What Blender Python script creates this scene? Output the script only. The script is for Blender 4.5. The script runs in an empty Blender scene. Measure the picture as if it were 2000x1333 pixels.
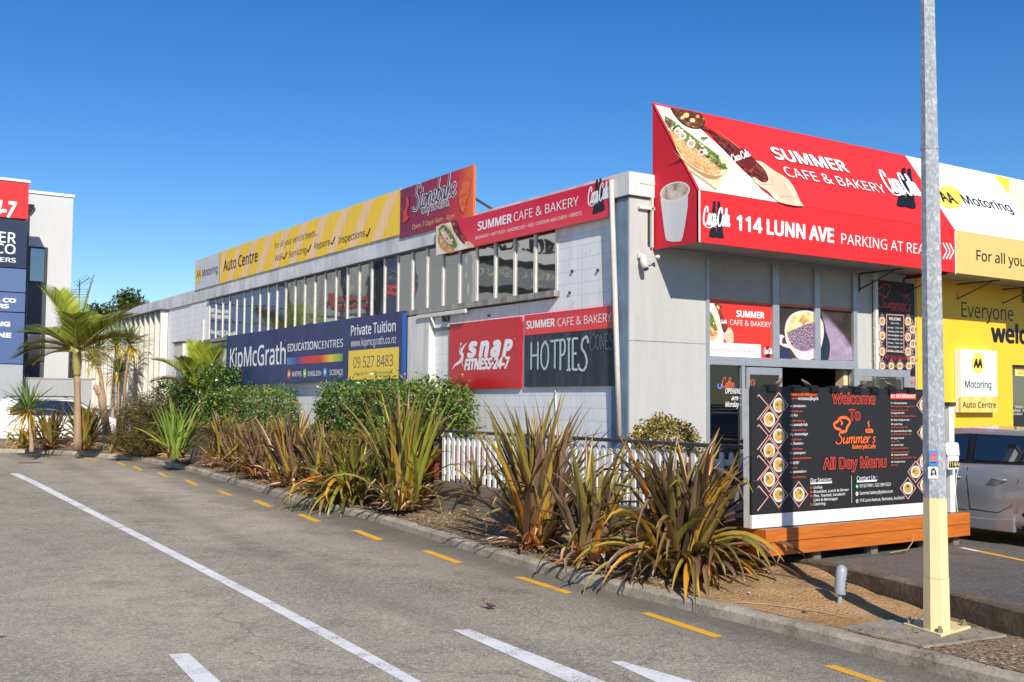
import bpy, math, random
import numpy as np
from mathutils import Vector, Matrix

# ------------------------------------------------------------------ camera, world, sun, exposure
scn = bpy.context.scene
COL = scn.collection
CAM = Vector((0.0, 0.0, 2.1))
YAW, PIT, ROL = math.radians(33.394), math.radians(3.242), math.radians(0.42)
FPX = 2080.0                                   # focal length in pixels of the 2000 px wide photograph
_f = Vector((math.sin(YAW)*math.cos(PIT), math.cos(YAW)*math.cos(PIT), math.sin(PIT)))
_r = Vector((math.cos(YAW), -math.sin(YAW), 0.0))
_u = _r.cross(_f)
R_ = math.cos(ROL)*_r + math.sin(ROL)*_u
U_ = -math.sin(ROL)*_r + math.cos(ROL)*_u
F_ = _f
cd = bpy.data.cameras.new('camera')
cd.sensor_width = 36.0
cd.lens = FPX/2000.0*36.0
cd.clip_start = 0.1
cd.clip_end = 3000.0
cam = bpy.data.objects.new('camera', cd)
COL.objects.link(cam)
M = Matrix((R_, U_, -F_)).transposed().to_4x4()
M.translation = CAM
cam.matrix_world = M
scn.camera = cam

SUN_AZ, SUN_EL = math.radians(20.0), math.radians(34.0)   # shadows run towards (sin, cos) of SUN_AZ
w = bpy.data.worlds.new('World')
scn.world = w
w.use_nodes = True
wn = w.node_tree
sky = wn.nodes.new('ShaderNodeTexSky')
sky.sky_type = 'NISHITA'
sky.sun_disc = False
sky.sun_elevation = SUN_EL
sky.sun_rotation = math.pi + SUN_AZ
sky.altitude = 700.0
sky.air_density = 1.0
sky.dust_density = 0.25
sky.ozone_density = 3.0
hs = wn.nodes.new('ShaderNodeHueSaturation')
hs.inputs['Saturation'].default_value = 1.36
hs.inputs['Hue'].default_value = 0.507
wn.links.new(sky.outputs[0], hs.inputs['Color'])
wn.links.new(hs.outputs[0], wn.nodes['Background'].inputs[0])
wn.nodes['Background'].inputs[1].default_value = 0.106
sl = bpy.data.lights.new('sun', 'SUN')
sl.energy = 4.5
sl.angle = math.radians(0.5)
sl.color = (1.0, 0.92, 0.80)
so = bpy.data.objects.new('sun', sl)
COL.objects.link(so)
so.location = (-20, -40, 40)
so.rotation_euler = Vector((math.sin(SUN_AZ)*math.cos(SUN_EL), math.cos(SUN_AZ)*math.cos(SUN_EL), -math.sin(SUN_EL))).to_track_quat('-Z', 'Y').to_euler()
scn.view_settings.view_transform = 'Standard'
scn.view_settings.look = 'None'
scn.view_settings.gamma = 1.0
scn.view_settings.exposure = 0.28

# ------------------------------------------------------------------ pixel of the photo -> point on a real plane
def ray(px, py):
    return R_*((px-1000.0)/FPX) - U_*((py-666.5)/FPX) + F_
def at_x(px, py, x):
    d = ray(px, py); return CAM + d*((x-CAM.x)/d.x)
def at_y(px, py, y):
    d = ray(px, py); return CAM + d*((y-CAM.y)/d.y)
def at_z(px, py, z):
    d = ray(px, py); return CAM + d*((z-CAM.z)/d.z)
def gz(y):                                      # the drive climbs gently away from the camera
    t = y-14.0
    return 0.0135*(t+math.sqrt(t*t+16.0))/2
def at_g(px, py, h=0.0):
    z = h
    for _ in range(50):
        q = at_z(px, py, z)
        y = q.y if 0 < q.y < 200 else 60.0
        z = 0.5*z + 0.5*(h+gz(y))
    return at_z(px, py, z)

# ------------------------------------------------------------------ objects
def tag(o, label, cat, group=None):
    o['label'] = label; o['category'] = cat
    if group: o['group'] = group
    return o
def thing(name, label, cat, loc=(0, 0, 0), rz=0.0, group=None):
    o = bpy.data.objects.new(name, None)
    o.empty_display_size = 0.2
    COL.objects.link(o)
    o.location = loc; o.rotation_euler = (0, 0, rz)
    return tag(o, label, cat, group)
def org(o):
    v = Vector((0, 0, 0))
    while o is not None:
        v += Vector(o.location); o = o.parent
    return v
def copy_tree(o, parent=None):
    c = o.copy(); COL.objects.link(c)
    if parent is not None: c.parent = parent
    for ch in list(o.children): copy_tree(ch, c)
    return c

class MB:
    """collects shapes in world coordinates, links them as one mesh"""
    def __init__(s): s.v = []; s.f = []; s.m = []; s.mi = 0
    def add(s, vs, fs):
        n = len(s.v); s.v += [tuple(v) for v in vs]
        for f in fs: s.f.append(tuple(i+n for i in f)); s.m.append(s.mi)
        return s
    def box(s, a, b):
        x0, x1 = sorted((a[0], b[0])); y0, y1 = sorted((a[1], b[1])); z0, z1 = sorted((a[2], b[2]))
        return s.add([(x0,y0,z0),(x1,y0,z0),(x1,y1,z0),(x0,y1,z0),(x0,y0,z1),(x1,y0,z1),(x1,y1,z1),(x0,y1,z1)],
              [(0,3,2,1),(4,5,6,7),(0,1,5,4),(1,2,6,5),(2,3,7,6),(3,0,4,7)])
    def quad(s, a, b, c, d): return s.add([a, b, c, d], [(0,1,2,3)])
    def prism(s, pts, off):
        """closed polygon pts extruded by vector off"""
        n = len(pts); off = Vector(off); P = [Vector(p) for p in pts]
        return s.add(P+[p+off for p in P], [tuple(range(n))[::-1], tuple(range(n, 2*n))]+[(i,(i+1)%n,n+(i+1)%n,n+i) for i in range(n)])
    def tube(s, path, rad, n=8, cap=True, rot=0.0):
        P = [Vector(p) for p in path]
        if not hasattr(rad, '__len__'): rad = [rad]*len(P)
        vs = []; up = None
        for i, p in enumerate(P):
            t = (P[min(i+1, len(P)-1)]-P[max(i-1, 0)]).normalized()
            if up is None:
                up = Vector((0,0,1)) if abs(t.z) < .9 else Vector((0,1,0))
            a = t.cross(up).normalized(); b = t.cross(a).normalized(); up = a.cross(t) if abs(t.z) < .9 else up
            for k in range(n):
                q = 2*math.pi*k/n+rot
                vs.append(p+(a*math.cos(q)+b*math.sin(q))*rad[i])
        fs = []
        for i in range(len(P)-1):
            for k in range(n):
                fs.append((i*n+k, i*n+(k+1)%n, (i+1)*n+(k+1)%n, (i+1)*n+k))
        if cap: fs += [tuple(range(n))[::-1], tuple(range((len(P)-1)*n, len(P)*n))]
        return s.add(vs, fs)
    def lathe(s, prof, c=(0,0,0), n=16, axis='z'):
        vs = []; c = Vector(c)
        for r, h in prof:
            for k in range(n):
                q = 2*math.pi*k/n
                a, b = r*math.cos(q), r*math.sin(q)
                vs.append(c+(Vector((a,b,h)) if axis=='z' else Vector((h,a,b)) if axis=='x' else Vector((a,h,b))))
        fs = [(i*n+k, i*n+(k+1)%n, (i+1)*n+(k+1)%n, (i+1)*n+k) for i in range(len(prof)-1) for k in range(n)]
        fs += [tuple(range(n))[::-1], tuple(range((len(prof)-1)*n, len(prof)*n))]
        return s.add(vs, fs)
    def build(s, name, mats, parent=None, smooth=False, origin=None, bevel=0.0):
        if not isinstance(mats, (list, tuple)): mats = [mats]
        if origin is None: origin = Vector((0,0,0))
        o0 = org(parent)+Vector(origin) if parent is not None else Vector(origin)
        me = bpy.data.meshes.new(name)
        me.from_pydata([(v[0]-o0.x, v[1]-o0.y, v[2]-o0.z) for v in s.v], [], s.f)
        for m in mats: me.materials.append(m)
        if len(mats) > 1: me.polygons.foreach_set('material_index', s.m)
        if smooth: me.polygons.foreach_set('use_smooth', [True]*len(me.polygons))
        me.update()
        o = bpy.data.objects.new(name, me); COL.objects.link(o)
        o.location = origin
        if parent is not None: o.parent = parent
        if bevel:
            b = o.modifiers.new('bevel', 'BEVEL'); b.width = bevel; b.segments = 2; b.limit_method = 'ANGLE'
        return o
def struct(o): o['kind'] = 'structure'; return o
def np_mesh(name, V, F, mat, parent=None, origin=None, smooth=False):
    o0 = org(parent) if parent is not None else Vector((0,0,0))
    if origin is not None: o0 = o0+Vector(origin)
    V = np.asarray(V, dtype=np.float32).reshape(-1, 3)-np.array(o0, dtype=np.float32)
    F = np.asarray(F, dtype=np.int32); k = F.shape[1]
    me = bpy.data.meshes.new(name)
    me.vertices.add(len(V)); me.vertices.foreach_set('co', V.ravel())
    me.loops.add(F.size); me.loops.foreach_set('vertex_index', F.ravel())
    me.polygons.add(len(F)); me.polygons.foreach_set('loop_start', np.arange(0, F.size, k, dtype=np.int32))
    me.polygons.foreach_set('loop_total', np.full(len(F), k, dtype=np.int32))
    if smooth: me.polygons.foreach_set('use_smooth', np.ones(len(F), dtype=bool))
    me.update(calc_edges=True); me.validate()
    me.materials.append(mat)
    o = bpy.data.objects.new(name, me); COL.objects.link(o)
    if origin is not None: o.location = origin
    if parent is not None: o.parent = parent
    return o
# ------------------------------------------------------------------ procedural materials
def srgb(r, g, b):
    f = lambda c: (c/255/12.92 if c <= 10.31 else ((c/255+.055)/1.055)**2.4)
    return (f(r), f(g), f(b), 1.0)
class NT:
    def __init__(s, name):
        s.mat = bpy.data.materials.new(name); s.mat.use_nodes = True
        s.t = s.mat.node_tree; s.b = s.t.nodes['Principled BSDF']
        s.out = s.t.nodes['Material Output']
        s.geo = s.t.nodes.new('ShaderNodeNewGeometry')
    def n(s, typ, **kw):
        nd = s.t.nodes.new(typ)
        for k, v in kw.items():
            if k.startswith('i_'): nd.inputs[k[2:].replace('_', ' ')].default_value = v
            else: setattr(nd, k, v)
        return nd
    def l(s, a, b): s.t.links.new(a, b)
    def pos(s, scale=(1,1,1), rot=(0,0,0)):
        m = s.n('ShaderNodeMapping'); m.inputs['Scale'].default_value = scale; m.inputs['Rotation'].default_value = rot
        s.l(s.geo.outputs['Position'], m.inputs['Vector']); return m.outputs[0]
    def noise(s, scale, detail=4, rough=.55, vec=None):
        nd = s.n('ShaderNodeTexNoise'); nd.inputs['Scale'].default_value = scale
        nd.inputs['Detail'].default_value = detail; nd.inputs['Roughness'].default_value = rough
        s.l(vec if vec is not None else s.geo.outputs['Position'], nd.inputs['Vector']); return nd.outputs['Fac']
    def ramp(s, fac, stops, interp='LINEAR'):
        r = s.n('ShaderNodeValToRGB'); e = r.color_ramp; e.interpolation = interp
        while len(e.elements) < len(stops): e.elements.new(.5)
        for el, (p, c) in zip(e.elements, stops):
            el.position = p; el.color = c if hasattr(c, '__len__') else (c, c, c, 1)
        s.l(fac, r.inputs[0]); return r.outputs[0]
    def mix(s, fac, a, b, mode='MIX'):
        m = s.n('ShaderNodeMix', data_type='RGBA', blend_type=mode)
        for v, sock in ((fac, m.inputs[0]), (a, m.inputs[6]), (b, m.inputs[7])):
            if hasattr(v, 'links'): s.l(v, sock)
            else: sock.default_value = v
        return m.outputs[2]
    def math(s, op, a, b=0.0):
        m = s.n('ShaderNodeMath', operation=op)
        for v, sock in ((a, m.inputs[0]), (b, m.inputs[1])):
            if hasattr(v, 'links'): s.l(v, sock)
            else: sock.default_value = v
        return m.outputs[0]
    def bump(s, h, strength=.3, dist=.01):
        b = s.n('ShaderNodeBump'); b.inputs['Strength'].default_value = strength; b.inputs['Distance'].default_value = dist
        s.l(h, b.inputs['Height']); s.l(b.outputs[0], s.b.inputs['Normal']); return b
    def col(s, c):
        if hasattr(c, 'links'): s.l(c, s.b.inputs['Base Color'])
        else: s.b.inputs['Base Color'].default_value = c
    def p(s, **kw):
        for k, v in kw.items(): s.b.inputs[k.replace('_', ' ')].default_value = v
        return s
_mc = {}
def paint(name, c, rough=.5, var=.12, scale=3.0, bump=0.0, metal=0.0, coat=0.0, spec=.5):
    """plain painted or printed surface with slight uneven wear"""
    if name in _mc: return _mc[name]
    m = NT(name)
    c = tuple(c)
    lo = tuple(x*(1-var) for x in c[:3])+(1,); hi = tuple(min(1, x*(1+var*.6)) for x in c[:3])+(1,)
    fac = m.noise(scale, 6, .6)
    m.col(m.ramp(fac, [(.3, lo), (.7, hi)]))
    m.p(Roughness=rough, Metallic=metal, Coat_Weight=coat, Specular_IOR_Level=spec)
    if bump: m.bump(m.noise(scale*12, 3), bump, .01)
    _mc[name] = m.mat
    return m.mat
def vinyl(r, g, b, rough=.45, var=.05):
    return paint('vinyl_%d_%d_%d' % (r, g, b), srgb(r, g, b), rough, var, 4.0)

def m_block():
    m = NT('painted_concrete_block')
    sx = m.n('ShaderNodeSeparateXYZ'); m.l(m.geo.outputs['Position'], sx.inputs[0])
    cx = m.n('ShaderNodeCombineXYZ'); m.l(sx.outputs[1], cx.inputs[0]); m.l(sx.outputs[2], cx.inputs[1])
    br = m.n('ShaderNodeTexBrick'); m.l(cx.outputs[0], br.inputs['Vector'])
    br.inputs['Scale'].default_value = 1.0; br.inputs['Brick Width'].default_value = .4; br.inputs['Row Height'].default_value = .2
    br.inputs['Mortar Size'].default_value = .008; br.inputs['Mortar Smooth'].default_value = .3
    br.inputs['Color1'].default_value = (.86, .868, .872, 1); br.inputs['Color2'].default_value = (.83, .838, .845, 1); br.inputs['Mortar'].default_value = (.66, .67, .68, 1)
    st = m.noise(1.0, 5, .6, m.pos((1, 5, .45)))
    c = m.mix(m.ramp(st, [(.35, 0.0), (.72, .6)]), br.outputs['Color'], (.70, .705, .71, 1))
    run = m.noise(1.0, 5, .7, m.pos((1, 9, .25)))
    c = m.mix(m.ramp(run, [(.56, 0.0), (.72, .5)]), c, (.44, .42, .38, 1))
    d = m.noise(2.4, 6, .7)
    c = m.mix(m.ramp(d, [(.56, 0.0), (.74, .5)]), c, (.46, .44, .40, 1))
    m.col(c); m.p(Roughness=.7)
    h = m.mix(.9, m.noise(60, 3), br.outputs['Fac'])
    b = m.bump(m.math('SUBTRACT', m.noise(45, 3), m.math('MULTIPLY', br.outputs['Fac'], 1.2)), .22, .006)
    return m.mat
def m_render(name, c, dark, streak=.5, sc=(5, 5, .5)):
    """weathered painted plaster with vertical run marks"""
    m = NT(name)
    st = m.noise(1.0, 6, .65, m.pos(sc))
    c1 = m.mix(m.ramp(st, [(.4, 0.0), (.75, streak)]), c, dark)
    d = m.noise(5.0, 8, .75)
    c1 = m.mix(m.ramp(d, [(.58, 0.0), (.75, .5*streak+.1)]), c1, tuple(x*.55 for x in dark[:3])+(1,))
    m.col(c1); m.p(Roughness=.75); m.bump(m.noise(40, 4), .25, .01)
    return m.mat
def m_asphalt(name, base, patch, speck, dark, gutter=False):
    m = NT(name)
    big = m.noise(.28, 6, .62, m.pos((1.4, .5, 1)))
    mid = m.noise(1.6, 6, .68)
    stain = m.noise(.55, 7, .7, m.pos((1, .8, 1), (0, 0, .5)))
    fine = m.n('ShaderNodeTexVoronoi'); fine.inputs['Scale'].default_value = 48.0
    m.l(m.geo.outputs['Position'], fine.inputs['Vector'])
    fine2 = m.n('ShaderNodeTexVoronoi'); fine2.inputs['Scale'].default_value = 95.0
    m.l(m.geo.outputs['Position'], fine2.inputs['Vector'])
    c = m.mix(m.ramp(big, [(.36, 0.0), (.62, 1.0)]), base, patch)
    c = m.mix(m.ramp(mid, [(.45, 0.0), (.75, .45)]), c, dark)
    c = m.mix(m.ramp(stain, [(.54, 0.0), (.66, .5)]), c, dark)
    sp = m.n('ShaderNodeSeparateColor'); m.l(fine.outputs['Color'], sp.inputs[0])
    sp2 = m.n('ShaderNodeSeparateColor'); m.l(fine2.outputs['Color'], sp2.inputs[0])
    c = m.mix(m.ramp(sp.outputs[0], [(.45, 0.0), (.95, .5)]), c, speck)
    c = m.mix(m.ramp(sp2.outputs[1], [(.5, 0.0), (.95, .6)]), c, dark)
    # tar spots and hairline cracks
    spot = m.n('ShaderNodeTexVoronoi'); spot.inputs['Scale'].default_value = .9; m.l(m.geo.outputs['Position'], spot.inputs['Vector'])
    so_ = m.math('ADD', spot.outputs['Distance'], m.math('MULTIPLY', m.noise(14, 3), .05))
    c = m.mix(m.ramp(so_, [(.055, .8), (.075, 0.0)]), c, tuple(x*.45 for x in dark[:3])+(1,))
    crk = m.n('ShaderNodeTexVoronoi', feature='DISTANCE_TO_EDGE'); crk.inputs['Scale'].default_value = .2
    wv = m.n('ShaderNodeVectorMath', operation='ADD'); wn_ = m.n('ShaderNodeTexNoise'); wn_.inputs['Scale'].default_value = 1.2; wn_.inputs['Detail'].default_value = 6
    m.l(m.geo.outputs['Position'], wn_.inputs['Vector']); m.l(m.geo.outputs['Position'], wv.inputs[0]); m.l(wn_.outputs['Color'], wv.inputs[1])
    m.l(wv.outputs[0], crk.inputs['Vector'])
    c = m.mix(m.ramp(crk.outputs['Distance'], [(0.0, .5), (.004, 0.0)]), c, dark)
    if gutter:      # grit and damp stain collected along the kerb line, and two faint wheel tracks
        sx = m.n('ShaderNodeSeparateXYZ'); m.l(m.geo.outputs['Position'], sx.inputs[0])
        k = m.math('SUBTRACT', sx.outputs[0], m.math('MULTIPLY', m.math('MAXIMUM', m.math('SUBTRACT', sx.outputs[1], 10.0), 0.0), .05))
        k = m.math('ADD', k, m.math('MULTIPLY', m.noise(.9, 5), .5))
        c = m.mix(m.ramp(m.math('MULTIPLY', k, .1), [(.68, 0.0), (.745, .62), (.79, .72)]), c, tuple(x*.8 for x in dark[:3])+(1,))
        for tx in (5.1, 6.55):
            d = m.math('ABSOLUTE', m.math('SUBTRACT', k, tx+.25))
            c = m.mix(m.ramp(d, [(.08, .22), (.36, 0.0)]), c, dark)
    m.col(c); m.p(Roughness=.85, Specular_IOR_Level=.3)
    m.bump(fine.outputs['Distance'], .4, .006)
    return m.mat
def m_line(name, c, worn):
    """road paint worn through to the asphalt in flecks"""
    m = NT(name)
    a, b = m.noise(3.0, 6, .7), m.noise(55, 4, .7)
    k = m.math('ADD', m.math('MULTIPLY', a, .45), m.math('MULTIPLY', b, .55))
    cc = m.mix(m.ramp(m.noise(1.5, 5), [(.35, 0.0), (.75, .3)]), c, tuple(x*.72 for x in c[:3])+(1,))
    m.col(m.mix(m.ramp(k, [(.52, 0.0), (.6, .9)]), cc, worn)); m.p(Roughness=.75); m.bump(b, .3, .004)
    return m.mat
def m_soil(name, stops, chip):
    m = NT(name)
    a = m.noise(1.1, 6, .65); b = m.noise(18, 6, .75)
    c = m.ramp(m.math('ADD', m.math('MULTIPLY', a, .6), m.math('MULTIPLY', b, .4)), stops)
    v = m.n('ShaderNodeTexVoronoi'); v.inputs['Scale'].default_value = 30.0; m.l(m.geo.outputs['Position'], v.inputs['Vector'])
    s = m.n('ShaderNodeSeparateColor'); m.l(v.outputs['Color'], s.inputs[0])
    c = m.mix(m.ramp(s.outputs[0], [(.8, 0.0), (.95, .7)]), c, chip)
    m.col(c); m.p(Roughness=.95, Specular_IOR_Level=.15)
    m.bump(m.math('ADD', b, m.math('MULTIPLY', v.outputs['Distance'], .6)), .9, .03)
    return m.mat
def m_leaf(name, stops, trans=.28, rough=.45, tipdark=None):
    m = NT(name)
    rnd = m.geo.outputs['Random Per Island']
    c = m.ramp(rnd, stops)
    nz = m.noise(9, 3)
    c = m.mix(m.ramp(nz, [(.3, 0.0), (.8, .35)]), c, m.mix(.5, c, (.02, .02, .005, 1)))
    m.col(c); m.p(Roughness=rough, Specular_IOR_Level=.4)
    tr = m.n('ShaderNodeBsdfTranslucent'); m.l(c, tr.inputs['Color'])
    mx = m.n('ShaderNodeMixShader'); mx.inputs[0].default_value = trans
    m.l(m.b.outputs[0], mx.inputs[1]); m.l(tr.outputs[0], mx.inputs[2]); m.l(mx.outputs[0], m.out.inputs['Surface'])
    return m.mat
def m_wood(name, c, dark, sc=(1.0, 14, 14), rough=.55, bump=.3):
    m = NT(name)
    n1 = m.noise(3.0, 6, .65, m.pos(sc)); n2 = m.noise(1.3, 3)
    cc = m.mix(m.ramp(n1, [(.35, 0.0), (.7, .8)]), c, dark)
    cc = m.mix(m.ramp(n2, [(.4, 0.0), (.8, .35)]), cc, dark)
    m.col(cc); m.p(Roughness=rough); m.bump(n1, bump, .006)
    return m.mat
def m_glass(name, refl=.5, base=(.02, .025, .03, 1), wob=.0, tint=(.9, .93, .95, 1)):
    m = NT(name)
    m.col(base); m.p(Roughness=.05)
    g = m.n('ShaderNodeBsdfGlossy'); g.inputs['Color'].default_value = tint; g.inputs['Roughness'].default_value = .015
    mx = m.n('ShaderNodeMixShader'); mx.inputs[0].default_value = refl
    m.l(m.b.outputs[0], mx.inputs[1]); m.l(g.outputs[0], mx.inputs[2]); m.l(mx.outputs[0], m.out.inputs['Surface'])
    if wob:
        b = m.bump(m.noise(1.1, 2, .4), wob, .05); m.l(b.outputs[0], g.inputs['Normal'])
    return m.mat
def m_pane(name):
    """see-through shop window glass"""
    m = NT(name)
    t = m.n('ShaderNodeBsdfTransparent'); t.inputs['Color'].default_value = (.55, .6, .6, 1)
    g = m.n('ShaderNodeBsdfGlossy'); g.inputs['Roughness'].default_value = .01
    mx = m.n('ShaderNodeMixShader'); lw = m.n('ShaderNodeLayerWeight'); lw.inputs['Blend'].default_value = .28
    m.l(m.math('ADD', lw.outputs['Fresnel'], .06), mx.inputs[0]); m.l(t.outputs[0], mx.inputs[1]); m.l(g.outputs[0], mx.inputs[2])
    m.l(mx.outputs[0], m.out.inputs['Surface'])
    return m.mat
def m_galv():
    m = NT('galvanised_steel')
    v = m.n('ShaderNodeTexVoronoi'); v.inputs['Scale'].default_value = 60.0
    m.l(m.pos((1, 1, .55)), v.inputs['Vector'])
    s = m.n('ShaderNodeSeparateColor'); m.l(v.outputs['Color'], s.inputs[0])
    c = m.ramp(s.outputs[0], [(.1, srgb(158, 162, 166)), (.6, srgb(174, 178, 182)), (.95, srgb(196, 198, 198))])
    n = m.noise(7, 5, .7, m.pos((1, 1, 1.6)))
    c = m.mix(m.ramp(n, [(.58, 0.0), (.64, .75)]), c, srgb(216, 216, 212))
    m.col(c); m.p(Metallic=.25, Roughness=.5)
    return m.mat
def m_grad(name, axis, stops, rough=.45, speck=None):
    """colour blend along a world axis: stops are (metres, colour)"""
    m = NT(name)
    sx = m.n('ShaderNodeSeparateXYZ'); m.l(m.geo.outputs['Position'], sx.inputs[0])
    a, b = stops[0][0], stops[-1][0]
    mr = m.n('ShaderNodeMapRange'); mr.inputs['From Min'].default_value = a; mr.inputs['From Max'].default_value = b
    m.l(sx.outputs[axis], mr.inputs['Value'])
    c = m.ramp(mr.outputs[0], [((p-a)/(b-a), k) for p, k in stops])
    if speck:
        v = m.noise(speck[0], 3, .6); c = m.mix(m.ramp(v, [(speck[1], 0.0), (speck[1]+.08, 1.0)]), c, speck[2])
    m.col(c); m.p(Roughness=rough)
    return m.mat
def m_mottle(name, stops, scale=14.0, rough=.5):
    """printed picture texture: patches of a few colours"""
    if name in _mc: return _mc[name]
    m = NT(name)
    m.col(m.ramp(m.noise(scale, 5, .7), stops)); m.p(Roughness=rough)
    _mc[name] = m.mat
    return m.mat
def m_emit(name, c, k):
    m = NT(name); m.col(c)
    m.b.inputs['Emission Color'].default_value = c; m.b.inputs['Emission Strength'].default_value = k
    return m.mat

BLOCK = m_block()
FRONT = m_render('white_painted_panel', srgb(188, 188, 185), srgb(158, 157, 152), .4)
CONC = m_render('weathered_parapet_paint', srgb(218, 220, 222), srgb(150, 150, 146), .8, (2.2, 2.2, .8))
SILL = m_render('stained_sill_concrete', srgb(165, 160, 152), srgb(84, 78, 70), 1.0)
WHITE = paint('white_paint', srgb(232, 232, 228), .5, .08, 6.0)
OFFWHITE = paint('weathered_white_paint', srgb(215, 212, 204), .6, .16, 7.0)
MULL = paint('cream_window_bar', srgb(222, 217, 206), .5, .15, 9.0)
BLUEGREY = paint('blue_grey_steel', srgb(112, 134, 158), .45, .3, 3.0)
DARK = paint('gap_shade_dark', srgb(46, 46, 48), .8, .2)
BLACK = paint('black_plastic', srgb(24, 24, 26), .45, .2, 12)
CHARC = paint('charcoal_paint', srgb(62, 62, 64), .5, .15, 7)
SOFFIT = paint('soffit_board', srgb(150, 150, 148), .7, .1)
ALU = paint('aluminium_frame', srgb(176, 180, 184), .38, .1, 5, metal=.45)
GREYPANEL = paint('grey_brown_panel', srgb(176, 170, 162), .55, .12, 4)
FACADEGLASS = m_glass('reflective_window_film', .5, (.075, .08, .078, 1), .1, (.66, .685, .68, 1))
DARKGLASS = m_glass('dark_window_glass', .28, (.012, .015, .018, 1), .04)
SHOPGLASS = m_pane('shop_window_glass')
YELLOW = paint('yellow_wall_paint', srgb(250, 198, 52), .5, .05, 3)
GALV = m_galv()
CREAM = paint('cream_pole_paint', srgb(236, 214, 160), .45, .08, 4)
RED = m_render('sign_red', srgb(216, 35, 41), srgb(186, 34, 36), .4, (2.4, 2.4, .35))
DKRED = m_render('side_sign_red', srgb(214, 26, 48), srgb(176, 24, 42), .4, (2.4, 2.4, .35))
ASPH = m_asphalt('old_pale_asphalt', (.45, .40, .31, 1), (.30, .272, .215, 1), (.68, .605, .465, 1), (.10, .091, .078, 1), True)
ASPH2 = m_asphalt('dark_car_park_asphalt', (.155, .138, .12, 1), (.125, .112, .10, 1), (.24, .22, .20, 1), (.05, .05, .05, 1))
def m_rough(name, stops, scale=3.0):
    m = NT(name)
    a, b = m.noise(scale, 7, .7), m.noise(scale*14, 5, .7)
    m.col(m.ramp(m.math('ADD', m.math('MULTIPLY', a, .62), m.math('MULTIPLY', b, .38)), stops)); m.p(Roughness=.9, Specular_IOR_Level=.25)
    m.bump(b, .5, .01); return m.mat
KERBM = m_rough('kerb_concrete', [(.32, srgb(98,90,76)), (.45, srgb(150,141,124)), (.6, srgb(184,174,156))], 2.2)
SOIL = m_soil('bark_and_soil', [(.3, srgb(98, 72, 48)), (.5, srgb(156, 120, 82)), (.7, srgb(196, 156, 108))], srgb(196, 178, 150))
TIMBER_O = m_wood('stained_orange_timber', srgb(206, 118, 44), srgb(164, 82, 26), rough=.42, bump=.15)
TIMBER_G = m_wood('weathered_grey_timber', srgb(140, 128, 112), srgb(82, 72, 60), (14, .8, 14), .85)
TIMBER_R = m_wood('red_stained_timber', srgb(128, 60, 46), srgb(88, 36, 28), (14, .8, 14), .7)
LINEW = m_line('white_road_paint', srgb(232, 232, 230), (.3, .27, .22, 1))
LINEY = m_line('yellow_road_paint', srgb(240, 178, 28), (.3, .27, .22, 1))
# ------------------------------------------------------------------ signs: lettering and prints laid on real planes
class Plane:
    def __init__(s, O, U, V):
        s.O = Vector(O); s.U = Vector(U).normalized(); s.V = Vector(V).normalized(); s.N = s.U.cross(s.V)
    def uv(s, p):
        d = ray(p[0], p[1]); t = (s.O-CAM).dot(s.N)/d.dot(s.N)
        q = CAM+d*t-s.O
        return (q.dot(s.U), q.dot(s.V))
    def w(s, u, v, l=0.0): return s.O+s.U*u+s.V*v+s.N*l
def wall_x(x): return Plane((x,0,0), (0,-1,0), (0,0,1))
def wall_y(y): return Plane((0,y,0), (1,0,0), (0,0,1))

_tx = {}
try:      # Blender's own grotesque, else its built-in face
    FONT = bpy.data.fonts.load(bpy.utils.system_resource('DATAFILES', path='fonts')+'/NotoSansHebrew-Regular.woff2')
except Exception:
    FONT = None
def text_mesh(s, weight=0.0, shear=0.0, outline=0.0, space=1.0):
    """outline letters as flat faces; heavier weights are built from stacked shifted layers"""
    k = (s, weight, shear)
    if k in _tx: return _tx[k]
    cu = bpy.data.curves.new('lettering', 'FONT'); cu.body = s; cu.shear = shear; cu.resolution_u = 3
    if FONT and all(ord(c) < 0x500 or c == '\u2022' or c == '\u2122' for c in s): cu.font = FONT
    ob = bpy.data.objects.new('lettering', cu)
    me = bpy.data.meshes.new_from_object(ob)
    V = np.array([v.co[:] for v in me.vertices]).reshape(-1, 3); F = [tuple(p.vertices) for p in me.polygons]
    bpy.data.objects.remove(ob); bpy.data.curves.remove(cu); bpy.data.meshes.remove(me)
    if weight > .003:
        n = len(V); L = []; G = []
        m = 8 if weight > .02 else 4
        for q in range(m):
            a = 2*math.pi*(q+.5)/m; r = weight*1.15*(1.2 if m == 8 else 1.0)
            L.append(V+np.array([r*math.cos(a), r*.8*math.sin(a), .0003*q])); G += [tuple(i+q*n for i in f) for f in F]
        V = np.concatenate(L); F = G
    _tx[k] = (V, F); return V, F
CAPH = text_mesh('H')[0][:, 1].max()

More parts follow.
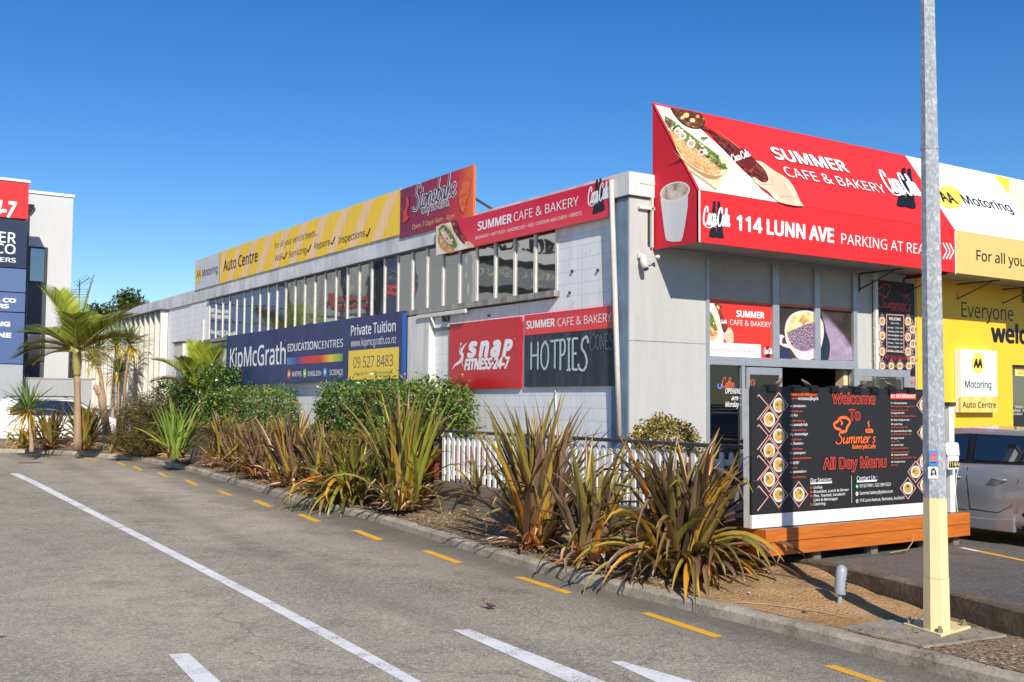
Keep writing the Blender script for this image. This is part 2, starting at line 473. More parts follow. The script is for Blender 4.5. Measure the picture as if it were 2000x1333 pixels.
def crom(pts, n=6):
    """smooth curve through the points"""
    P = [Vector((p[0], p[1])) for p in pts]
    if len(P) < 3: return P
    P = [P[0]*2-P[1]]+P+[P[-1]*2-P[-2]]
    out = []
    for i in range(1, len(P)-2):
        a, b, c, d = P[i-1:i+3]
        for k in range(n):
            t = k/n
            out.append(.5*((2*b)+(c-a)*t+(2*a-5*b+4*c-d)*t*t+(3*b-a-3*c+d)*t**3))
    return out+[P[-2]]
G_ = {   # pen strokes of a brush script, letters one unit tall
 'C': (.85, [[(.72,.72),(.82,.92),(.62,1.05),(.3,.9),(.06,.45),(.14,.08),(.4,-.03),(.85,.22)]]),
 'S': (.75, [[(.72,.82),(.6,1.03),(.3,.92),(.25,.68),(.5,.48),(.62,.22),(.42,-.02),(.08,.02),(0,.18)]]),
 'o': (.5, [[(.28,.5),(.08,.34),(.06,.1),(.22,0),(.4,.14),(.42,.36),(.28,.5)],[(.4,.4),(.55,.42)]]),
 'c': (.46, [[(.4,.4),(.28,.5),(.08,.32),(.08,.08),(.24,0),(.5,.16)]]),
 'a': (.56, [[(.42,.42),(.25,.5),(.07,.3),(.1,.04),(.26,.04),(.42,.3),(.45,.5)],[(.45,.5),(.41,.12),(.48,0),(.62,.14)]]),
 'l': (.34, [[(.04,.16),(.26,.6),(.33,.95),(.2,1.0),(.12,.6),(.12,.12),(.22,0),(.4,.14)]]),
 't': (.36, [[(.24,.86),(.14,.14),(.22,0),(.4,.14)],[(.0,.58),(.38,.62)]]),
 'n': (.56, [[(.06,.5),(.1,.0)],[(.09,.28),(.28,.5),(.4,.42),(.38,.1),(.46,0),(.6,.14)]]),
 'm': (.8, [[(.06,.5),(.1,.0)],[(.09,.28),(.26,.5),(.36,.4),(.35,0)],[(.35,.28),(.54,.5),(.64,.42),(.62,.1),(.7,0),(.84,.14)]]),
 'u': (.58, [[(.06,.5),(.06,.12),(.2,0),(.4,.2),(.44,.5)],[(.44,.5),(.42,.1),(.5,0),(.62,.14)]]),
 'r': (.42, [[(.06,.5),(.12,.0)],[(.1,.28),(.24,.48),(.4,.46)]]),
 's': (.42, [[(.36,.42),(.22,.5),(.12,.38),(.3,.2),(.24,.02),(.04,.04)]]),
 'e': (.46, [[(.07,.22),(.36,.32),(.32,.48),(.18,.48),(.07,.26),(.14,.03),(.28,0),(.5,.16)]]),
 'b': (.52, [[(.2,1.0),(.1,.06)],[(.12,.32),(.3,.5),(.44,.3),(.32,.02),(.1,.06)]]),
 'k': (.52, [[(.2,1.0),(.08,.0)],[(.44,.5),(.14,.26),(.34,.02),(.52,.1)]]),
 'f': (.36, [[(.48,.92),(.36,1.0),(.24,.8),(.12,-.2),(.0,-.28)],[(.04,.5),(.4,.54)]]),
 'd': (.56, [[(.42,.42),(.25,.5),(.07,.3),(.1,.04),(.26,.04),(.42,.3)],[(.54,1.0),(.43,.1),(.5,0),(.6,.1)]]),
 'i': (.28, [[(.12,.5),(.1,.1),(.18,0),(.32,.12)],[(.17,.68),(.18,.74)]]),
 '&': (.62, [[(.55,.1),(.2,.45),(.25,.62),(.38,.55),(.1,.2),(.2,.0),(.4,.06),(.5,.32)]]),
 "'": (.16, [[(.12,1.0),(.06,.8)]]), '-': (.3, [[(.04,.3),(.26,.34)]]), ' ': (.28, []),
 'H': (.62, [[(.08,1),(.08,0)],[(.5,1),(.48,0)],[(.08,.5),(.5,.52)]]),
 'O': (.6, [[(.3,1),(.1,.75),(.08,.25),(.28,0),(.48,.25),(.48,.75),(.3,1)]]),
 'T': (.56, [[(.28,1),(.28,0)],[(.02,.98),(.54,1)]]), 'P': (.55, [[(.1,1),(.1,0)],[(.1,1),(.4,.95),(.45,.7),(.35,.52),(.1,.48)]]),
 'I': (.4, [[(.2,1),(.2,0)],[(.04,1),(.36,1)],[(.04,0),(.36,0)]]), 'E': (.52, [[(.1,1),(.1,0)],[(.1,1),(.48,1)],[(.1,.52),(.4,.52)],[(.1,0),(.48,0)]]),
 'N': (.6, [[(.08,0),(.08,1)],[(.08,1),(.5,0)],[(.5,0),(.5,1)]]),
}
class Sign:
    """a flat sign: root object, its plane and the layers printed on it"""
    def __init__(s, root, plane, lift=.004):
        s.root, s.p, s.l, s.mb = root, plane, lift, {}
    def begin(s, part):
        """everything printed until end() becomes one part with several colours"""
        s.cur = (part, MB(), [])
    def end(s):
        part, mb, ms = s.cur; s.cur = None; mb.build(part, ms, s.root)
    cur = None; nt = 0
    def _mb(s, part, mat):
        if s.cur:
            if mat not in s.cur[2]: s.cur[2].append(mat)
            s.cur[1].mi = s.cur[2].index(mat); return s.cur[1]
        if part == 'lettering': part = (part, s.nt)
        k = (part, mat.name)
        if k not in s.mb: s.mb[k] = (MB(), mat)
        return s.mb[k][0]
    def step(s): s.l += .00012; return s.l
    def rect(s, tl, br, mat, part='panel'):
        a, b = s.p.uv(tl), s.p.uv(br); l = s.step()
        s._mb(part, mat).quad(s.p.w(a[0], b[1], l), s.p.w(b[0], b[1], l), s.p.w(b[0], a[1], l), s.p.w(a[0], a[1], l)); return s
    def uvpoly(s, pts, mat, part='print'):
        l = s.step(); n = len(pts)
        ar = sum(pts[i][0]*pts[(i+1)%n][1]-pts[(i+1)%n][0]*pts[i][1] for i in range(n))
        if ar < 0: pts = pts[::-1]
        s._mb(part, mat).add([s.p.w(u, v, l) for u, v in pts], [tuple(range(n))]); return s
    def poly(s, pts, mat, part='print', smooth=0):
        P = [s.p.uv(q) for q in pts]
        if smooth: P = [tuple(q) for q in crom(P+[P[0]], smooth)][:-1]
        return s.uvpoly(P, mat, part)
    def ell(s, cx, cy, rx, ry, mat, part='print', rot=0.0, n=22, a0=0.0, a1=2*math.pi):
        c, q = math.cos(rot), math.sin(rot)
        m = n if a1-a0 > 6.2 else n+1
        return s.poly([(cx+rx*math.cos(t)*c-ry*math.sin(t)*q, cy+rx*math.cos(t)*q+ry*math.sin(t)*c) for t in [a0+(a1-a0)*k/n for k in range(m)]], mat, part)
    def circle(s, cx, cy, ry, mat, part='print', n=22):
        """true circle on the sign, given its centre and vertical radius in the photo"""
        a, b = s.p.uv((cx, cy)), s.p.uv((cx, cy-ry)); r = abs(b[1]-a[1])
        return s.uvpoly([(a[0]+r*math.cos(2*math.pi*k/n), a[1]+r*math.sin(2*math.pi*k/n)) for k in range(n)], mat, part)
    def text(s, t, bl, br, tl, mat, weight=0.0, shear=0.0, outline=0.0, ref=None, part='lettering', fit=False):
        a, b, c = s.p.uv(bl), s.p.uv(br), s.p.uv(tl)
        V, F = text_mesh(t, weight, shear, outline); l = s.step()
        if not len(V): return s
        s.nt += 1; R = text_mesh(ref, weight, shear, outline)[0] if ref else V
        x0, x1 = R[:, 0].min(), R[:, 0].max()
        kx = (b[0]-a[0])/(x1-x0); h = c[1]-a[1]
        ch = V[:, 1].max() if fit else CAPH
        y0 = V[:, 1].min() if fit == 'box' else 0.0
        ky = h/(ch-y0)
        s._mb(part, mat).add([s.p.w(a[0]+(x-x0)*kx, a[1]+(b[1]-a[1])*(x-x0)*kx/(b[0]-a[0])*0.0+(y-y0)*ky, l+z*kx) for x, y, z in V], F)
        return s
    def stroke(s, pts, wd, mat, part='print', uv=False, pen=0.0, n=5, taper=False):
        """brush stroke through pixel points; wd in metres"""
        P = [Vector(q) for q in (pts if uv else [s.p.uv(q) for q in pts])]
        C = crom(P, n) if len(P) > 2 else P
        l = s.step(); vs = []; m = len(C)
        for i, q in enumerate(C):
            d = (C[min(i+1, m-1)]-C[max(i-1, 0)])
            d = d.normalized() if d.length > 1e-9 else Vector((1, 0))
            k = wd*.5*(1-pen+pen*abs(d.y)) if pen else wd*.5
            if taper: k *= max(.12, math.sin(math.pi*(i+.6)/(m+.2)))
            nx = Vector((-d.y, d.x))*k
            k_ = l+i*1e-5; vs += [s.p.w(q.x+nx.x, q.y+nx.y, k_), s.p.w(q.x-nx.x, q.y-nx.y, k_)]
        s._mb(part, mat).add(vs, [(2*i, 2*i+1, 2*i+3, 2*i+2) for i in range(m-1)])
        return s
    def script(s, t, bl, br, tl, mat, wd=.09, slant=.18, rise=0.0, pen=.55, part='lettering', xh=1.0):
        """brush script fitted between two pixel points, tl gives the height of a capital"""
        a, b, c = s.p.uv(bl), s.p.uv(br), s.p.uv(tl); s.nt += 1
        W = sum(G_[ch][0] for ch in t); kx = (b[0]-a[0])/W; h = c[1]-a[1]; x = 0.0
        dv = b[1]-a[1]
        for ch in t:
            adv, st = G_[ch]
            hx = h*xh if ch in 'oacnmuresi' else h
            for k in st:
                s.stroke([(a[0]+(x+q[0]+slant*q[1])*kx, a[1]+dv*rise*(x+q[0])/W+q[1]*hx) for q in k], wd*h, mat, part, True, pen, 4)
            x += adv
        s.step(); return s
    def flush(s):
        for (part, _), (mb, mat) in s.mb.items(): mb.build(part[0] if isinstance(part, tuple) else part, mat, s.root)
        s.mb = {}
        return s.root
def board(name, label, cat, plane, tl, br, th, mat, edge=None, group=None, lift=0.0, part='board'):
    """rectangular sign panel whose face lies in plane; returns a Sign"""
    a, b = plane.uv(tl), plane.uv(br)
    base = plane.w((a[0]+b[0])/2, b[1], 0)
    t = thing(name, label, cat, base, 0, group)
    mb = MB(); P = [plane.w(a[0], b[1], lift), plane.w(b[0], b[1], lift), plane.w(b[0], a[1], lift), plane.w(a[0], a[1], lift)]
    mb.prism(P, -plane.N*th)
    # prism winds the face outwards
    mb.build(part, mat, t)
    return Sign(t, plane, lift+.003)
def poly_board(name, label, cat, plane, pts, th, mat, group=None, parent=None, part='board'):
    uv = [plane.uv(p) for p in pts]
    t = parent or thing(name, label, cat, plane.w(sum(q[0] for q in uv)/len(uv), min(q[1] for q in uv)), 0, group)
    mb = MB(); mb.prism([plane.w(u, v) for u, v in uv], -plane.N*th); mb.build(part, mat, t)
    return Sign(t, plane, .003)

VW = vinyl(240, 240, 240); VK = vinyl(26, 26, 30); VO = vinyl(238, 104, 52); VR = vinyl(206, 52, 38)
FOOD = m_mottle('food_print', [(.3, srgb(70,44,24)), (.45, srgb(196,120,46)), (.55, srgb(230,196,110)), (.68, srgb(98,124,46)), (.8, srgb(190,52,36))], 55)
BAGU = m_mottle('baguette_print', [(.3, srgb(150,92,44)), (.5, srgb(206,150,92)), (.7, srgb(236,204,158))], 16)
GREENS = m_mottle('salad_print', [(.35, srgb(44,74,26)), (.55, srgb(104,134,54)), (.7, srgb(190,200,140))], 40)
BOTTLE = m_mottle('bottle_print', [(.3, srgb(34,12,8)), (.5, srgb(96,34,20)), (.7, srgb(176,84,50))], 12)
SKINP = m_mottle('hand_print', [(.3, srgb(222,178,146)), (.7, srgb(246,214,188))], 5)
CREAMP = m_mottle('table_print', [(.3, srgb(222,214,198)), (.7, srgb(240,234,222))], 3)
PLANKP = m_mottle('bread_board_print', [(.3, srgb(206,184,146)), (.7, srgb(232,214,180))], 6)
def coke(s, x0, y0, x1, y1, skew=0.0):
    """two dark bottle shapes with white brush script across them, inside the pixel box"""
    s.begin('drink_logo')
    def q(fx, fy): return (x0+(x1-x0)*fx, y0+(y1-y0)*fy+skew*fx)
    for cx in (.40, .60):
        k = [(-.05,0),(.05,0),(.06,.18),(.12,.42),(.15,.6),(.11,.74),(.15,.95),(.1,1.0),(-.1,1.0),(-.15,.95),(-.11,.74),(-.15,.6),(-.12,.42),(-.06,.18)]
        sh = -.06 if cx < .5 else .06
        s.poly([q(cx+a+sh*(b-.3), b) for a, b in k], VK, 'bottle_print', 3)
    s.script('Coca-Cola', q(-.02, .66), q(1.0, .66), q(-.02, .18), VW, .12, .1, 1.0, .55, xh=1.32)
    s.stroke([q(.02, .70), q(.2, .74), q(.36, .69), q(.5, .72)], .035*abs(s.p.uv((x0, y0))[1]-s.p.uv((x0, y1))[1]), VW, 'lettering', taper=True)
    s.end()
def snack(s, q, deco=True):
    """baguette on a board, a bottle and a hand; q maps the layout of the big canopy print to pixels"""
    s.begin('food_photo')
    P = lambda L: [q(*a) for a in L]
    rs = random.Random(3)
    W = lambda a, b: abs(s.p.uv(q(a, b))[0]-s.p.uv(q(a+10, b))[0])/10      # metres per layout unit
    k = W(600, 500)
    s.poly(P([(245,175),(775,525),(650,730),(420,565),(330,420)]), PLANKP)
    s.poly(P([(420,565),(650,730),(640,742),(415,580)]), vinyl(176,150,112))
    for a, b in (((300,330),(700,620)), ((350,420),(680,660))): s.stroke(P([a, ((a[0]+b[0])/2, (a[1]+b[1])/2+4), b]), 3*k, vinyl(206,184,148))
    s.poly(P([(300,420),(420,545),(560,640),(650,650),(690,610),(640,625),(510,585),(390,500)]), vinyl(168,132,92), smooth=2)     # printed darker crust edge
    s.poly(P([(236,150),(300,185),(380,250),(470,320),(560,390),(640,450),(690,540),(660,580),(540,470),(400,370),(290,270),(235,200)]), GREENS, smooth=2)
    for j in range(34):
        t = rs.random(); a, b = 236+t*440+rs.uniform(-26, 26), 165+t*370+rs.uniform(-26, 30); r = rs.uniform(8, 19)
        s.poly([q(a+r*rs.uniform(.6, 1.2)*math.cos(m*1.05), b+r*rs.uniform(.5, 1.1)*math.sin(m*1.05)) for m in range(6)], rs.choice((vinyl(70,100,40), vinyl(124,150,66), vinyl(164,178,96), vinyl(44,66,30), vinyl(142,52,62), vinyl(232,222,196))), 'salad_print')
    s.poly(P([(265,265),(330,290),(400,360),(480,410),(560,480),(660,560),(672,600),(610,612),(510,575),(390,490),(330,400)]), BAGU, smooth=3)
    s.poly(P([(285,290),(330,310),(400,385),(480,440),(560,505),(640,570),(600,572),(510,530),(400,450),(340,380)]), m_mottle('crust_print', [(.3, srgb(184,120,60)), (.55, srgb(222,170,108)), (.7, srgb(244,216,170))], 22), smooth=3)
    for j in range(40):
        t = rs.random(); a, b = 300+t*330+rs.uniform(-14, 14), 330+t*235+rs.uniform(-18, 18); s.poly([q(a-4,b), q(a,b-3), q(a+5,b), q(a,b+3)], vinyl(250,238,212), 'seed_print')
    for a, b, r in ((330,275,26),(372,312,30),(440,372,34),(520,440,24)):
        s.poly([q(a+r*math.cos(t*.7), b+r*math.sin(t*.7)) for t in range(9)], vinyl(240,230,226), 'onion_print')
        s.poly([q(a+r*.66*math.cos(t*.7), b+r*.66*math.sin(t*.7)) for t in range(9)], rs.choice((vinyl(150,60,84), vinyl(110,124,60), vinyl(196,150,120))), 'onion_print')
    for a, b in ((545,335), (690,540), (700,560), (640,470)):
        for j in range(5): s.poly([q(a+rs.uniform(-25,25)+9*math.cos(m*1.2), b+rs.uniform(-14,14)+7*math.sin(m*1.2)) for m in range(5)], rs.choice((GREENS, vinyl(96,130,52))), 'salad_print')
    s.poly(P([(500,205),(560,240),(650,300),(760,370),(870,430),(965,520),(1035,600),(1048,655),(1015,682),(960,672),(890,610),(800,520),(720,440),(650,365),(585,285),(520,255)]), BOTTLE, smooth=3)
    for d, w_, c in ((-18, 9, (206,120,84)), (-4, 6, (150,70,44)), (14, 8, (58,20,12)), (26, 6, (120,50,30))):
        s.stroke(P([(600-d*.6,270+d), (700-d*.7,345+d*1.1), (800-d*.8,430+d*1.4), (900-d,530+d*1.6), (980-d,610+d*1.2)]), w_*k, vinyl(*c), 'bottle_shine_print', taper=True)
    s.poly(P([(760,470),(830,415),(900,470),(960,520),(890,590),(820,530)]), vinyl(104,30,22), 'label_print')
    s.poly(P([(275,88),(510,135),(550,195),(525,245),(450,252),(370,215),(310,150)]), m_mottle('drink_print', [(.3, srgb(30,16,8)), (.55, srgb(110,62,26)), (.72, srgb(222,170,84))], 9), smooth=2)
    for a, b, r, c in ((400,150,26,(236,190,110)), (450,190,22,(250,220,160)), (490,160,18,(214,150,70)), (370,170,16,(250,232,190)), (430,225,14,(120,70,34))): s.poly([q(a+r*math.cos(t*1.05), b+r*.8*math.sin(t*1.05)) for t in range(6)], vinyl(*c), 'ice_print')
    s.stroke(P([(285,95),(330,165),(400,228),(460,250),(520,245),(548,200)]), 5*k, vinyl(36,22,16), 'glass_print')
    s.poly(P([(945,508),(1000,520),(1090,585),(1190,645),(1250,720),(1300,830),(1318,868),(1130,835),(1050,755),(960,695),(922,645),(940,640),(1000,680),(1040,672),(1046,640),(1010,570)]), SKINP, smooth=3)
    s.poly(P([(1060,600),(1150,660),(1215,740),(1260,850),(1180,838),(1110,760),(1060,690)]), vinyl(226,186,156), 'hand_print', smooth=2)
    for L in ([(960,515),(1005,535),(1050,590),(1075,630)], [(930,645),(985,690),(1040,700),(1080,690)], [(1050,640),(1075,665),(1090,700)], [(1120,835),(1150,800),(1230,790),(1290,820)]): s.stroke(P(L), 5*k, vinyl(192,142,112), 'hand_print', taper=True)
    if deco:
        s.script('Coca-Cola', q(770,520), q(905,470), q(755,470), VW, .14, .1, 1.0, .4, xh=1.3)
    s.end()
# ------------------------------------------------------------------ ground, drive, kerb, planting bed, car park
random.seed(7); rng = np.random.default_rng(11)
mb = MB(); mb.quad((-1500,-1500,-.45), (1500,-1500,-.45), (1500,1500,-.45), (-1500,1500,-.45))
struct(mb.build('ground', m_soil('far_ground', [(.3, (.10,.11,.06,1)), (.7, (.16,.15,.09,1))], (.2,.19,.12,1))))
KP = [(7.3,-6),(7.33,-2),(7.36,1.5),(7.38,4),(7.42,5.4),(7.46,6.7),(7.47,7.9),(7.465,9.2),(7.5,10.4),(7.6,11.7),(7.76,13.2),(7.93,14.8),(8.08,16.6),(8.1,19),(8.17,21.6),(8.3,24.9),(8.42,27.5),(8.4,30),(8.2,32.4),(7.7,34.4),(7.0,36.1),(5.8,37.6),(4.4,38.3),(2,39),(-8,39.5)]
BP = [(7.75,-6),(7.8,-2),(8.0,1.5),(8.32,4),(8.72,5.4),(9.07,6.7),(9.36,7.9),(9.4,8.9),(9.12,10.4),(9.12,11.7),(9.12,13.2),(9.12,14.8),(9.12,16.6),(9.12,19),(9.12,21.6),(9.12,24.9),(9.12,27.5),(9.12,30),(9.2,32.4),(10.2,34.4),(10.2,37),(9.5,40.5),(7,41.8),(2,42),(-8,42)]
mb = MB(); xs = [-60,-30,-12,-6,-3,0,2,4,5.5,7,8.5,10.22]; ys = [-60,-30,-10]+[-6+1.5*i for i in range(52)]+[90]
for y in ys:
    for x in xs: mb.v.append((x, y, gz(y) if y > -10 else gz(-10)))
for j in range(len(ys)-1):
    for i in range(len(xs)-1):
        a = j*len(xs)+i; mb.f.append((a, a+1, a+1+len(xs), a+len(xs))); mb.m.append(0)
road = struct(mb.build('road', ASPH, smooth=True))
def marking(name, pts, mat):
    """thin painted polygon on the drive given as pixel outline"""
    P = []
    for i in range(len(pts)):
        a, b = pts[i], pts[(i+1)%len(pts)]
        n = max(1, int(math.hypot(b[0]-a[0], b[1]-a[1])/60))
        for k in range(n):
            q = at_g(a[0]+(b[0]-a[0])*k/n, a[1]+(b[1]-a[1])*k/n, .004); q.z += .0; P.append(q)
    m = MB(); m.add(P, [tuple(range(len(P)))]); return m.build(name, mat, road)
# long white centre line: strip of quads so that it follows the slope
L0 = [(18,925),(56,942),(100,965),(170,1001),(250,1042),(320,1079),(400,1121),(500,1174),(600,1228),(700,1283),(790,1333),(900,1394)]
L1 = [(36,925),(72,941),(116,963),(190,1001),(272,1042),(345,1079),(427,1121),(530,1174),(634,1228),(736,1283),(824,1333),(938,1394)]
m = MB(); P = []
for a, b in zip(L0, L1): P += [at_g(*a, .004), at_g(*b, .004)]
m.add(P, [(2*i, 2*i+1, 2*i+3, 2*i+2) for i in range(len(L0)-1)])
m.build('white_line', LINEW, road)
marking('white_line', [(328,1278),(368,1276),(445,1345),(392,1345)], LINEW)
marking('white_line', [(883,1230),(917,1229),(1230,1350),(1150,1350)], LINEW)
marking('arrow_marking', [(1192,1292),(1216,1292),(1420,1350),(1320,1350)], LINEW)
for q in ([(1248,1197),(1283,1196),(1425,1241),(1395,1246)], [(1002,1127),(1036,1127),(1130,1156),(1105,1160)], [(822,1076),(850,1075),(916,1098),(890,1101)],
          [(686,1036),(712,1035),(760,1053),(735,1056)], [(578,1005),(602,1004),(640,1018),(614,1020)], [(492,978),(514,977),(545,989),(522,991)], [(420,958),(438,957),(464,968),(446,969)],
          [(358,938),(374,937),(396,948),(380,949)], [(305,924),(319,923),(337,932),(324,933)], [(257,911),(270,910),(285,919),(273,920)], [(224,903),(236,902),(252,909),(241,910)],
          [(148,893),(158,891),(200,899),(192,901)], [(30,886),(40,884.5),(98,890),(90,891.5)], [(1606,1300),(1648,1299),(1790,1345),(1755,1350)]):
    lp = lambda a, b: (a[0]+(b[0]-a[0])*.6, a[1]+(b[1]-a[1])*.6)
    marking('yellow_dash', [q[0], lp(q[0], q[1]), lp(q[3], q[2]), q[3]], LINEY)
# kerb
kp = crom(KP, 4)
def offs(path, d):
    out = []
    for i, p in enumerate(path):
        t = (path[min(i+1, len(path)-1)]-path[max(i-1, 0)]).normalized(); out.append(p+Vector((t.y, -t.x))*d)
    return out
ka, kb, kc, kd = kp, offs(kp, .02), offs(kp, .05), offs(kp, .17)
mb = MB(); vs = []; fs = []
for i in range(len(kp)):
    z = gz(kp[i].y); wob = .004*math.sin(i*1.7)
    vs += [(ka[i].x, ka[i].y, z-.1), (kb[i].x, kb[i].y, z+.085), (kc[i].x, kc[i].y, z+.115+wob), (kd[i].x, kd[i].y, z+.12+wob), (kd[i].x, kd[i].y, z-.1)]
for i in range(len(kp)-1):
    for k in range(4): fs.append((i*5+k, i*5+k+1, (i+1)*5+k+1, (i+1)*5+k))
mb.add(vs, fs); struct(mb.build('kerb', KERBM))
BEDM = NT('sand_and_mulch_bed')
_sx = BEDM.n('ShaderNodeSeparateXYZ'); BEDM.l(BEDM.geo.outputs['Position'], _sx.inputs[0])
_a, _b = BEDM.noise(1.1, 6, .65), BEDM.noise(18, 6, .75)
_k = BEDM.math('ADD', BEDM.math('MULTIPLY', _a, .6), BEDM.math('MULTIPLY', _b, .4))
_sand = BEDM.ramp(_k, [(.3, srgb(132,102,68)), (.5, srgb(190,150,104)), (.7, srgb(214,180,136))])
_mul = BEDM.ramp(_k, [(.3, srgb(84,68,52)), (.48, srgb(128,106,82)), (.62, srgb(168,146,118)), (.75, srgb(190,172,146))])
_v = BEDM.n('ShaderNodeTexVoronoi'); _v.inputs['Scale'].default_value = 30.0; BEDM.l(BEDM.geo.outputs['Position'], _v.inputs['Vector'])
_s = BEDM.n('ShaderNodeSeparateColor'); BEDM.l(_v.outputs['Color'], _s.inputs[0])
_mul = BEDM.mix(BEDM.ramp(_s.outputs[0], [(.72, 0.0), (.95, .7)]), _mul, srgb(196,184,164))
_t = BEDM.math('ADD', _sx.outputs[1], BEDM.math('MULTIPLY', BEDM.noise(1.6, 4), 3.0))
BEDM.col(BEDM.mix(BEDM.ramp(BEDM.math('MULTIPLY', _t, .05), [(.44, 0.0), (.53, 1.0)]), BEDM.mix(BEDM.ramp(BEDM.math('MULTIPLY', _t, .05), [(.34, 1.0), (.4, 0.0)]), _sand, _mul), _mul)); BEDM.p(Roughness=.95, Specular_IOR_Level=.15)
BEDM.bump(BEDM.math('ADD', _b, BEDM.math('MULTIPLY', _v.outputs['Distance'], .6)), .9, .03); BEDM = BEDM.mat
# planting bed between kerb and the walls behind
bp = [Vector(b).lerp(Vector(c), k/4) for b, c in zip(BP[:-1], BP[1:]) for k in range(4)]+[Vector(BP[-1])]
NB = 12
def bed_h(y, t, d):
    up = .22 if y > 9 else .22*max(0, min(1, (y-6.5)/2.5))
    s = min(1, d/1.4); s = s*s*(3-2*s)
    return gz(y)+.122+up*s+(.02*math.sin(y*3.1+t*7)+.012*math.sin(y*9+t*17))*(.4 if y < 7 else 1)*s
mb = MB()
sub = []
for i in range(len(kd)-1):
    for k in range(3): sub.append((kd[i].lerp(kd[i+1], k/3), bp[i].lerp(bp[i+1], k/3)))
sub.append((kd[-1], bp[-1]))
for a, b in sub:
    for j in range(NB+1):
        t = j/NB; q = a.lerp(b, t); mb.v.append((q.x, q.y, bed_h(q.y, t, (q-a).length)))
for i in range(len(sub)-1):
    for j in range(NB):
        a = i*(NB+1)+j; mb.f.append((a, a+NB+1, a+NB+2, a+1)); mb.m.append(0)
bed = struct(mb.build('planting_bed', BEDM, smooth=True))
_bx = [(a.y, a.x, b.x) for a, b in sub]
def bed_z(x, y):
    i = min(range(len(sub)), key=lambda k: (sub[k][0]-Vector((x, y))).length)
    a, b = sub[i]; t = max(0, min(1, (x-a.x)/max(.1, b.x-a.x)))
    return bed_h(y, t, abs(x-a.x))
def on_bed(px, py):
    q = at_g(px, py, .2)
    for _ in range(6): q = at_z(px, py, bed_z(q.x, q.y))
    return q
# car park slab beyond the bed with its concrete edge
CE = [(7.77,-6),(7.82,-2),(8.02,1.5),(8.34,4),(8.72,5.4),(9.07,6.6),(9.37,7.9),(9.45,9.3)]
mb = MB(); top = [(x+.16, y, .33) for x, y in CE]+[(9.6,12.29,.33),(40,12.29,.33),(40,-6,.33)]
mb.prism(top, (0,0,-.3)); struct(mb.build('car_park', ASPH2))
mb = MB(); vs = []
for x, y in CE: vs += [(x, y, .0), (x, y, .335), (x+.02, y, .352), (x+.16, y, .352), (x+.16, y, 0)]
mb.add(vs, [(i*5+k, i*5+k+1, (i+1)*5+k+1, (i+1)*5+k) for i in range(len(CE)-1) for k in range(4)])
struct(mb.build('car_park_edging', m_rough('dark_edging_concrete', [(.3, srgb(58,50,42)), (.5, srgb(104,92,76)), (.65, srgb(146,134,116))], 2.0)))
def line3(name, a, b, wdt, mat, z):
    a, b = at_z(*a, z), at_z(*b, z); d = (b-a).normalized(); n = Vector((-d.y, d.x, 0))*wdt/2
    m = MB(); m.quad(a-n, a+n, b+n, b-n); return m.build(name, mat, bpy.data.objects['car_park'])
line3('parking_line', (1878,1070), (1912,1077), .09, LINEW, .334)
line3('parking_line', (1912,1077), (2120,1120), .09, LINEY, .334)
line3('parking_line', (1600,1098), (1812,1142), .07, LINEW, .334)
# manhole plates
for px, py, ry in ((59,905,.33),):
    q = at_g(px, py, .0); t = thing('manhole_cover', 'dark oval manhole plate in the pale drive short of the far kerb' if px < 100 else 'small dark drain plate beside the kerb below the dark feathery shrub', 'manhole', q)
    m = MB(); m.lathe([(ry, -.02), (ry, .006), (ry-.03, .008)], q, 24); m.build('cover_plate', paint('rusty_iron', srgb(96,78,64), .7, .3, 20), t)
    m = MB(); m.lathe([(ry+.05, -.02), (ry+.05, .004)], q, 24); m.build('cover_frame', KERBM, t)
# concrete pad round the pole
pad = [at_z(*p, .143) for p in ((1640,1224),(1700,1215),(1755,1208),(1850,1212),(1968,1240),(1900,1250),(1806,1263),(1720,1241))]
mb = MB(); mb.prism(pad, (0,0,-.2)); struct(mb.build('pole_footing', m_rough('footing_concrete', [(.3, srgb(104,98,88)), (.5, srgb(146,139,126)), (.66, srgb(176,169,154))], 1.6), bevel=.012))
# litter: bark chips, dry leaves and pebbles on the bed
def scatter(name, n, mat, smin, smax, ylo, yhi, tall=.3, tlo=0.0, thi=1.0):
    V = []; F = []
    rows = [(a, b) for a, b in sub if ylo < a.y < yhi and a.x > 2]
    for k in range(n):
        a, b = random.choice(rows); t = tlo+(thi-tlo)*random.random()**1.3; q = a.lerp(b, t)
        x, y = q.x+random.uniform(-.08, .08), q.y+random.uniform(-.12, .12)
        z = bed_z_fast(a, b, t, y)
        L = random.uniform(smin, smax); W = L*random.uniform(.15, .5); an = random.uniform(0, 6.28); tl = random.uniform(-tall, tall)
        d = Vector((math.cos(an), math.sin(an), tl)); s_ = Vector((-math.sin(an), math.cos(an), random.uniform(-.4, .4)))
        c = Vector((x, y, z+.012+abs(tl)*L*.5)); i = len(V)
        V += [c-d*L/2, c+s_*W/2, c+d*L/2, c-s_*W/2]; F.append((i, i+1, i+2, i+3))
    o = np_mesh(name, [tuple(v) for v in V], F, mat); o['kind'] = 'stuff'; o['label'] = 'loose dry bark chips and fallen leaf scraps lying on the bed soil'; return o
def bed_z_fast(a, b, t, y): return bed_h(y, t, (b-a).length*t)
CHIPS = m_leaf('bark_chip', [(0, srgb(92,66,44)), (.3, srgb(142,110,76)), (.6, srgb(186,158,120)), (.8, srgb(120,84,58)), (1, srgb(210,192,160))], .0, .9)
scatter('bark_litter', 9000, CHIPS, .02, .09, 8.6, 38)
scatter('bark_litter', 700, CHIPS, .02, .07, 1, 6.2)
scatter('bark_litter', 160, CHIPS, .012, .035, 6.2, 8.8)
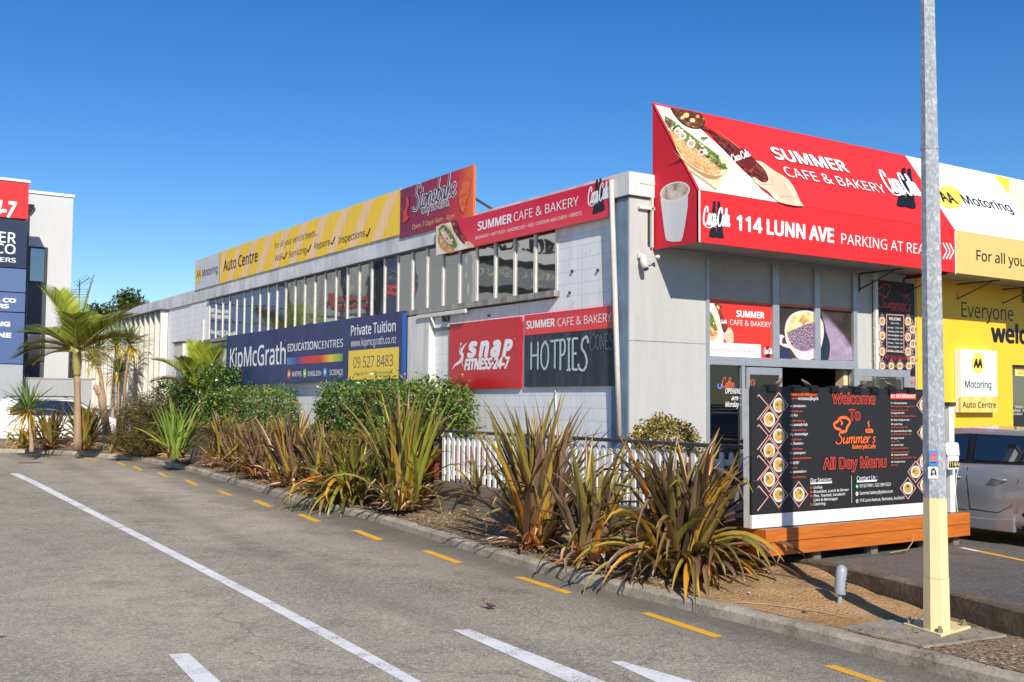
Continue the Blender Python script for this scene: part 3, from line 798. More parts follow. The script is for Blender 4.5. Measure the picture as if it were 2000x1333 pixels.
# ------------------------------------------------------------------ cafe building
XW, YF = 10.23, 12.29
PW, PF = wall_x(XW), wall_y(YF)
cafe = thing('cafe_building', 'long pale grey block building with a band of upper windows and a corner shopfront', 'building', (XW, YF, 0))
def part(name, mat, boxes, parent=cafe, bevel=0.0):
    m = MB()
    for a, b in boxes: m.box(a, b)
    return m.build(name, mat, parent, bevel=bevel)
Y0, Y1 = 14.19, 32.5        # window band
part('side_wall', BLOCK, [((XW,12.5,0),(XW+.25,34.45,3.80)), ((XW,12.5,3.80),(XW+.25,Y0,5.16)), ((XW,Y1,3.80),(XW+.25,34.45,5.16)), ((XW+.02,34.45,0),(XW+.25,37.07,5.16))])
part('parapet', CONC, [((XW-.03,12.6,5.175),(XW+.22,37.0,5.58)), ((XW-.03,37.0,5.175),(XW+.22,53,5.57))])
part('gutter', CHARC, [((XW-.09,14.1,5.145),(XW+.02,32.6,5.173))])
part('window_sill', SILL, [((XW-.12,14.1,3.825),(XW+.16,32.65,3.925))])
NBAY = 29; dy = (Y1-Y0)/NBAY
for i in range(NBAY+1):
    y = Y0+dy*i
    part('mullion', MULL, [((XW-.012,y-.03,3.925),(XW+.03,y+.03,5.145))])
random.seed(5)
for i in range(NBAY):
    ya, yb = Y0+dy*i+.03, Y0+dy*(i+1)-.03
    m = MB(); x = XW+.012; tx, tz = random.uniform(-.004, .004), random.uniform(-.003, .003)
    m.quad((x+tx, yb, 3.925), (x-tx, ya, 3.925), (x-tx+tz, ya, 5.145), (x+tx+tz, yb, 5.145))
    m.build('window_pane', FACADEGLASS, cafe)
# white pier, strip light and small fittings below the sill
pa, pb = at_x(797,680,XW-.12), at_x(839,680,XW-.12)
part('pier', m_render('stained_white_pier', srgb(226,224,218), srgb(150,146,138), .6), [((XW-.14,pb.y,0),(XW-.002,pa.y,3.79))], bevel=.01)
a, b = at_x(822,615,XW-.1), at_x(916,606,XW-.1)
part('strip_light', OFFWHITE, [((XW-.19,b.y,b.z-.05),(XW-.147,a.y,b.z+.02))])
part('strip_light_bracket', CHARC, [((XW-.12,(a.y+b.y)/2-.05,b.z-.16),(XW-.005,(a.y+b.y)/2+.05,b.z-.05))])
a, b = at_x(836,640,XW-.02), at_x(880,646,XW-.02)
part('wall_ledge', SILL, [((XW-.045,b.y+.05,3.46),(XW-.003,a.y,3.52))])
for px, py in ((1118,530),(1168,528),(1113,572),(955,617),(866,624)):
    q = at_x(px, py, XW-.01); part('wall_bolt', CHARC, [((XW-.03,q.y-.02,q.z-.02),(XW-.002,q.y+.02,q.z+.02))])
q = at_x(1009,730,XW)
m = MB(); m.tube([at_x(1085,757,XW-.012), at_x(1085,780,XW-.012), at_x(1086,806,XW-.012), at_x(1085,850,XW-.012)], .012, 6); m.build('wall_conduit', OFFWHITE, cafe)
# vertical fins of the rear wing
part('rear_glazing', DARKGLASS, [((XW+.12,37.07,2.35),(XW+.2,53,5.17))])
part('rear_spandrel', m_render('rear_panel', srgb(206,204,196), srgb(140,134,124), .7), [((XW+.05,37.07,1.6),(XW+.119,53,2.55))])
part('rear_base_wall', BLOCK, [((XW,37.07,0),(XW+.2,53,1.5))])
part('rear_ledge', SILL, [((XW-.08,37.07,1.5),(XW+.2,53,1.6))])
part('rear_gutter', CHARC, [((XW-.28,37.03,5.12),(XW-.031,53,5.18))])
for i in range(23):
    y = 37.12+i*.69
    part('sun_fin', MULL, [((XW-.22,y,1.68),(XW+.02,y+.13,5.12))])
for i in range(22):
    y = 37.12+i*.69
    m = MB()
    for k in range(6):
        z = 4.38+k*.12; m.quad((XW+.0,y+.15,z), (XW+.0,y+.67,z), (XW+.1,y+.67,z+.1), (XW+.1,y+.15,z+.1))
    m.build('louvre', FACADEGLASS, cafe)
q = at_x(357,690,XW-.2)
part('air_conditioner', OFFWHITE, [((XW-.35,q.y-.5,q.z-.3),(XW-.003,q.y+.5,q.z+.32))], bevel=.02)
part('air_conditioner_hood', CHARC, [((XW-.4,q.y-.55,q.z+.322),(XW-.003,q.y+.55,q.z+.36))])
m = MB(); a = at_x(398,625,XW-.04); m.tube([a, a+Vector((0,0,-1.4))], .03, 8); m.build('vent_pipe', OFFWHITE, cafe)
# corner pier, cap, downpipe
part('corner_pier', BLUEGREY, [((10.195,12.32,0),(10.5,12.71,5.2))])
part('corner_cap', m_render('cap_flashing', srgb(216,216,214), srgb(150,154,158), .5), [((10.155,12.24,5.21),(10.66,12.74,5.565))], bevel=.008)
part('cap_joint', CHARC, [((10.18,12.27,5.185),(10.62,12.7,5.21))])
m = MB(); m.tube([at_x(1194,352,10.12), at_x(1196,425,10.12), at_x(1203,640,10.12), at_x(1210,852,10.12)], .042, 8); m.build('drainpipe', m_render('rusty_white_pipe', srgb(214,210,202), srgb(120,92,70), .7), cafe, True)
# front wall
XS0, XS1 = at_y(1378,600,YF).x, at_y(1672,620,YF).x
part('front_wall', FRONT, [((10.2,YF,0),(XS0,YF+.25,5.2)), ((XS0,YF,4.50),(XS1,YF+.25,5.5)), ((XS1,YF,0),(17.05,YF+.25,5.5)), ((XS0,YF,0),(XS1,YF+.25,.66))])
X2 = at_y(1702,600,YF).x
part('wall_pier', OFFWHITE, [((X2-.02,YF-.1,0),(X2+.06,YF-.002,4.42))])
part('panel_joint', SILL, [((10.2,YF-.004,3.02),(XS0,YF-.001,3.03))])
part('roof', SOFFIT, [((10.4,12.6,5.3),(17,53,5.45)), ((17,12.6,5.3),(40,53,5.45))])
part('rear_wall', OFFWHITE, [((XW+.26,52.8,0),(40,53,5.2))])
# shopfront frame
zt = 2.76
xa, xb, xc, xd = [at_y(p,620,YF).x for p in (1384,1508,1590,1665)]
xb2, xc2 = at_y(1520,620,YF).x, at_y(1600,620,YF).x
part('shopfront_frame', ALU, [((XS0,YF-.03,.66),(xa,YF+.1,4.5)), ((xb,YF-.03,zt+.08),(xb2,YF+.1,4.5)), ((xc,YF-.03,zt+.08),(xc2,YF+.1,4.5)), ((xd,YF-.03,.66),(XS1,YF+.1,4.5)),
      ((xa,YF-.03,zt-.06),(xd,YF+.1,zt+.08)), ((xa,YF-.03,4.42),(xb,YF+.1,4.5)), ((xb2,YF-.03,4.42),(xc,YF+.1,4.5)), ((xc2,YF-.03,4.42),(xd,YF+.1,4.5))], bevel=.006)
for p, q in ((xa,xb),(xb2,xc),(xc2,xd)):
    part('upper_panel', GREYPANEL, [((p,YF+.03,zt+.08),(q,YF+.06,4.42))])
xm0, xm1 = at_y(1447,780,YF).x, at_y(1453,780,YF).x
xo0, xo1 = at_y(1522,780,YF).x, at_y(1530,780,YF).x
xp0, xp1 = at_y(1650,780,YF+.1).x, at_y(1658,780,YF+.1).x
part('side_light_frame', ALU, [((xm0,YF-.03,.66),(xm1,YF+.06,zt-.06)), ((xa,YF-.02,.66),(xm0,YF+.06,.76))], bevel=.004)
m = MB(); m.quad((xa,YF+.02,.76),(xm0,YF+.02,.76),(xm0,YF+.02,zt-.06),(xa,YF+.02,zt-.06)); pane1 = m.build('side_light_pane', SHOPGLASS, cafe)
m = MB()
for bx in [((xm1+.01,YF-.07,.68),(xm1+.07,YF-.02,zt-.08)), ((xo0-.07,YF-.07,.68),(xo0,YF-.02,zt-.08)), ((xm1+.07,YF-.07,zt-.2),(xo0-.07,YF-.02,zt-.08)), ((xm1+.07,YF-.07,.68),(xo0-.07,YF-.02,.84))]: m.box(*bx)
door = m.build('shop_door', ALU, cafe, bevel=.004)
m = MB(); m.quad((xm1+.07,YF-.045,.84),(xo0-.07,YF-.045,.84),(xo0-.07,YF-.045,zt-.2),(xm1+.07,YF-.045,zt-.2)); m.build('door_pane', SHOPGLASS, door)
m = MB(); m.tube([(xm1+.12,YF-.1,1.5),(xm1+.12,YF-.12,1.55),(xm1+.12,YF-.12,1.95),(xm1+.12,YF-.1,2.0)], .014, 6); m.build('door_handle', ALU, door)
part('door_jamb', paint('cream_jamb', srgb(226,204,168), .6), [((xp0,YF+.12,.66),(xp1,YF+.3,zt-.06))])
# the second leaf is folded out against the wall
yl = YF-.32; e = wall_y(yl)
lx0, lx1, lz = at_y(1669,730,yl).x, at_y(1778,730,yl).x, at_y(1700,721,yl).z
lg0, lg1 = at_y(1680,750,yl).x, at_y(1767,750,yl).x
m = MB()
for bx in [((lx0,yl,.68),(lg0,yl+.05,lz)), ((lg1,yl,.68),(lx1,yl+.05,lz)), ((lg0,yl,lz-.13),(lg1,yl+.05,lz)), ((lg0,yl,.68),(lg1,yl+.05,.84))]: m.box(*bx)
leaf = m.build('shop_door', ALU, cafe, bevel=.004)
m = MB(); m.quad((lg0,yl+.02,.84),(lg1,yl+.02,.84),(lg1,yl+.02,lz-.13),(lg0,yl+.02,lz-.13)); m.build('door_pane', SHOPGLASS, leaf)
# dark shop interior
INT = paint('dark_shop_interior', srgb(58,52,48), .8, .3)
part('interior_wall', INT, [((XS0-.1,16.4,.5),(17,16.5,4.2)), ((XS0-.2,YF+.26,.5),(XS0-.1,16.5,4.2)), ((16.9,YF+.26,.5),(17,16.4,4.2)), ((XS0-.1,YF+.26,3.2),(16.9,16.4,3.26))])
part('interior_floor', paint('shop_floor_tile', srgb(96,86,76), .5, .2), [((XS0-.1,YF+.05,.5),(16.9,16.4,.66))])
part('serving_counter', paint('counter_wood', srgb(84,56,36), .5, .3), [((12.2,14.9,.662),(15.6,15.5,1.7))])
part('menu_screen', paint('menu_screen', srgb(40,38,36), .4), [((14.0,16.3,2.3),(15.6,16.39,2.9))])
cv = Sign(cafe, wall_y(YF+.012), .0)
for t_, bl, br, tl in (('OPENING HOURS', (1416.5,769), (1474,768), (1416.5,759)), ('am -  pm', (1428.5,782), (1466,782), (1428.5,773)), ('Monday - Sunday', (1416.5,795), (1473,795), (1416.5,785))):
    cv.text(t_, bl, br, tl, VW, .012, .25)
cv.flush()
# neon signs hung behind the side light
NR = m_emit('red_neon', (1, .12, .06, 1), 1.2); NBL = m_emit('blue_neon', (.1, .25, 1, 1), 1.5)
ns = board('neon_sign', 'red neon Coffee sign with a small blue cup hanging behind the shop window', 'neon sign', wall_y(YF+.3), (1397,731), (1437,763), .02, BLACK)
ns.script('Coffee'.replace('ff', 'ff'), (1410,757), (1434,757), (1408,738), NR, .09, .1, 0, 0)
ns.stroke([(1403,750),(1402,756),(1406,759),(1409,755),(1408,750)], .02, NBL, 'lettering'); ns.flush()
ns = board('neon_sign', 'dim red neon Bakery sign hanging behind the glass shop door', 'neon sign', wall_y(YF+.35), (1441,729), (1478,762), .02, BLACK)
ns.text('Bakery', (1444,755), (1475,756), (1444,736), NR, .0, .2, .02); ns.flush()
# wall cameras
for px, py, lb in ((1256,507,'white bullet security camera on the front wall under the red awning corner'),):
    q = at_y(px, py, YF-.09)
    t = thing('security_camera', lb, 'camera', q)
    m = MB(); m.box((q.x-.05,YF-.05,q.z+.02),(q.x+.05,YF-.001,q.z+.1)); m.build('mount', OFFWHITE, t, bevel=.01)
    m = MB(); m.tube([q+Vector((-.0,.0,.05)), q+Vector((-.005,-.02,-.05)), q+Vector((.0,-.06,-.14))], [.05,.055,.05], 12); m.build('camera_body', OFFWHITE, t, True)
    m = MB(); m.tube([q+Vector((.0,-.062,-.143)), q+Vector((.003,-.075,-.17))], [.04,.038], 12); m.build('lens', paint('blue_lens', srgb(30,50,90), .1), t, True)
q = at_y(1275,505,YF-.06)
t = thing('sensor_lamp', 'tiny cream floodlight on a wire beside the security camera', 'lamp', q)
m = MB(); m.tube([at_y(1262,509,YF-.03), at_y(1270,511,YF-.08), at_y(1280,505,YF-.12)], .008, 6); m.build('cable', OFFWHITE, t)
m = MB(); m.lathe([(.015,-.03),(.035,.03)], at_y(1283,502,YF-.14), 10, 'x'); m.build('lamp_head', OFFWHITE, t)

# ------------------------------------------------------------------ red awning and yellow-white awning
YA, ZB, ZC, ZT = 11.29, 4.42, 5.18, 6.70
XA, XM = 10.655, 16.80
PFa = wall_y(YA); PSl = Plane((0,YA,ZC), (1,0,0), (0,YF-YA,ZT-ZC)); PAL = wall_x(XA)
def awning(name, label, x0, x1, msl, mfa, mside):
    t = thing(name, label, 'awning', ((x0+x1)/2, YF, ZB))
    th = .03
    m = MB(); m.prism([(x0,YA,ZC),(x1,YA,ZC),(x1,YF,ZT),(x0,YF,ZT)], -PSl.N*th); m.build('slope_panel', msl, t)
    m = MB(); m.box((x0,YA,ZB),(x1,YA+th,ZC-.004)); m.build('fascia_panel', mfa, t)
    for x, s in ((x0, 1), (x1, -1)):
        m = MB(); m.prism([(x,YA+.001,ZB),(x,YF,ZB),(x,YF,ZT-.03),(x,YA+.001,ZC-.03)], (s*.02,0,0)); m.build('side_panel', mside, t)
    m = MB(); m.box((x0+.02,YA+th,ZB+.05),(x1-.02,YF,ZB+.06)); m.build('soffit', SOFFIT, t)
    return t
aw = awning('red_awning', 'big red sloped awning with white cafe lettering and a food picture over the shopfront', XA, XM, RED, RED, DKRED)
S = Sign(aw, PSl)
r6 = lambda X, Y: (1240+X/4.04, 190+Y/4.04)
r7 = lambda X, Y: (1600+X/4.04, 250+Y/4.04)
S.poly([r6(160,62), r6(275,88), r6(330,170), r6(520,255), r6(700,420), r6(830,560), r6(920,640), r6(1000,735), r6(1130,832), r6(512,733)], CREAMP)
snack(S, r6)
S.text('SUMMER', (1513.5,311.5), (1658,338), (1506,290), VW, .025)
S.text('CAFE & BAKERY', (1536,346), (1731,379), (1529,327.5), VW, -.008)
coke(S, 1737, 326, 1801, 401, 10)
S.flush()
S = Sign(aw, PFa)
coke(S, 1374, 392, 1424, 463, 4)
S.text('114 LUNN AVE', (1438,449), (1628.5,474), (1438,421), VW, .028)
S.text('PARKING AT REAR', (1642.6,476.5), (1817,497.5), (1642.6,456), VW, -.005)
for k in range(3):
    x = 1841+k*6.5
    S.stroke([(x,475+k*.3),(x+8,491+k*.3),(x,506+k*.3)], .035, VW, 'lettering', n=1)
S.rect((1363.9,372), (1367.3,473.5), WHITE, 'corner_trim')
S.flush()
S = Sign(aw, PAL)
S.poly([r6(203,800), r6(240,1095), r6(268,1135), r6(335,1140), r6(380,1100), r6(421,770), r6(318,800)], vinyl(214,216,216), 'cup_print', 3)
S.ell(1240+318/4.04, 190+748/4.04, 30, 19, vinyl(226,226,226), 'cup_print', -.28)
S.ell(1240+318/4.04, 190+745/4.04, 27, 16, m_mottle('coffee_print', [(.35, srgb(150,112,84)), (.55, srgb(206,190,172)), (.7, srgb(232,226,216))], 5), 'cup_print', -.28)
S.flush()
for i, x in enumerate((15.45, 16.7)):
    m = MB(); m.tube([(x,YF-.005,ZB-.02),(x,YA+.1,ZB-.02)], .015, 6); m.tube([(x,YF-.005,ZB-.02),(x,YF-.01,ZB-.34)], .015, 6); m.tube([(x,YF-.01,ZB-.3),(x,YA+.25,ZB-.03)], .012, 6); m.build('bracket', CHARC, aw)
m = MB(); m.box((XA-.30,YF-.06,5.40),(XA-.002,YF-.01,5.47)); m.box((XA-.30,YF-.06,5.02),(XA-.002,YF-.01,5.06)); m.box((XA-.06,YF-.06,4.45),(XA-.03,YF-.01,5.4)); m.build('support_frame', OFFWHITE, aw)
m = MB(); m.box((XA-.1,YF-.004,4.46),(XA-.002,YF-.001,5.02)); m.build('gap_shade_sheet', DARK, aw)  # dark sheet stands in for the shade in the gap beside the frame
aw2 = awning('white_awning', 'white and tan sloped awning with motoring lettering right of the red awning', XM+.005, 27, vinyl(240,240,238,.4), vinyl(226,194,118,.45), WHITE)
S = Sign(aw2, PSl)
S.poly([(1941,342.5),(1972,349.5),(1970,382)], vinyl(252,212,66)); S.poly([(1972,349.5),(2060,367),(2200,560),(2068,533),(1970,382)], vinyl(228,216,190))
S.poly([(2062,368),(2110,378),(2110,455)], vinyl(252,212,66))
S.ell(1854.5, 386, 26, 21, vinyl(250,212,84), rot=.55)
S.text('AA', (1841,394), (1872,399), (1836,374.5), VK, .022)
S.text('Motoring', (1885,398), (1983,420), (1876,380.5), VK, .014)
S.flush()
S = Sign(aw2, PFa)
S.text('For all your vehicle needs...', (1907,508.7), (2002,522), (1907,488.5), VK, .008, ref='For all you')
S.rect((1864,451), (1867,536), WHITE, 'corner_trim')
u0 = S.p.uv((1910,500))[0]
for k in range(5):
    x = 19.4+k*1.5; S.uvpoly([(x,ZB+.003),(x+.7,ZB+.003),(x+1.1,ZC-.01),(x+.4,ZC-.01)], vinyl(240,212,150)); 
S.flush()
for x in (18.3, 19.8, 21.5):
    m = MB(); m.tube([(x,YF-.005,ZB-.02),(x,YA+.1,ZB-.02)], .015, 6); m.tube([(x,YF-.005,ZB-.02),(x,YF-.01,ZB-.34)], .015, 6); m.tube([(x,YF-.01,ZB-.3),(x,YA+.25,ZB-.03)], .012, 6); m.build('bracket', CHARC, aw2)

# ------------------------------------------------------------------ yellow workshop
ws = thing('workshop_building', 'bright yellow painted workshop wall right of the cafe shopfront', 'building', (20, YF, 0))
wx0 = at_y(1975,712,YF).x; wz1 = at_y(1980,713,YF).z; wx1 = wx0+2.6
part('workshop_wall', YELLOW, [((17.05,YF-.02,0),(wx0,YF+.24,5.5)), ((wx0,YF-.02,wz1),(wx1,YF+.24,5.5)), ((wx1,YF-.02,0),(40,YF+.24,5.5)), ((wx0,YF-.02,0),(wx1,YF+.24,.9))], ws)
part('window_frame', CHARC, [((wx0,YF+.03,.9),(wx0+.05,YF+.12,wz1)), ((wx1-.05,YF+.03,.9),(wx1,YF+.12,wz1)), ((wx0+.05,YF+.03,wz1-.05),(wx1-.05,YF+.12,wz1))], ws)
m = MB(); m.quad((wx0+.05,YF+.08,.9),(wx1-.05,YF+.08,.9),(wx1-.05,YF+.08,wz1-.05),(wx0+.05,YF+.08,wz1-.05)); m.build('window_pane', DARKGLASS, ws)
S = Sign(ws, wall_y(YF-.02), .002)
S.text('Everyone', (1878,619), (1979,622), (1878,590), VK, -.01)
S.text('welcome', (1935.5,667), (1989,668), (1935.5,633), VK, .03, ref='wel')
S.flush()
S = Sign(ws, wall_y(YF+.07), .002)
S.rect((1981.5,717), (2030,736), vinyl(238,214,120), 'window_notice'); S.text('Please note', (1985,724), (2012,724), (1985,719), VK); S.text('parking area', (1988,731), (2014,731), (1988,727), VK)
S.text('OPENING HOURS', (1982,798), (2010,798), (1982,793), VW); S.text('MONDAY - FRIDAY', (1977,805), (2010,805), (1977,800), VW); S.text('SATURDAY', (1977,811), (1997,811), (1977,807), VW); S.flush()
va, vb = at_y(1995,558,YF-.02), at_y(2012,592,YF-.02)
m = MB()
for k in range(7):
    z = vb.z+(va.z-vb.z)*k/7; m.box((va.x,YF-.06,z),(va.x+.5,YF-.021,z+.025))
m.build('vent_grille', CHARC, ws)
part('roof_trim', YELLOW, [((17.05,YF-.04,5.3),(40,YF-.021,5.5))], ws)
# ------------------------------------------------------------------ signs on the side wall and roof edge
r2 = lambda X, Y: (360+X/3.3333, 320+Y/3.3333)
r3 = lambda X, Y: (400+X/3.5714, 580+Y/3.5714)
r4 = lambda X, Y: (820+X/3.808, 330+Y/3.808)
r5 = lambda X, Y: (860+X/3.2258, 580+Y/3.2258)
r8 = lambda X, Y: (1360+X/3.4174, 470+Y/3.4174)
# --- roof edge sign, yellow stripes
P = wall_x(XW-.06)
YEL = m_render('sun_faded_yellow', srgb(248,206,62), srgb(214,170,70), .35)
PALE = m_render('sun_faded_peach', srgb(244,206,156), srgb(210,160,110), .35)
S = board('roof_sign', 'long faded yellow striped car workshop sign standing on the parapet', 'sign', P, (429,493), (781,458), .05, YEL)
g0 = board('tmp', 'x', 'x', P, (381,511), (429,556), .05, vinyl(204,206,212,.5)) if False else None
u0, u1 = P.uv((429,525))[0], P.uv((781,415))[0]; v0, v1 = P.uv((781,458))[1], P.uv((429,493.4))[1]
k = 0; u = u1-.42
while u > u0-.8:
    a, b, c, d = u-1.02, u-.48, u+.42, u-.12
    q = [(u-.95, v0+.004), (u-.40, v0+.004), (u+.45, v1-.004), (u-.10, v1-.004)]
    # clip at the panel ends
    q = [(min(max(x, u0+.005), u1-.005), y) for x, y in q]
    S.uvpoly(q, PALE, 'stripe'); u -= 1.21
uL = P.uv((381,530))[0]
m = MB(); m.prism([P.w(uL, v0), P.w(u0-.004, v0), P.w(u0-.004, v1), P.w(uL, v1)], -P.N*.05); m.build('grey_panel', vinyl(204,206,212,.5), S.root)
S.circle(387.8,538.4,16, vinyl(250,206,50))
S.text('AA', (383.6,545), (392.2,542.5), (383.6,529), VK, .012, .1)
S.text('Motoring', (395.2,541), (425,533), (395.2,527), VK, .012)
S.text('Auto Centre', (436.5,530.6), (503.4,512.5), (436.5,510), VK, .018)
S.text('For all your vehicle needs...', (537,486.5), (621.6,462.5), (537,474.8), VK, -.008)
for t_, bl, br, tl, ck in (('WoF', (537,511.4), (552,507.5), (537,499.8), 552.5), ('Servicing', (564.6,503.6), (598.5,493.4), (564.6,491.5), 600), ('Repairs', (614.4,487.4), (644.4,479), (614.4,475), 646.5), ('Inspections', (661,476.6), (712.5,463.4), (661,463.3), 715)):
    S.text(t_, bl, br, tl, VK, .004)
    yb = br[1]-.5; hh = (bl[1]-tl[1])
    S.stroke([(ck,yb-hh*.35),(ck+2.8,yb-1),(ck+8.5,yb-hh*1.25)], .055, VK, 'lettering', n=1)
S.flush()
m = MB()
for f in (.12,.4,.68,.94):
    y = -(u0+(u1-u0)*f); m.tube([(XW-.02,y,v1-.1),(XW+.7,y,5.4)], .02, 6)
m.build('brace', CHARC, S.root)
# --- maroon Stonebake sign
SB = m_grad('maroon_print', 1, [(-19.8, srgb(116,26,62)), (-17.9, srgb(158,26,56)), (-17.2, srgb(206,48,52)), (-16.8, srgb(232,110,56))][::1], .4, (26, .64, srgb(236,176,110)))
# the blend runs along world y from far (19.8) to near (16.8)
nt = SB.node_tree
for nd in nt.nodes:
    if nd.type == 'MAP_RANGE': nd.inputs['From Min'].default_value = 19.8; nd.inputs['From Max'].default_value = 16.85
S = board('roof_sign', 'maroon chilli-spattered cafe and deli sign standing on the parapet between the yellow and red signs', 'sign', P, (782,371.5), (924,428), .05, SB)
# drop its foot to the parapet like its neighbour
S.script('Stonebake', (806,412), (890,381), (806,367), VW, .17, .2, 1.0, .3); S.l += .002; S.script('Stonebake', (806,412), (890,381), (806,367), vinyl(40,44,80), .095, .2, 1.0, .5)
S.script('cafe&deli', (823,419), (878,402), (823,398), VW, .17, .2, 1.0, .3); S.l += .002; S.script('cafe&deli', (823,419), (878,402), (823,398), vinyl(40,44,80), .06, .2, 1.0, .5)
S.text('Open 7 Days 6am - 4pm', (806,449), (889,428), (806,440), vinyl(232,190,140), -.005, .25)
for q in ([(794,386),(797,392),(797,402),(793,409)], [(788,417),(793,413),(797,408)], [(787,434),(793,428),(800,424)], [(789,424),(794,420),(796,414)]): S.stroke(q, .12, vinyl(216,60,56), taper=True)
S.stroke([(924,340),(912,362),(905,390),(906,415)], .35, m_mottle('spice_print', [(.3, srgb(196,44,50)), (.6, srgb(236,120,60))], 8), taper=True)
S.flush()
m = MB(); m.tube([(XW-.02,16.95,5.95),(XW+.5,16.3,5.42)], .03, 6); m.tube([(XW-.02,19.0,6.3),(XW+.7,19.0,5.4)], .02, 6); m.build('brace', CHARC, S.root)
# --- red cafe sign on the parapet
P = wall_x(XW-.12)
RDS = m_grad('red_sign_painted_reflection', 2, [(4.95, srgb(232,58,72)), (5.12, srgb(228,46,66)), (5.3, srgb(222,20,58)), (5.6, srgb(218,14,56))], .3)  # lower part lightened: a reflection painted into the sign red
S = board('roof_sign', 'long red cafe and bakery sign with a baguette picture across the near parapet', 'sign', P, (851.5,442), (1193.5,422), .06, RDS)
S.begin('food_photo'); S.poly([r4(122,432), r4(232,395), r4(245,440), r4(298,520), r4(330,560), r4(375,588), r4(122,645)], CREAMP)
for sh, mt in (([(128,450),(165,408),(235,440),(290,560),(270,612),(205,625),(140,575)], PLANKP), ([(140,450),(175,415),(232,470),(278,560),(258,590),(200,560),(150,510)], GREENS), ([(132,490),(160,500),(210,570),(255,590),(262,612),(220,628),(170,600),(138,550)], BAGU), ([(150,460),(176,440),(214,500),(244,555),(222,562),(180,520)], m_mottle('ham_print', [(.35, srgb(196,120,110)), (.55, srgb(238,214,198)), (.7, srgb(120,140,70))], 30)), ([(232,394),(272,384),(295,440),(330,500),(370,560),(340,570),(290,520),(250,455)], BOTTLE), ([(300,500),(320,500),(352,550),(338,562)], vinyl(190,60,50)), ([(345,540),(375,545),(408,580),(370,588),(335,565)], SKINP)):
    S.poly([r4(*p) for p in sh], mt, smooth=3)
for X, Y, c in ((165,440,(96,130,52)), (190,455,(60,90,40)), (215,490,(150,170,90)), (240,530,(230,222,200)), (175,480,(244,232,214)), (205,520,(170,80,90)), (160,540,(240,206,150)), (200,590,(196,140,84)), (225,605,(236,200,150)), (255,410,(200,150,80)), (265,400,(90,50,30))): S.ell(*r4(X,Y), 2.2, 2.4, vinyl(*c), 'salad_print', n=7)
S.end()
S.text('SUMMER', r4(432,460), r4(686,400), r4(432,400), VW, .025)
S.text('CAFE & BAKERY', r4(700,392), r4(1182,272), r4(700,328), VW, -.012)
S.text('BREAKFAST • HOT FOOD • SANDWICHES • PIES • CHICKEN AND CHIPS • SWEETS', r4(415,528), r4(1205,345), r4(415,505), VW, .004)
coke(S, 1149.5, 357.5, 1190, 422, -14)
S.flush()
# --- school banner
P = wall_x(XW-.17)
NAVY = NT('banner_navy'); NAVY.col(NAVY.ramp(NAVY.noise(1.6, 4), [(.35, srgb(34,48,96)), (.65, srgb(48,62,112))])); NAVY.p(Roughness=.42)
NAVY.bump(NAVY.noise(1.0, 4, .55, NAVY.pos((1, 2.2, 3.2), (.5, 0, 0))), .55, .05); NAVY = NAVY.mat
S = board('tuition_banner', 'long navy vinyl tuition banner with a yellow phone number box hung below the windows', 'banner', P, (443,657), (792,742.5), .02, NAVY)
S.rect((786.5,612), (793.2,742.5), vinyl(36,104,196), 'edge_strip')
S.text('KipMcGrath', (449,718), (558,708.5), (449,682), VW, .012)
S.text('™', (555.5,668), (559,667.5), (555.5,664.5), VW)
S.text('EDUCATION', (562,687), (620,682.2), (562,672.8), VW, .018)
S.text('CENTRES', (621.5,682), (670.2,676.6), (621.5,667.4), VW, -.004)
ra, rb = P.uv((561,706)), P.uv((670,697)); va, vb = P.uv((561,713))[1], P.uv((561,699.5))[1]
RB = m_grad('rainbow_print', 1, [(-1, srgb(60,140,206))]+[(0, srgb(0,0,0))], .4) if False else None
m_ = NT('rainbow_print'); sx = m_.n('ShaderNodeSeparateXYZ'); m_.l(m_.geo.outputs['Position'], sx.inputs[0])
mr = m_.n('ShaderNodeMapRange'); mr.inputs['From Min'].default_value = -ra[0]; mr.inputs['From Max'].default_value = -rb[0]; m_.l(sx.outputs[1], mr.inputs['Value'])
m_.col(m_.ramp(mr.outputs[0], [(0, srgb(60,146,206)), (.2, srgb(82,70,140)), (.36, srgb(214,48,56)), (.64, srgb(224,56,48)), (.8, srgb(240,208,70)), (1, srgb(70,168,80))])); m_.p(Roughness=.4)
S.uvpoly([(ra[0],va),(rb[0],va),(rb[0],vb),(ra[0],vb)], m_.mat, 'rainbow_bar')
for cx, cy, c in ((564.7,731,(236,104,52)), (595.5,729.5,(142,196,62)), (635.2,727,(60,160,220))):
    S.circle(cx, cy, 9, vinyl(*c)); S.circle(cx, cy, 4, VW)
S.text('MATHS', (570.8,736), (589,735.2), (570.8,726.5), VW, .01); S.text('ENGLISH', (602,734.8), (627.4,732), (602,725.6), VW, .01); S.text('SCIENCE', (644,733), (670.2,731), (644,723), VW, .01)
S.text('Private Tuition', (685.6,656.5), (773.3,648.6), (685.6,637), VW, .016)
S.text('www.kipmcgrath.co.nz', (685.6,678), (773.8,671), (685.6,664), VW, -.004)
S.rect((681.3,686), (779,740), vinyl(250,214,72), 'phone_panel')
NV = vinyl(40,50,100)
S.text('09 527 8483', (690.4,719.5), (767.7,714), (690.4,698), NV, -.004)
S.text('call today for a FREE assessment', (690,733.5), (767,730.4), (690,727), NV, -.002)
S.flush()
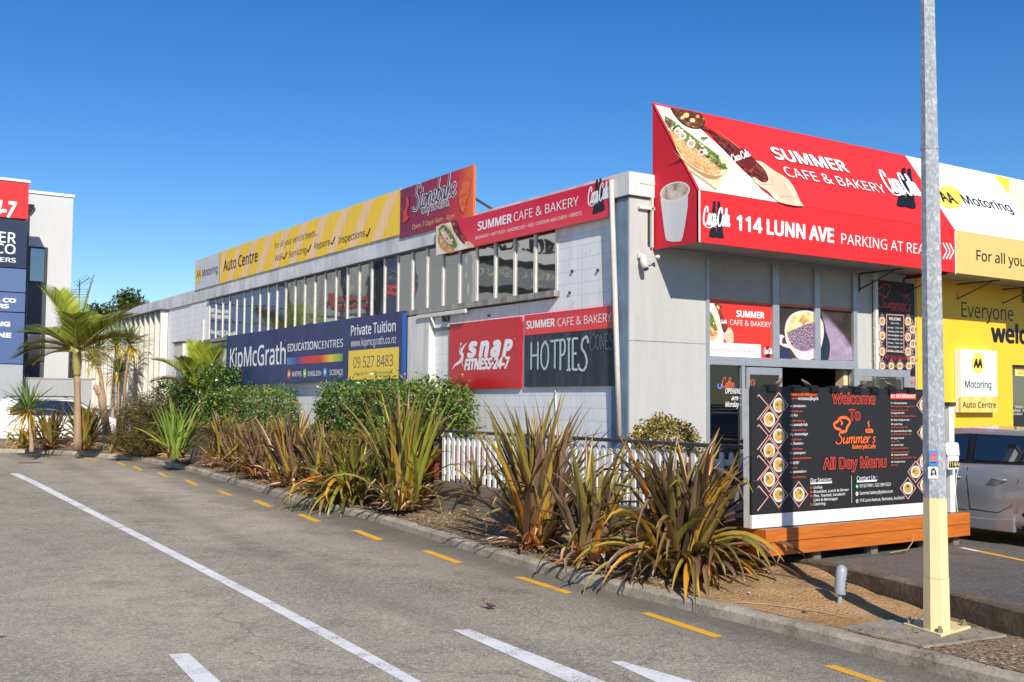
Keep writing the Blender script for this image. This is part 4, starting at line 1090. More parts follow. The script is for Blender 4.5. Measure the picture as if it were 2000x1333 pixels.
# --- gym sign
P = wall_x(XW-.05)
S = board('gym_sign', 'square red gym sign with white slanted lettering on the block wall', 'sign', P, (877.8,634), (1015.6,759), .04, m_grad('gym_red', 2, [(2.3, srgb(206,10,32)), (3.0, srgb(196,8,36)), (3.6, srgb(206,20,44))], .25))
for ch, a, b, y0, y1 in (('s',165,238,388,283), ('n',238,312,386,279), ('a',312,386,384,275), ('P',386,460,382,270)):
    S.text(ch, r5(a+4,y0), r5(b-3,y0-3), r5(a+4,y1), VW, .05, .28, fit='box')
S.text('FITNESS·24-7', r5(150,459), r5(440,452), r5(150,397), VW, .045, .3)
S.text('™', r5(463,272), r5(477,271), r5(463,264), VW)
S.stroke([r5(168,292),r5(150,312),r5(134,345),r5(142,372),r5(125,408),r5(95,430),r5(76,458)], .075, VW, 'emblem', taper=True)
S.stroke([r5(132,310),r5(122,345),r5(142,380),r5(138,415),r5(148,445)], .045, VW, 'emblem', taper=True)
S.circle(*r5(130,298), 2.6, VW, 'emblem')
S.flush()
# --- chalk board with red header
CHALK = NT('chalk_board'); c = CHALK.ramp(CHALK.noise(2.0, 7, .75, CHALK.pos((1, 3, .7))), [(.42, srgb(44,50,56)), (.62, srgb(66,76,84)), (.75, srgb(98,112,122))]); CHALK.col(c); CHALK.p(Roughness=.55); CHALK = CHALK.mat
S = board('chalk_sign', 'chalkboard sign reading hot pies under a red cafe header on the block wall', 'sign', P, (1024.5,656), (1201,753.8), .04, CHALK)
hd = P.uv((1024.5,616.6)), P.uv((1201,645)); a0 = P.uv((1024.5,656))
m = MB(); m.prism([P.w(hd[0][0], a0[1]+.002, .006), P.w(hd[1][0], a0[1]+.002, .006), P.w(hd[1][0], hd[0][1], .006), P.w(hd[0][0], hd[0][1], .006)], -P.N*.045); m.build('header_panel', m_grad('header_red', 2, [(3.1, srgb(232,44,50)), (3.3, srgb(236,66,66)), (3.6, srgb(214,40,50))], .3), S.root)
S.l = .011
S.text('SUMMER', (1029,642.5), (1084.7,638), (1029,628.5), VW, .028); S.text('CAFE & BAKERY', (1090,638), (1195.7,628.5), (1090,622.5), VW, -.012)
CH = m_mottle('chalk_line', [(.35, srgb(150,164,170)), (.6, srgb(208,218,222))], 30)
S.script('HOT', (1036,722.5), (1094,723), (1036,669), CH, .1, 0, 0, .2); S.script('PIES', (1093,723.5), (1151,723), (1093,664), CH, .1, 0, 0, .2)
S.script('CONES', (1152,684), (1202,684), (1152,655), m_mottle('faint_chalk', [(.35, srgb(84,96,104)), (.6, srgb(112,124,132))], 30), .08, 0, 0, .2)
S.flush()
# --- shop window posters
P = wall_y(YF+.025)
S = board('window_poster', 'red poster with white cafe lettering, a baguette and a white strip above the shop door', 'poster', P, (1383.5,588), (1508,700), .012, vinyl(240,56,44,.4))
S.rect((1383.5,588), (1508,594), VO, 'orange_strip')
pm = lambda X, Y: r8(75+(X-240)*.155+(Y-500)*.02, 540+(Y-450)*.285)
S.begin('food_photo'); S.poly([r8(77,420), r8(122,420), r8(150,500), r8(185,600), r8(180,690), r8(77,690)], CREAMP)
for sh, mt in (([(77,470),(118,490),(146,570),(152,630),(118,668),(77,640)], PLANKP), ([(77,476),(94,474),(112,510),(128,560),(140,600),(120,606),(96,570),(77,545)], GREENS), ([(77,545),(104,580),(136,606),(132,636),(98,640),(77,622)], BAGU), ([(118,418),(160,424),(172,446),(150,462),(128,450)], m_mottle('drink_print', [])), ([(148,452),(168,470),(188,530),(212,572),(213,612),(190,624),(172,592),(158,530)], BOTTLE), ([(163,500),(178,505),(196,560),(190,575),(172,540)], vinyl(150,50,34)), ([(195,612),(216,580),(238,600),(248,640),(242,684),(205,684),(176,632)], SKINP), ([(204,632),(226,616),(240,640),(234,684),(212,684)], vinyl(226,186,156))):
    S.poly([r8(*p) for p in sh], mt, smooth=2)
for X, Y, c in ((90,492,(146,166,80)), (104,520,(64,92,38)), (114,552,(226,218,196)), (124,580,(150,60,84)), (92,528,(120,150,60)), (106,600,(244,216,170)), (120,618,(196,136,76)), (88,585,(232,196,140)), (140,440,(240,200,120)), (130,432,(120,70,34)), (146,450,(250,232,190))): S.ell(*r8(X,Y), 1.6, 2.2, vinyl(*c), 'salad_print', n=7)
S.script('Coca-Cola', r8(166,552), r8(200,548), r8(166,530), VW, .2, .1, 0, .3); S.end()
S.text('SUMMER', r8(265,508), r8(452,520), r8(265,468), VW, .03); S.text('CAFE & BAKERY', r8(222,563), r8(495,578), r8(222,528), VW, -.006)
S.rect(r8(77,678), r8(430,786), vinyl(244,244,244,.4), 'white_strip'); S.text('More than just a Bakery', r8(98,740), r8(403,748), r8(98,714), vinyl(176,44,48), .0)
coke(S, 1491.5, 676, 1507, 698, 1)
S.flush()
POSTER = m_mottle('coffee_poster_ground', [(.3, srgb(34,28,26)), (.6, srgb(70,56,48)), (.8, srgb(96,80,70))], 2.4)
S = board('window_poster', 'coffee cup poster split by a window bar, chocolate dust on its foam', 'poster', P, (1520.5,598), (1664.5,705), .012, POSTER)
S.rect((1520.5,597.5), (1664.5,604.5), VO, 'orange_strip')
S.begin('coffee_photo')
LAV = m_mottle('lavender_print', [(.3, srgb(150,126,168)), (.6, srgb(184,166,196)), (.8, srgb(120,104,140))], 2.0)
for k, c in enumerate(((78,66,66), (98,84,92), (122,106,124), (142,126,148), (156,140,162))):
    d = k*16; S.poly([r8(828+d*.5,462+d*1.5), r8(880+d*.4,500+d), r8(975+d*.3,610+d*.7), r8(1042,690+d*.9), r8(1042,800), r8(872+d*.3,800), r8(880,700), r8(850+d*.3,560+d)], m_mottle('haze_print_%d' % k, [(.35, srgb(*[int(v*.86) for v in c])), (.65, srgb(*[min(255, int(v*1.12)) for v in c]))], 5))
S.poly([r8(700,790), r8(790,798), r8(870,798), r8(890,740), r8(888,680), r8(860,600), r8(830,560)], vinyl(36,44,66), smooth=3)
S.poly([r8(560,795), r8(600,798), r8(640,790), r8(600,720), r8(556,730)], vinyl(40,54,90))
CUP = m_mottle('china_print', [(.3, srgb(206,190,206)), (.7, srgb(238,226,232))], 3)
S.poly([r8(590,640), r8(560,628), r8(548,650), r8(552,690), r8(600,715), r8(640,720), r8(610,690), r8(575,690), r8(572,660)], CUP, smooth=2)
S.poly([r8(588,600), r8(600,540), r8(640,490), r8(710,468), r8(780,480), r8(835,530), r8(850,600), r8(840,680), r8(800,780), r8(690,795), r8(640,740), r8(600,680)], CUP, smooth=3)
S.ell(*r8(716,608), 36, 39, m_mottle('foam_print', [(.35, srgb(196,140,70)), (.5, srgb(240,212,150)), (.7, srgb(250,240,220))], 4))
S.poly([r8(604,612), r8(660,590), r8(730,560), r8(790,545), r8(826,580), r8(822,650), r8(790,715), r8(720,742), r8(650,715), r8(615,660)], m_mottle('cocoa_print', [(.42, srgb(84,62,96)), (.52, srgb(120,92,116)), (.6, srgb(226,206,222))], 42), smooth=2)
S.poly([r8(712,490), r8(728,520), r8(755,540), r8(728,548), r8(712,572), r8(698,548), r8(672,540), r8(700,520)], BAGU, smooth=2)
S.end(); S.flush()
# --- tall dark menu banner on the wall
P = wall_y(YF-.05)
PINK = vinyl(226,168,160); ORG = vinyl(236,92,44)
S = board('menu_banner', 'tall black menu banner with small food diamonds on the wall beside the yellow paint', 'banner', P, (1704,546), (1789,800), .015, vinyl(36,34,36,.5))
def logo(S, q, k=1.0, c=ORG):
    """outlined chef hat, brush lettering and a small steaming cup"""
    S.begin('cafe_logo'); S.stroke([q(.24,.62),(q(.2,.5)),q(.1,.44),q(.06,.3),(q(.14,.2)),q(.2,.08),q(.32,.06),q(.4,.14),q(.42,.26),q(.36,.4),q(.34,.55)], .022*k, c, 'emblem')
    S.stroke([q(.23,.6),q(.35,.54)], .022*k, c, 'emblem'); S.stroke([q(.2,.16),q(.25,.26),q(.22,.32)], .015*k, c, 'emblem')
    S.script("Summer's", q(.1,1.0), q(1.0,.92), q(.1,.55), c, .13, .22, 0.0, .5, 'lettering')
    S.stroke([q(.84,.42),q(.86,.34),q(.83,.28),q(.86,.2)], .012*k, c, 'emblem'); S.stroke([q(.78,.5),q(.8,.58),q(.9,.58),q(.93,.5),q(.78,.5)], .014*k, c, 'emblem'); S.end()
logo(S, lambda fx, fy: r8(1195+fx*235, 285+fy*160), .8, vinyl(216,62,40))
S.text('Bakery&Cafe', r8(1300,470), r8(1428,478), r8(1300,450), ORG, .01)
def diamond(S, cx, cy, rx, ry, food=True):
    l0 = S.l; S.begin('food_picture')
    S.poly([(cx-rx,cy),(cx,cy+ry),(cx+rx,cy),(cx,cy-ry)], PINK, 'diamond_print'); k = .9
    S.poly([(cx-rx*k,cy),(cx,cy+ry*k),(cx+rx*k,cy),(cx,cy-ry*k)], vinyl(54,48,46), 'diamond_print')
    if food:
        S.ell(cx, cy, rx*.6, ry*.55, vinyl(226,222,214), 'plate_print'); S.ell(cx, cy, rx*.46, ry*.42, FOOD, 'food_print', n=12)
        for k in range(3):
            an = cx*3.1+cy*1.7+k*2.1; S.ell(cx+rx*.2*math.cos(an), cy+ry*.18*math.sin(an), rx*.18, ry*.16, (GREENS, BAGU, vinyl(214,150,50))[k], 'food_print', n=8)
    S.l = l0; S.end()
for X, Y in ((1238,540),(1208,582),(1238,636),(1208,690),(1238,742),(1208,790)): diamond(S, *r8(X,Y), 9, 15)
for X, Y in ((1412,540),(1442,595),(1412,645),(1442,690),(1412,742),(1442,800)): diamond(S, *r8(X,Y), 9, 15)
for X in (1240,1300,1358,1418): diamond(S, *r8(X,838), 8.5, 13)
S.poly([r8(1266,492), r8(1384,498), r8(1386,750), r8(1268,742)], PINK); S.poly([r8(1270,497), r8(1380,503), r8(1382,745), r8(1272,737)], vinyl(36,34,36))
S.text('WELCOME', r8(1284,530), r8(1362,535), r8(1284,512), VW, .015); S.text('Open Hours', r8(1296,556), r8(1352,559), r8(1296,545), VW)
for k, d in enumerate(('Monday', 'Tuesday', 'Wednesday', 'Thursday', 'Friday', 'Saturday', 'Sunday')):
    y = 585+k*25.5; S.text(d, r8(1276,y), r8(1276+6.4*len(d),y+2), r8(1276,y-10), VW, .006); S.text('6.30am - 4pm', r8(1326,y+3), r8(1376,y+5), r8(1326,y-7), VW, .006)
S.text('All Day Menu', r8(1255,792), r8(1405,797), r8(1255,766), vinyl(196,44,34), .0)
S.text('Our Services:', r8(1190,928), r8(1262,931), r8(1190,915), VW, .01)
for k, t_ in enumerate(('Coffee', 'Breakfast, Lunch & Dinner', 'Pies, Toasted, Sandwich')): S.text(t_, r8(1200,950+k*17), r8(1200+5.2*len(t_),952+k*17), r8(1200,939+k*17), VW)
S.poly([r8(1327,908), r8(1464,908), r8(1464,1000), r8(1327,1000)], ORG); S.poly([r8(1331,912), r8(1464,912), r8(1464,1000), r8(1331,1000)], vinyl(160,156,154))
S.text('មានចំណីសម្រន់', r8(1340,962), r8(1460,965), r8(1340,935), vinyl(190,40,34), .01)
S.flush()
# --- motoring sign on the yellow wall
P = wall_y(YF-.16)
S = board('workshop_sign', 'white square motoring sign with a tan foot fixed on the yellow wall', 'sign', P, (1876,682), (1948.6,806), .13, vinyl(246,246,246,.4))
S.rect((1876,774.5), (1948.6,806), vinyl(246,214,120,.45), 'tan_panel')
for k in range(3):
    x = 1882+k*24; S.poly([(x,805.8),(x+10,805.8),(x+20,775),(x+10,775)], vinyl(240,200,96))
S.ell(1909.5,709.5,11.8,20.5, vinyl(250,214,90)); S.text('AA', (1901,717.5), (1918.5,718), (1901,702), VK, .05, .1)
S.text('Motoring', (1885,757.5), (1936,758.5), (1885,743.5), VK, .012); S.text('Auto Centre', (1879.5,796.5), (1945.5,797), (1879.5,785.5), VK, .02)
S.flush()
# ------------------------------------------------------------------ deck, menu board, fence, planters
YB = 8.27
PB = wall_y(YB)
rb = lambda X, Y: (1460+X/3.507, 720+Y/3.507)
dx0, dx1 = 8.68, 12.36
deck = thing('timber_deck', 'low deck edge of two orange stained planks on short posts under the black menu board', 'deck', ((dx0+dx1)/2, YB-.08, .33))
for z0, z1 in ((.445,.588), (.594,.735)):
    m = MB(); m.box((dx0,YB-.11,z0), (dx1,YB-.065,z1)); m.build('fascia_plank', TIMBER_O, deck, bevel=.004)
    m = MB(); m.box((dx0,YB-.064,z0), (dx0+.04,8.59,z1)); m.build('side_plank', TIMBER_O, deck, bevel=.004)
    m = MB(); m.box((dx1-.04,YB-.064,z0), (dx1,YB+3.9,z1)); m.build('side_plank', TIMBER_O, deck, bevel=.004)
for k in range(27):
    m = MB(); m.box((dx0+.045 if YB+k*.146 < 8.5 else 9.13,YB-.06+k*.146,.70), (dx1-.045,YB-.06+k*.146+.138,.732)); m.build('deck_board', TIMBER_G, deck)
for x in (9.6,10.6,11.6,12.2):
    for y in (YB-.02,YB+1.6): 
        m = MB(); m.box((x-.06,y,.2), (x+.06,y+.1,.70)); m.build('post', TIMBER_G, deck)
bx0, bx1 = 8.585, 11.99
zt, zm, zb = 2.285, 0.888, .742
mbd = thing('menu_board', 'large black cafe menu board with food diamonds and orange lettering standing on the deck edge', 'menu board', ((bx0+bx1)/2, YB, zb))
m = MB(); m.box((bx0,YB,zm), (bx1,YB+.03,zt)); m.build('black_panel', vinyl(38,37,39,.42), mbd)
m = MB(); m.box((bx0,YB-.001,zb), (bx1,YB+.04,zm-.002)); m.build('white_kickboard', WHITE, mbd)
for x in (bx0+.05, 9.7, 10.85, bx1-.05):
    m = MB(); m.box((x-.045,YB+.045,zb), (x+.045,YB+.13,zt-.03)); m.build('post', OFFWHITE, mbd)
for X in (158,330,450,590,745,865,985,1115):
    a = PB.uv(rb(X,125)); m = MB(); m.box((a[0]-.07,YB-.02,zt-.005), (a[0]+.07,YB+.05,zt+.022)); m.box((a[0]-.06,YB-.03,zt-.035), (a[0]+.06,YB-.002,zt-.006)); m.box((a[0]-.075,YB-.035,zt-.05), (a[0]+.075,YB-.002,zt-.036)); m.build('clamp', BLACK, mbd)
S = Sign(mbd, PB, .003)
for X, Y in ((213,252),(148,350),(213,462),(148,562),(213,660),(148,760),(213,866),(350,862)): diamond(S, *rb(X,Y), 18.5, 26)
for X, Y in ((80,255),(80,460),(80,670),(84,880)):
    S.stroke([rb(66,Y-60), rb(75,Y-75), rb(140,Y), rb(75,Y+85), rb(66,Y+95)], .014, PINK, 'pattern_line', n=1)
for X, Y in ((1210,250),(1215,440),(1212,640),(1150,708),(1215,800),(1097,820)): diamond(S, *rb(X,Y), 16, 22)
S.text('CAMBODIAN BREAKFAST', rb(287,187), rb(478,185), rb(287,168), ORG, .03)
S.rect(rb(290,204), rb(342,209), ORG, 'rule'); S.text('អាហារពេលព្រឹកខ្មែរ', rb(345,216), rb(482,214), rb(345,200), VW, .01)
KH = ('០១. គុយទាវសាច់គោ', '០២. មីគាវ', '០៣. គុយទាវខ្ទិះ មីខ្ទិះ', '០៤. បាយសាច់ជ្រូក', '០៥. មីឆាសាច់គោ', '០៦. គុយទាវកូនគោ', '០៧. ឡុកឡាក់', '០៨. គុយទាវឆាសាច់គោ')
EN = ('Beef noodle soup', 'Wonton noodle soup', 'Red curry noodles soup', 'Pork grill on rice', 'Beef fried noodles', 'Combination beef noodle soup', 'Lort Cha', 'Bee fry noodles soup')
for k in range(8):
    y = 264+k*64.7; w = (110,52,122,123,92,107,62,112)[k]; w2 = (86,102,108,78,84,144,46,106)[k]
    S.text(KH[k], rb(288,y), rb(288+w,y-1), rb(288,y-12), VW, .012)
    S.text(EN[k], rb(290,y+34), rb(290+w2,y+33), rb(290,y+24), ORG, .018)
RDO = vinyl(232,74,50)
S.text('Welcome', rb(577,240), rb(873,240), rb(577,172), RDO, .04); S.l += .0012; S.text('Welcome', rb(581,238), rb(869,238), rb(581,175), vinyl(44,40,42), .014)
S.text('To', rb(690,352), rb(770,350), rb(690,284), RDO, .04); S.l += .0012; S.text('To', rb(694,350), rb(766,348), rb(694,287), vinyl(44,40,42), .014)
logo(S, lambda fx, fy: rb(570+fx*300, 325+fy*190), 1.5, vinyl(240,110,50))
S.text('Bakery&Cafe', rb(712,550), rb(873,546), rb(712,524), vinyl(240,110,50), .022)
S.text('All Day Menu', rb(510,690), rb(945,676), rb(510,618), RDO, .04); S.l += .0012; S.text('All Day Menu', rb(514,688), rb(941,674), rb(514,621), vinyl(44,40,42), .014)
S.text('Our Services:', rb(425,780), rb(572,775), rb(425,753), VW, -.004); S.rect(rb(425,783), rb(572,785), VW, 'rule')
for k, t_ in enumerate(('Coffee', 'Breakfast, Lunch & Dinner', 'Pies, Toasted, Sandwich', 'Cake & Beverages', 'Catering')):
    y = 825+k*28.3; w = (60,242,216,166,82)[k]
    S.text(t_, rb(446,y), rb(446+w,y-8), rb(446,y-18), VW, .004, .25)
    if k != 3: S.stroke([rb(426,y-15), rb(438,y-7), rb(426,y+1), rb(426,y-15)], .008, ORG, 'lettering', n=1)
S.rect(rb(704,735), rb(709,920), vinyl(200,196,196), 'rule')
S.text('Contact Us :', rb(742,770), rb(882,765), rb(742,738), VW, -.004); S.rect(rb(742,771), rb(880,773), VW, 'rule')
for k, t_ in enumerate(('09-5274941, 022 389 5329', 'Summer.bakery@yahoo.com', '114 Lunn Avenue, Remuera, Auckland')):
    y = 815+k*50; S.text(t_, rb(762,y), rb(762+(212,226,304)[k],y-8), rb(762,y-22), VW, .0)
    S.circle(*rb(743,y-7), 4, (vinyl(60,190,90), vinyl(236,236,236), vinyl(170,200,120))[k], 'icon'); S.circle(*rb(743,y-7), 1.8, (VW, vinyl(210,50,40), vinyl(60,110,190))[k], 'icon')
S.rect(rb(970,170), rb(1147,212), vinyl(228,70,50), 'header_print'); S.text('ALL DAY BREAKFAST', rb(975,200), rb(1142,202), rb(975,178), VW, .02)
AD = (('01. Ultimate Breakfast', 110, 'Bacon, Egg any style, Sausage, Tomato,', 162), ('', 0, 'Mushroom, Hash brown, Toast', 116), ('02. Eggs Benedict', 92, 'Bacon, Spinach, Poached eggs, Hollandaise', 172), ('03. Bacon & Egg on toast', 126, '', 0), ('04. Lamb Chop', 76, 'Lamb Chop, Two eggs, Chips', 116), ('05. Steak Meal (Scotch fillet)', 142, 'Scotch fillet steak, Two eggs, Chips', 138), ('06. Eggs on toast', 88, 'Eggs your way', 56), ('07. French Toast', 84, 'Fruit, Yoghurt & Maple Syrup', 118), ('', 0, 'Bacon, Banana & Maple Syrup', 124), ('08. Smashed Avocado', 114, 'Feta, tomato, Parmesan Cheese, Toast', 170), ('09. Pumpkin Soup', 96, 'With Toast', 46))
y = 243
for a, wa, b, wb in AD:
    if a: S.text(a, rb(975,y), rb(975+wa,y+2), rb(975,y-11), VW, .01); y += 21
    if b: S.text(b, rb(975,y), rb(975+wb,y+2), rb(975,y-9), vinyl(226,84,50), .01); y += 19
    if a and b: y += 8
    elif a: y += 8
S.flush()
# --- white picket fence with black rail
XF = 9.05
fence = thing('picket_fence', 'white picket fence with a black top rail between the flax bushes and the cafe wall', 'fence', (XF, 12.2, .7))
m = MB(); m.box((XF-.05,8.62,1.565), (XF+.07,16.4,1.61)); m.build('top_rail', CHARC, fence, bevel=.005)
for z in (.86,1.36):
    m = MB(); m.box((XF+.02,8.65,z), (XF+.055,15.9,z+.07)); m.build('cross_rail', WHITE, fence)
n = 45
for k in range(n):
    y = 8.72+k*(15.82-8.72)/(n-1); h = 1.515+random.uniform(-.004,.004)
    m = MB(); m.prism([(XF-.005,y-.036,.745),(XF-.005,y+.036,.745),(XF-.005,y+.036,h-.03),(XF-.005,y+.02,h),(XF-.005,y-.02,h),(XF-.005,y-.036,h-.03)], (.022,0,0)); m.build('picket', WHITE, fence)
for y in (8.67,11.1,13.5,15.85):
    m = MB(); m.box((XF+.06,y-.05,.5), (XF+.15,y+.05,1.56)); m.build('post', WHITE, fence)
# stepped grey sleepers below the fence
fb = thing('sleeper_wall', 'low wall of weathered grey sleepers under the picket fence', 'retaining wall', (XF, 12.2, .2))
for z0, z1, dx in ((.1,.42,-.06), (.426,.74,-.03)):
    m = MB(); m.box((XF+dx,8.95 if z0 < .4 else 8.6,z0), (XF+.1,16.1,z1)); m.build('sleeper', TIMBER_G, fb, bevel=.01)
side_deck = thing('timber_deck', 'shaded grey deck floor behind the picket fence along the cafe wall', 'deck', (9.7, 13, .7))
for k in range(7):
    m = MB(); m.box((XF+.16+k*.146,12.18,.66), (XF+.16+k*.146+.138,16.1,.70)); m.build('deck_board', TIMBER_G, side_deck)
# red-brown planter wall end and grey planter wall with hedges
pl = thing('planter_wall', 'red-brown timber planter end beside the picket fence', 'planter', (9.2, 16.8, .3))
for k in range(5):
    z = .42+k*.185; m = MB(); m.box((9.05,16.12,z), (9.12,17.5,z+.178)); m.box((9.121,16.12,z), (10.2,16.18,z+.178)); m.build('plank', TIMBER_R, pl, bevel=.006)
m = MB(); m.box((9.0,16.08,1.345), (9.2,17.55,1.40)); m.build('cap_rail', CHARC, pl)
gw = thing('retaining_wall', 'weathered grey timber retaining wall behind the row of flax bushes', 'retaining wall', (9.2, 26, .3))
for k in range(6):
    z = .2+k*.185
    for j in range(6):
        y = 17.52+j*2.85; m = MB(); m.box((9.1+random.uniform(0,.012),y,z), (9.16,y+2.84,z+.178)); m.build('sleeper', TIMBER_G, gw, bevel=.008)
m = MB(); m.box((9.04,17.52,1.312), (9.24,34.6,1.352)); m.build('cap_rail', TIMBER_G, gw)
m = MB(); m.box((9.165,16.19,.5), (10.22,34.6,1.22)); soil2 = struct(m.build('raised_bed_soil', SOIL))
# ------------------------------------------------------------------ lamp pole, marker post, number post
pc = at_z(1830, 1229, .16)
pole = thing('lamp_pole', 'tall octagonal galvanised pole with a cream painted foot bolted to a footing by the kerb', 'pole', (pc.x, pc.y, .137))
PR = .112
def octo(z0, z1, r0, r1, name, mat, rot=.16):
    m = MB(); vs = []
    for z, r in ((z0, r0), (z1, r1)):
        for k in range(8): a = 2*math.pi*k/8+rot; vs.append((pc.x+r*math.cos(a), pc.y+r*math.sin(a), z))
    m.add(vs, [(k,(k+1)%8,8+(k+1)%8,8+k) for k in range(8)]+[tuple(range(8))[::-1], tuple(range(8,16))]); return m.build(name, mat, pole)
zj = at_y(1830,1128,pc.y).z; zp = at_y(1830,972,pc.y).z; zq = at_y(1813,290,pc.y).z
rad = lambda z: PR-(PR-.071)*(z-.19)/5.0
octo(.162, zj, rad(.19)+.004, rad(zj)+.003, 'painted_base', CREAM)
octo(zj+.003, zp, rad(zj), rad(zp), 'painted_foot', CREAM)
octo(zp+.001, zq, rad(zp)-.001, rad(zq), 'shaft', GALV)
octo(zq+.002, 6.1, rad(zq)-.002, .06, 'upper_shaft', GALV)
octo(zq-.012, zq+.012, rad(zq)+.004, rad(zq)+.004, 'joint_ring', GALV)
m = MB(); P4 = [at_z(*p, .162) for p in ((1764,1217),(1838,1240),(1896,1223),(1822,1203))]; m.prism([(p.x,p.y,.162) for p in P4], (0,0,-.024)); m.build('base_plate', CREAM, pole, bevel=.004)
c4 = sum((Vector(p) for p in P4), Vector())/4
for p in P4:
    q = Vector(p).lerp(c4, .2); m = MB(); m.tube([(q.x,q.y,.15),(q.x,q.y,.215)], .014, 6); m.tube([(q.x,q.y,.162),(q.x,q.y,.192)], .026, 6); m.build('bolt', m_render('rusty_bolt', srgb(150,140,124), srgb(96,70,48), .7), pole)
m = MB(); m.lathe([(.07,6.1),(.075,6.12),(.13,6.16),(.14,6.24),(.1,6.3),(.02,6.32)], (pc.x,pc.y,0), 16); m.build('lamp_head', CHARC, pole, True)
# stickers on the facet that faces the drive
vc = (Vector((CAM.x, CAM.y, 0))-Vector((pc.x, pc.y, 0))).normalized()
best = max(range(8), key=lambda k: Vector((math.cos(2*math.pi*(k+.5)/8+.16), math.sin(2*math.pi*(k+.5)/8+.16), 0)).dot((vc+Vector((-.25,-.1,0))).normalized()))
an = 2*math.pi*(best+.5)/8+.16; nrm = Vector((math.cos(an), math.sin(an), 0)); zc = at_y(1826,910,pc.y).z
PS_ = Plane(Vector((pc.x, pc.y, 0))+nrm*(rad(zc)*math.cos(math.pi/8)+.004), Vector((0,0,1)).cross(nrm), (0,0,1))
SS = Sign(pole, PS_, .003)
cu, cv_ = PS_.uv((1825,895))
def rc(u, v, w, h, mt, part): SS.uvpoly([(u-w/2,v-h/2),(u+w/2,v-h/2),(u+w/2,v+h/2),(u-w/2,v+h/2)], mt, part)
rc(0, cv_, .074, .125, vinyl(60,150,214), 'sticker'); rc(.004, cv_+.028, .05, .03, vinyl(228,90,120), 'sticker'); rc(.0, cv_-.01, .06, .03, vinyl(238,120,50), 'sticker'); rc(-.004, cv_-.04, .05, .012, vinyl(40,70,170), 'sticker')
cv2 = PS_.uv((1825,924))[1]
rc(-.006, cv2, .08, .1, vinyl(232,232,228), 'sticker'); SS.uvpoly([(-.028,cv2-.03),(-.02,cv2+.03),(0,cv2+.044),(.018,cv2+.02),(.022,cv2-.03),(.004,cv2-.012),(-.01,cv2-.02)], VK, 'sticker'); rc(-.002, cv2+.008, .018, .026, vinyl(226,226,222), 'sticker')
SS.flush()
# grey cable marker
q = at_z(1640,1170,.20)
mk = thing('service_marker', 'short grey rounded service marker leaning in the bare soil behind the kerb', 'marker post', q)
a, b = q, at_y(1644,1103,q.y+.02)
d = (b-a).normalized(); GM = paint('grey_plastic', srgb(150,156,164), .4, .08, 8)
m = MB(); m.tube([a-d*.1, a+d*.06], .022, 8); m.build('stake', GM, mk)
m = MB(); L = (b-a).length; m.tube([a+d*.035, a+d*.05, a+d*(L-.07), a+d*(L-.035), a+d*(L-.012), a+d*L], [.05,.056,.056,.05,.032,.006], 16); m.build('body', GM, mk, True)
S = Sign(mk, Plane(a+Vector((-.008,-.058,0)), (1,.0,0), d), .0012)
for k in range(4): S.uvpoly([(.016,.10+k*.035),(.03,.10+k*.035),(.03,.12+k*.035),(.016,.12+k*.035)], VK, 'lettering')
S.stroke([(.0,.07),(.012,.07),(.012,.18),(.0,.18)], .004, VK, 'lettering', True, n=1); S.flush()
# number post
nx = at_y(1863,900,YB-.02)
np_ = thing('number_post', 'white post carrying the 114A number box beside the menu board', 'post', (nx.x, YB, .74))
m = MB(); m.box((nx.x-.05,YB+.0,.736), (nx.x+.05,YB+.09,2.08)); m.build('post', WHITE, np_, bevel=.004)
m = MB(); m.box((nx.x-.07,YB-.02,2.081), (nx.x+.07,YB+.11,2.13)); m.build('post_cap', CHARC, np_, bevel=.004)
a, b = at_y(1852,891,YB-.12), at_y(1873.5,917,YB-.12)
m = MB(); m.box((a.x,YB-.12,b.z), (b.x,YB-.002,a.z)); m.build('letter_box', WHITE, np_, bevel=.006)
m = MB(); m.prism([(a.x-.02,YB-.13,a.z+.003),(b.x,YB-.13,a.z+.003),(b.x+.1,YB-.05,a.z+.14),(a.x+.06,YB-.05,a.z+.14)], (0,.02,.02)); m.build('box_lid', OFFWHITE, np_)
S = Sign(np_, wall_y(YB-.12), .003)
S.rect((1852.8,901.5), (1873,913), VK, 'number_plate'); S.text('114A', (1853.6,911.5), (1872.4,912), (1853.6,903), vinyl(232,206,120), .02); S.flush()
m = MB(); m.tube([at_y(1874,905,YB), at_y(1868,930,YB+.02), at_y(1866,960,YB), at_y(1870,1000,YB)], .005, 5); m.build('loose_cable', WHITE, np_)
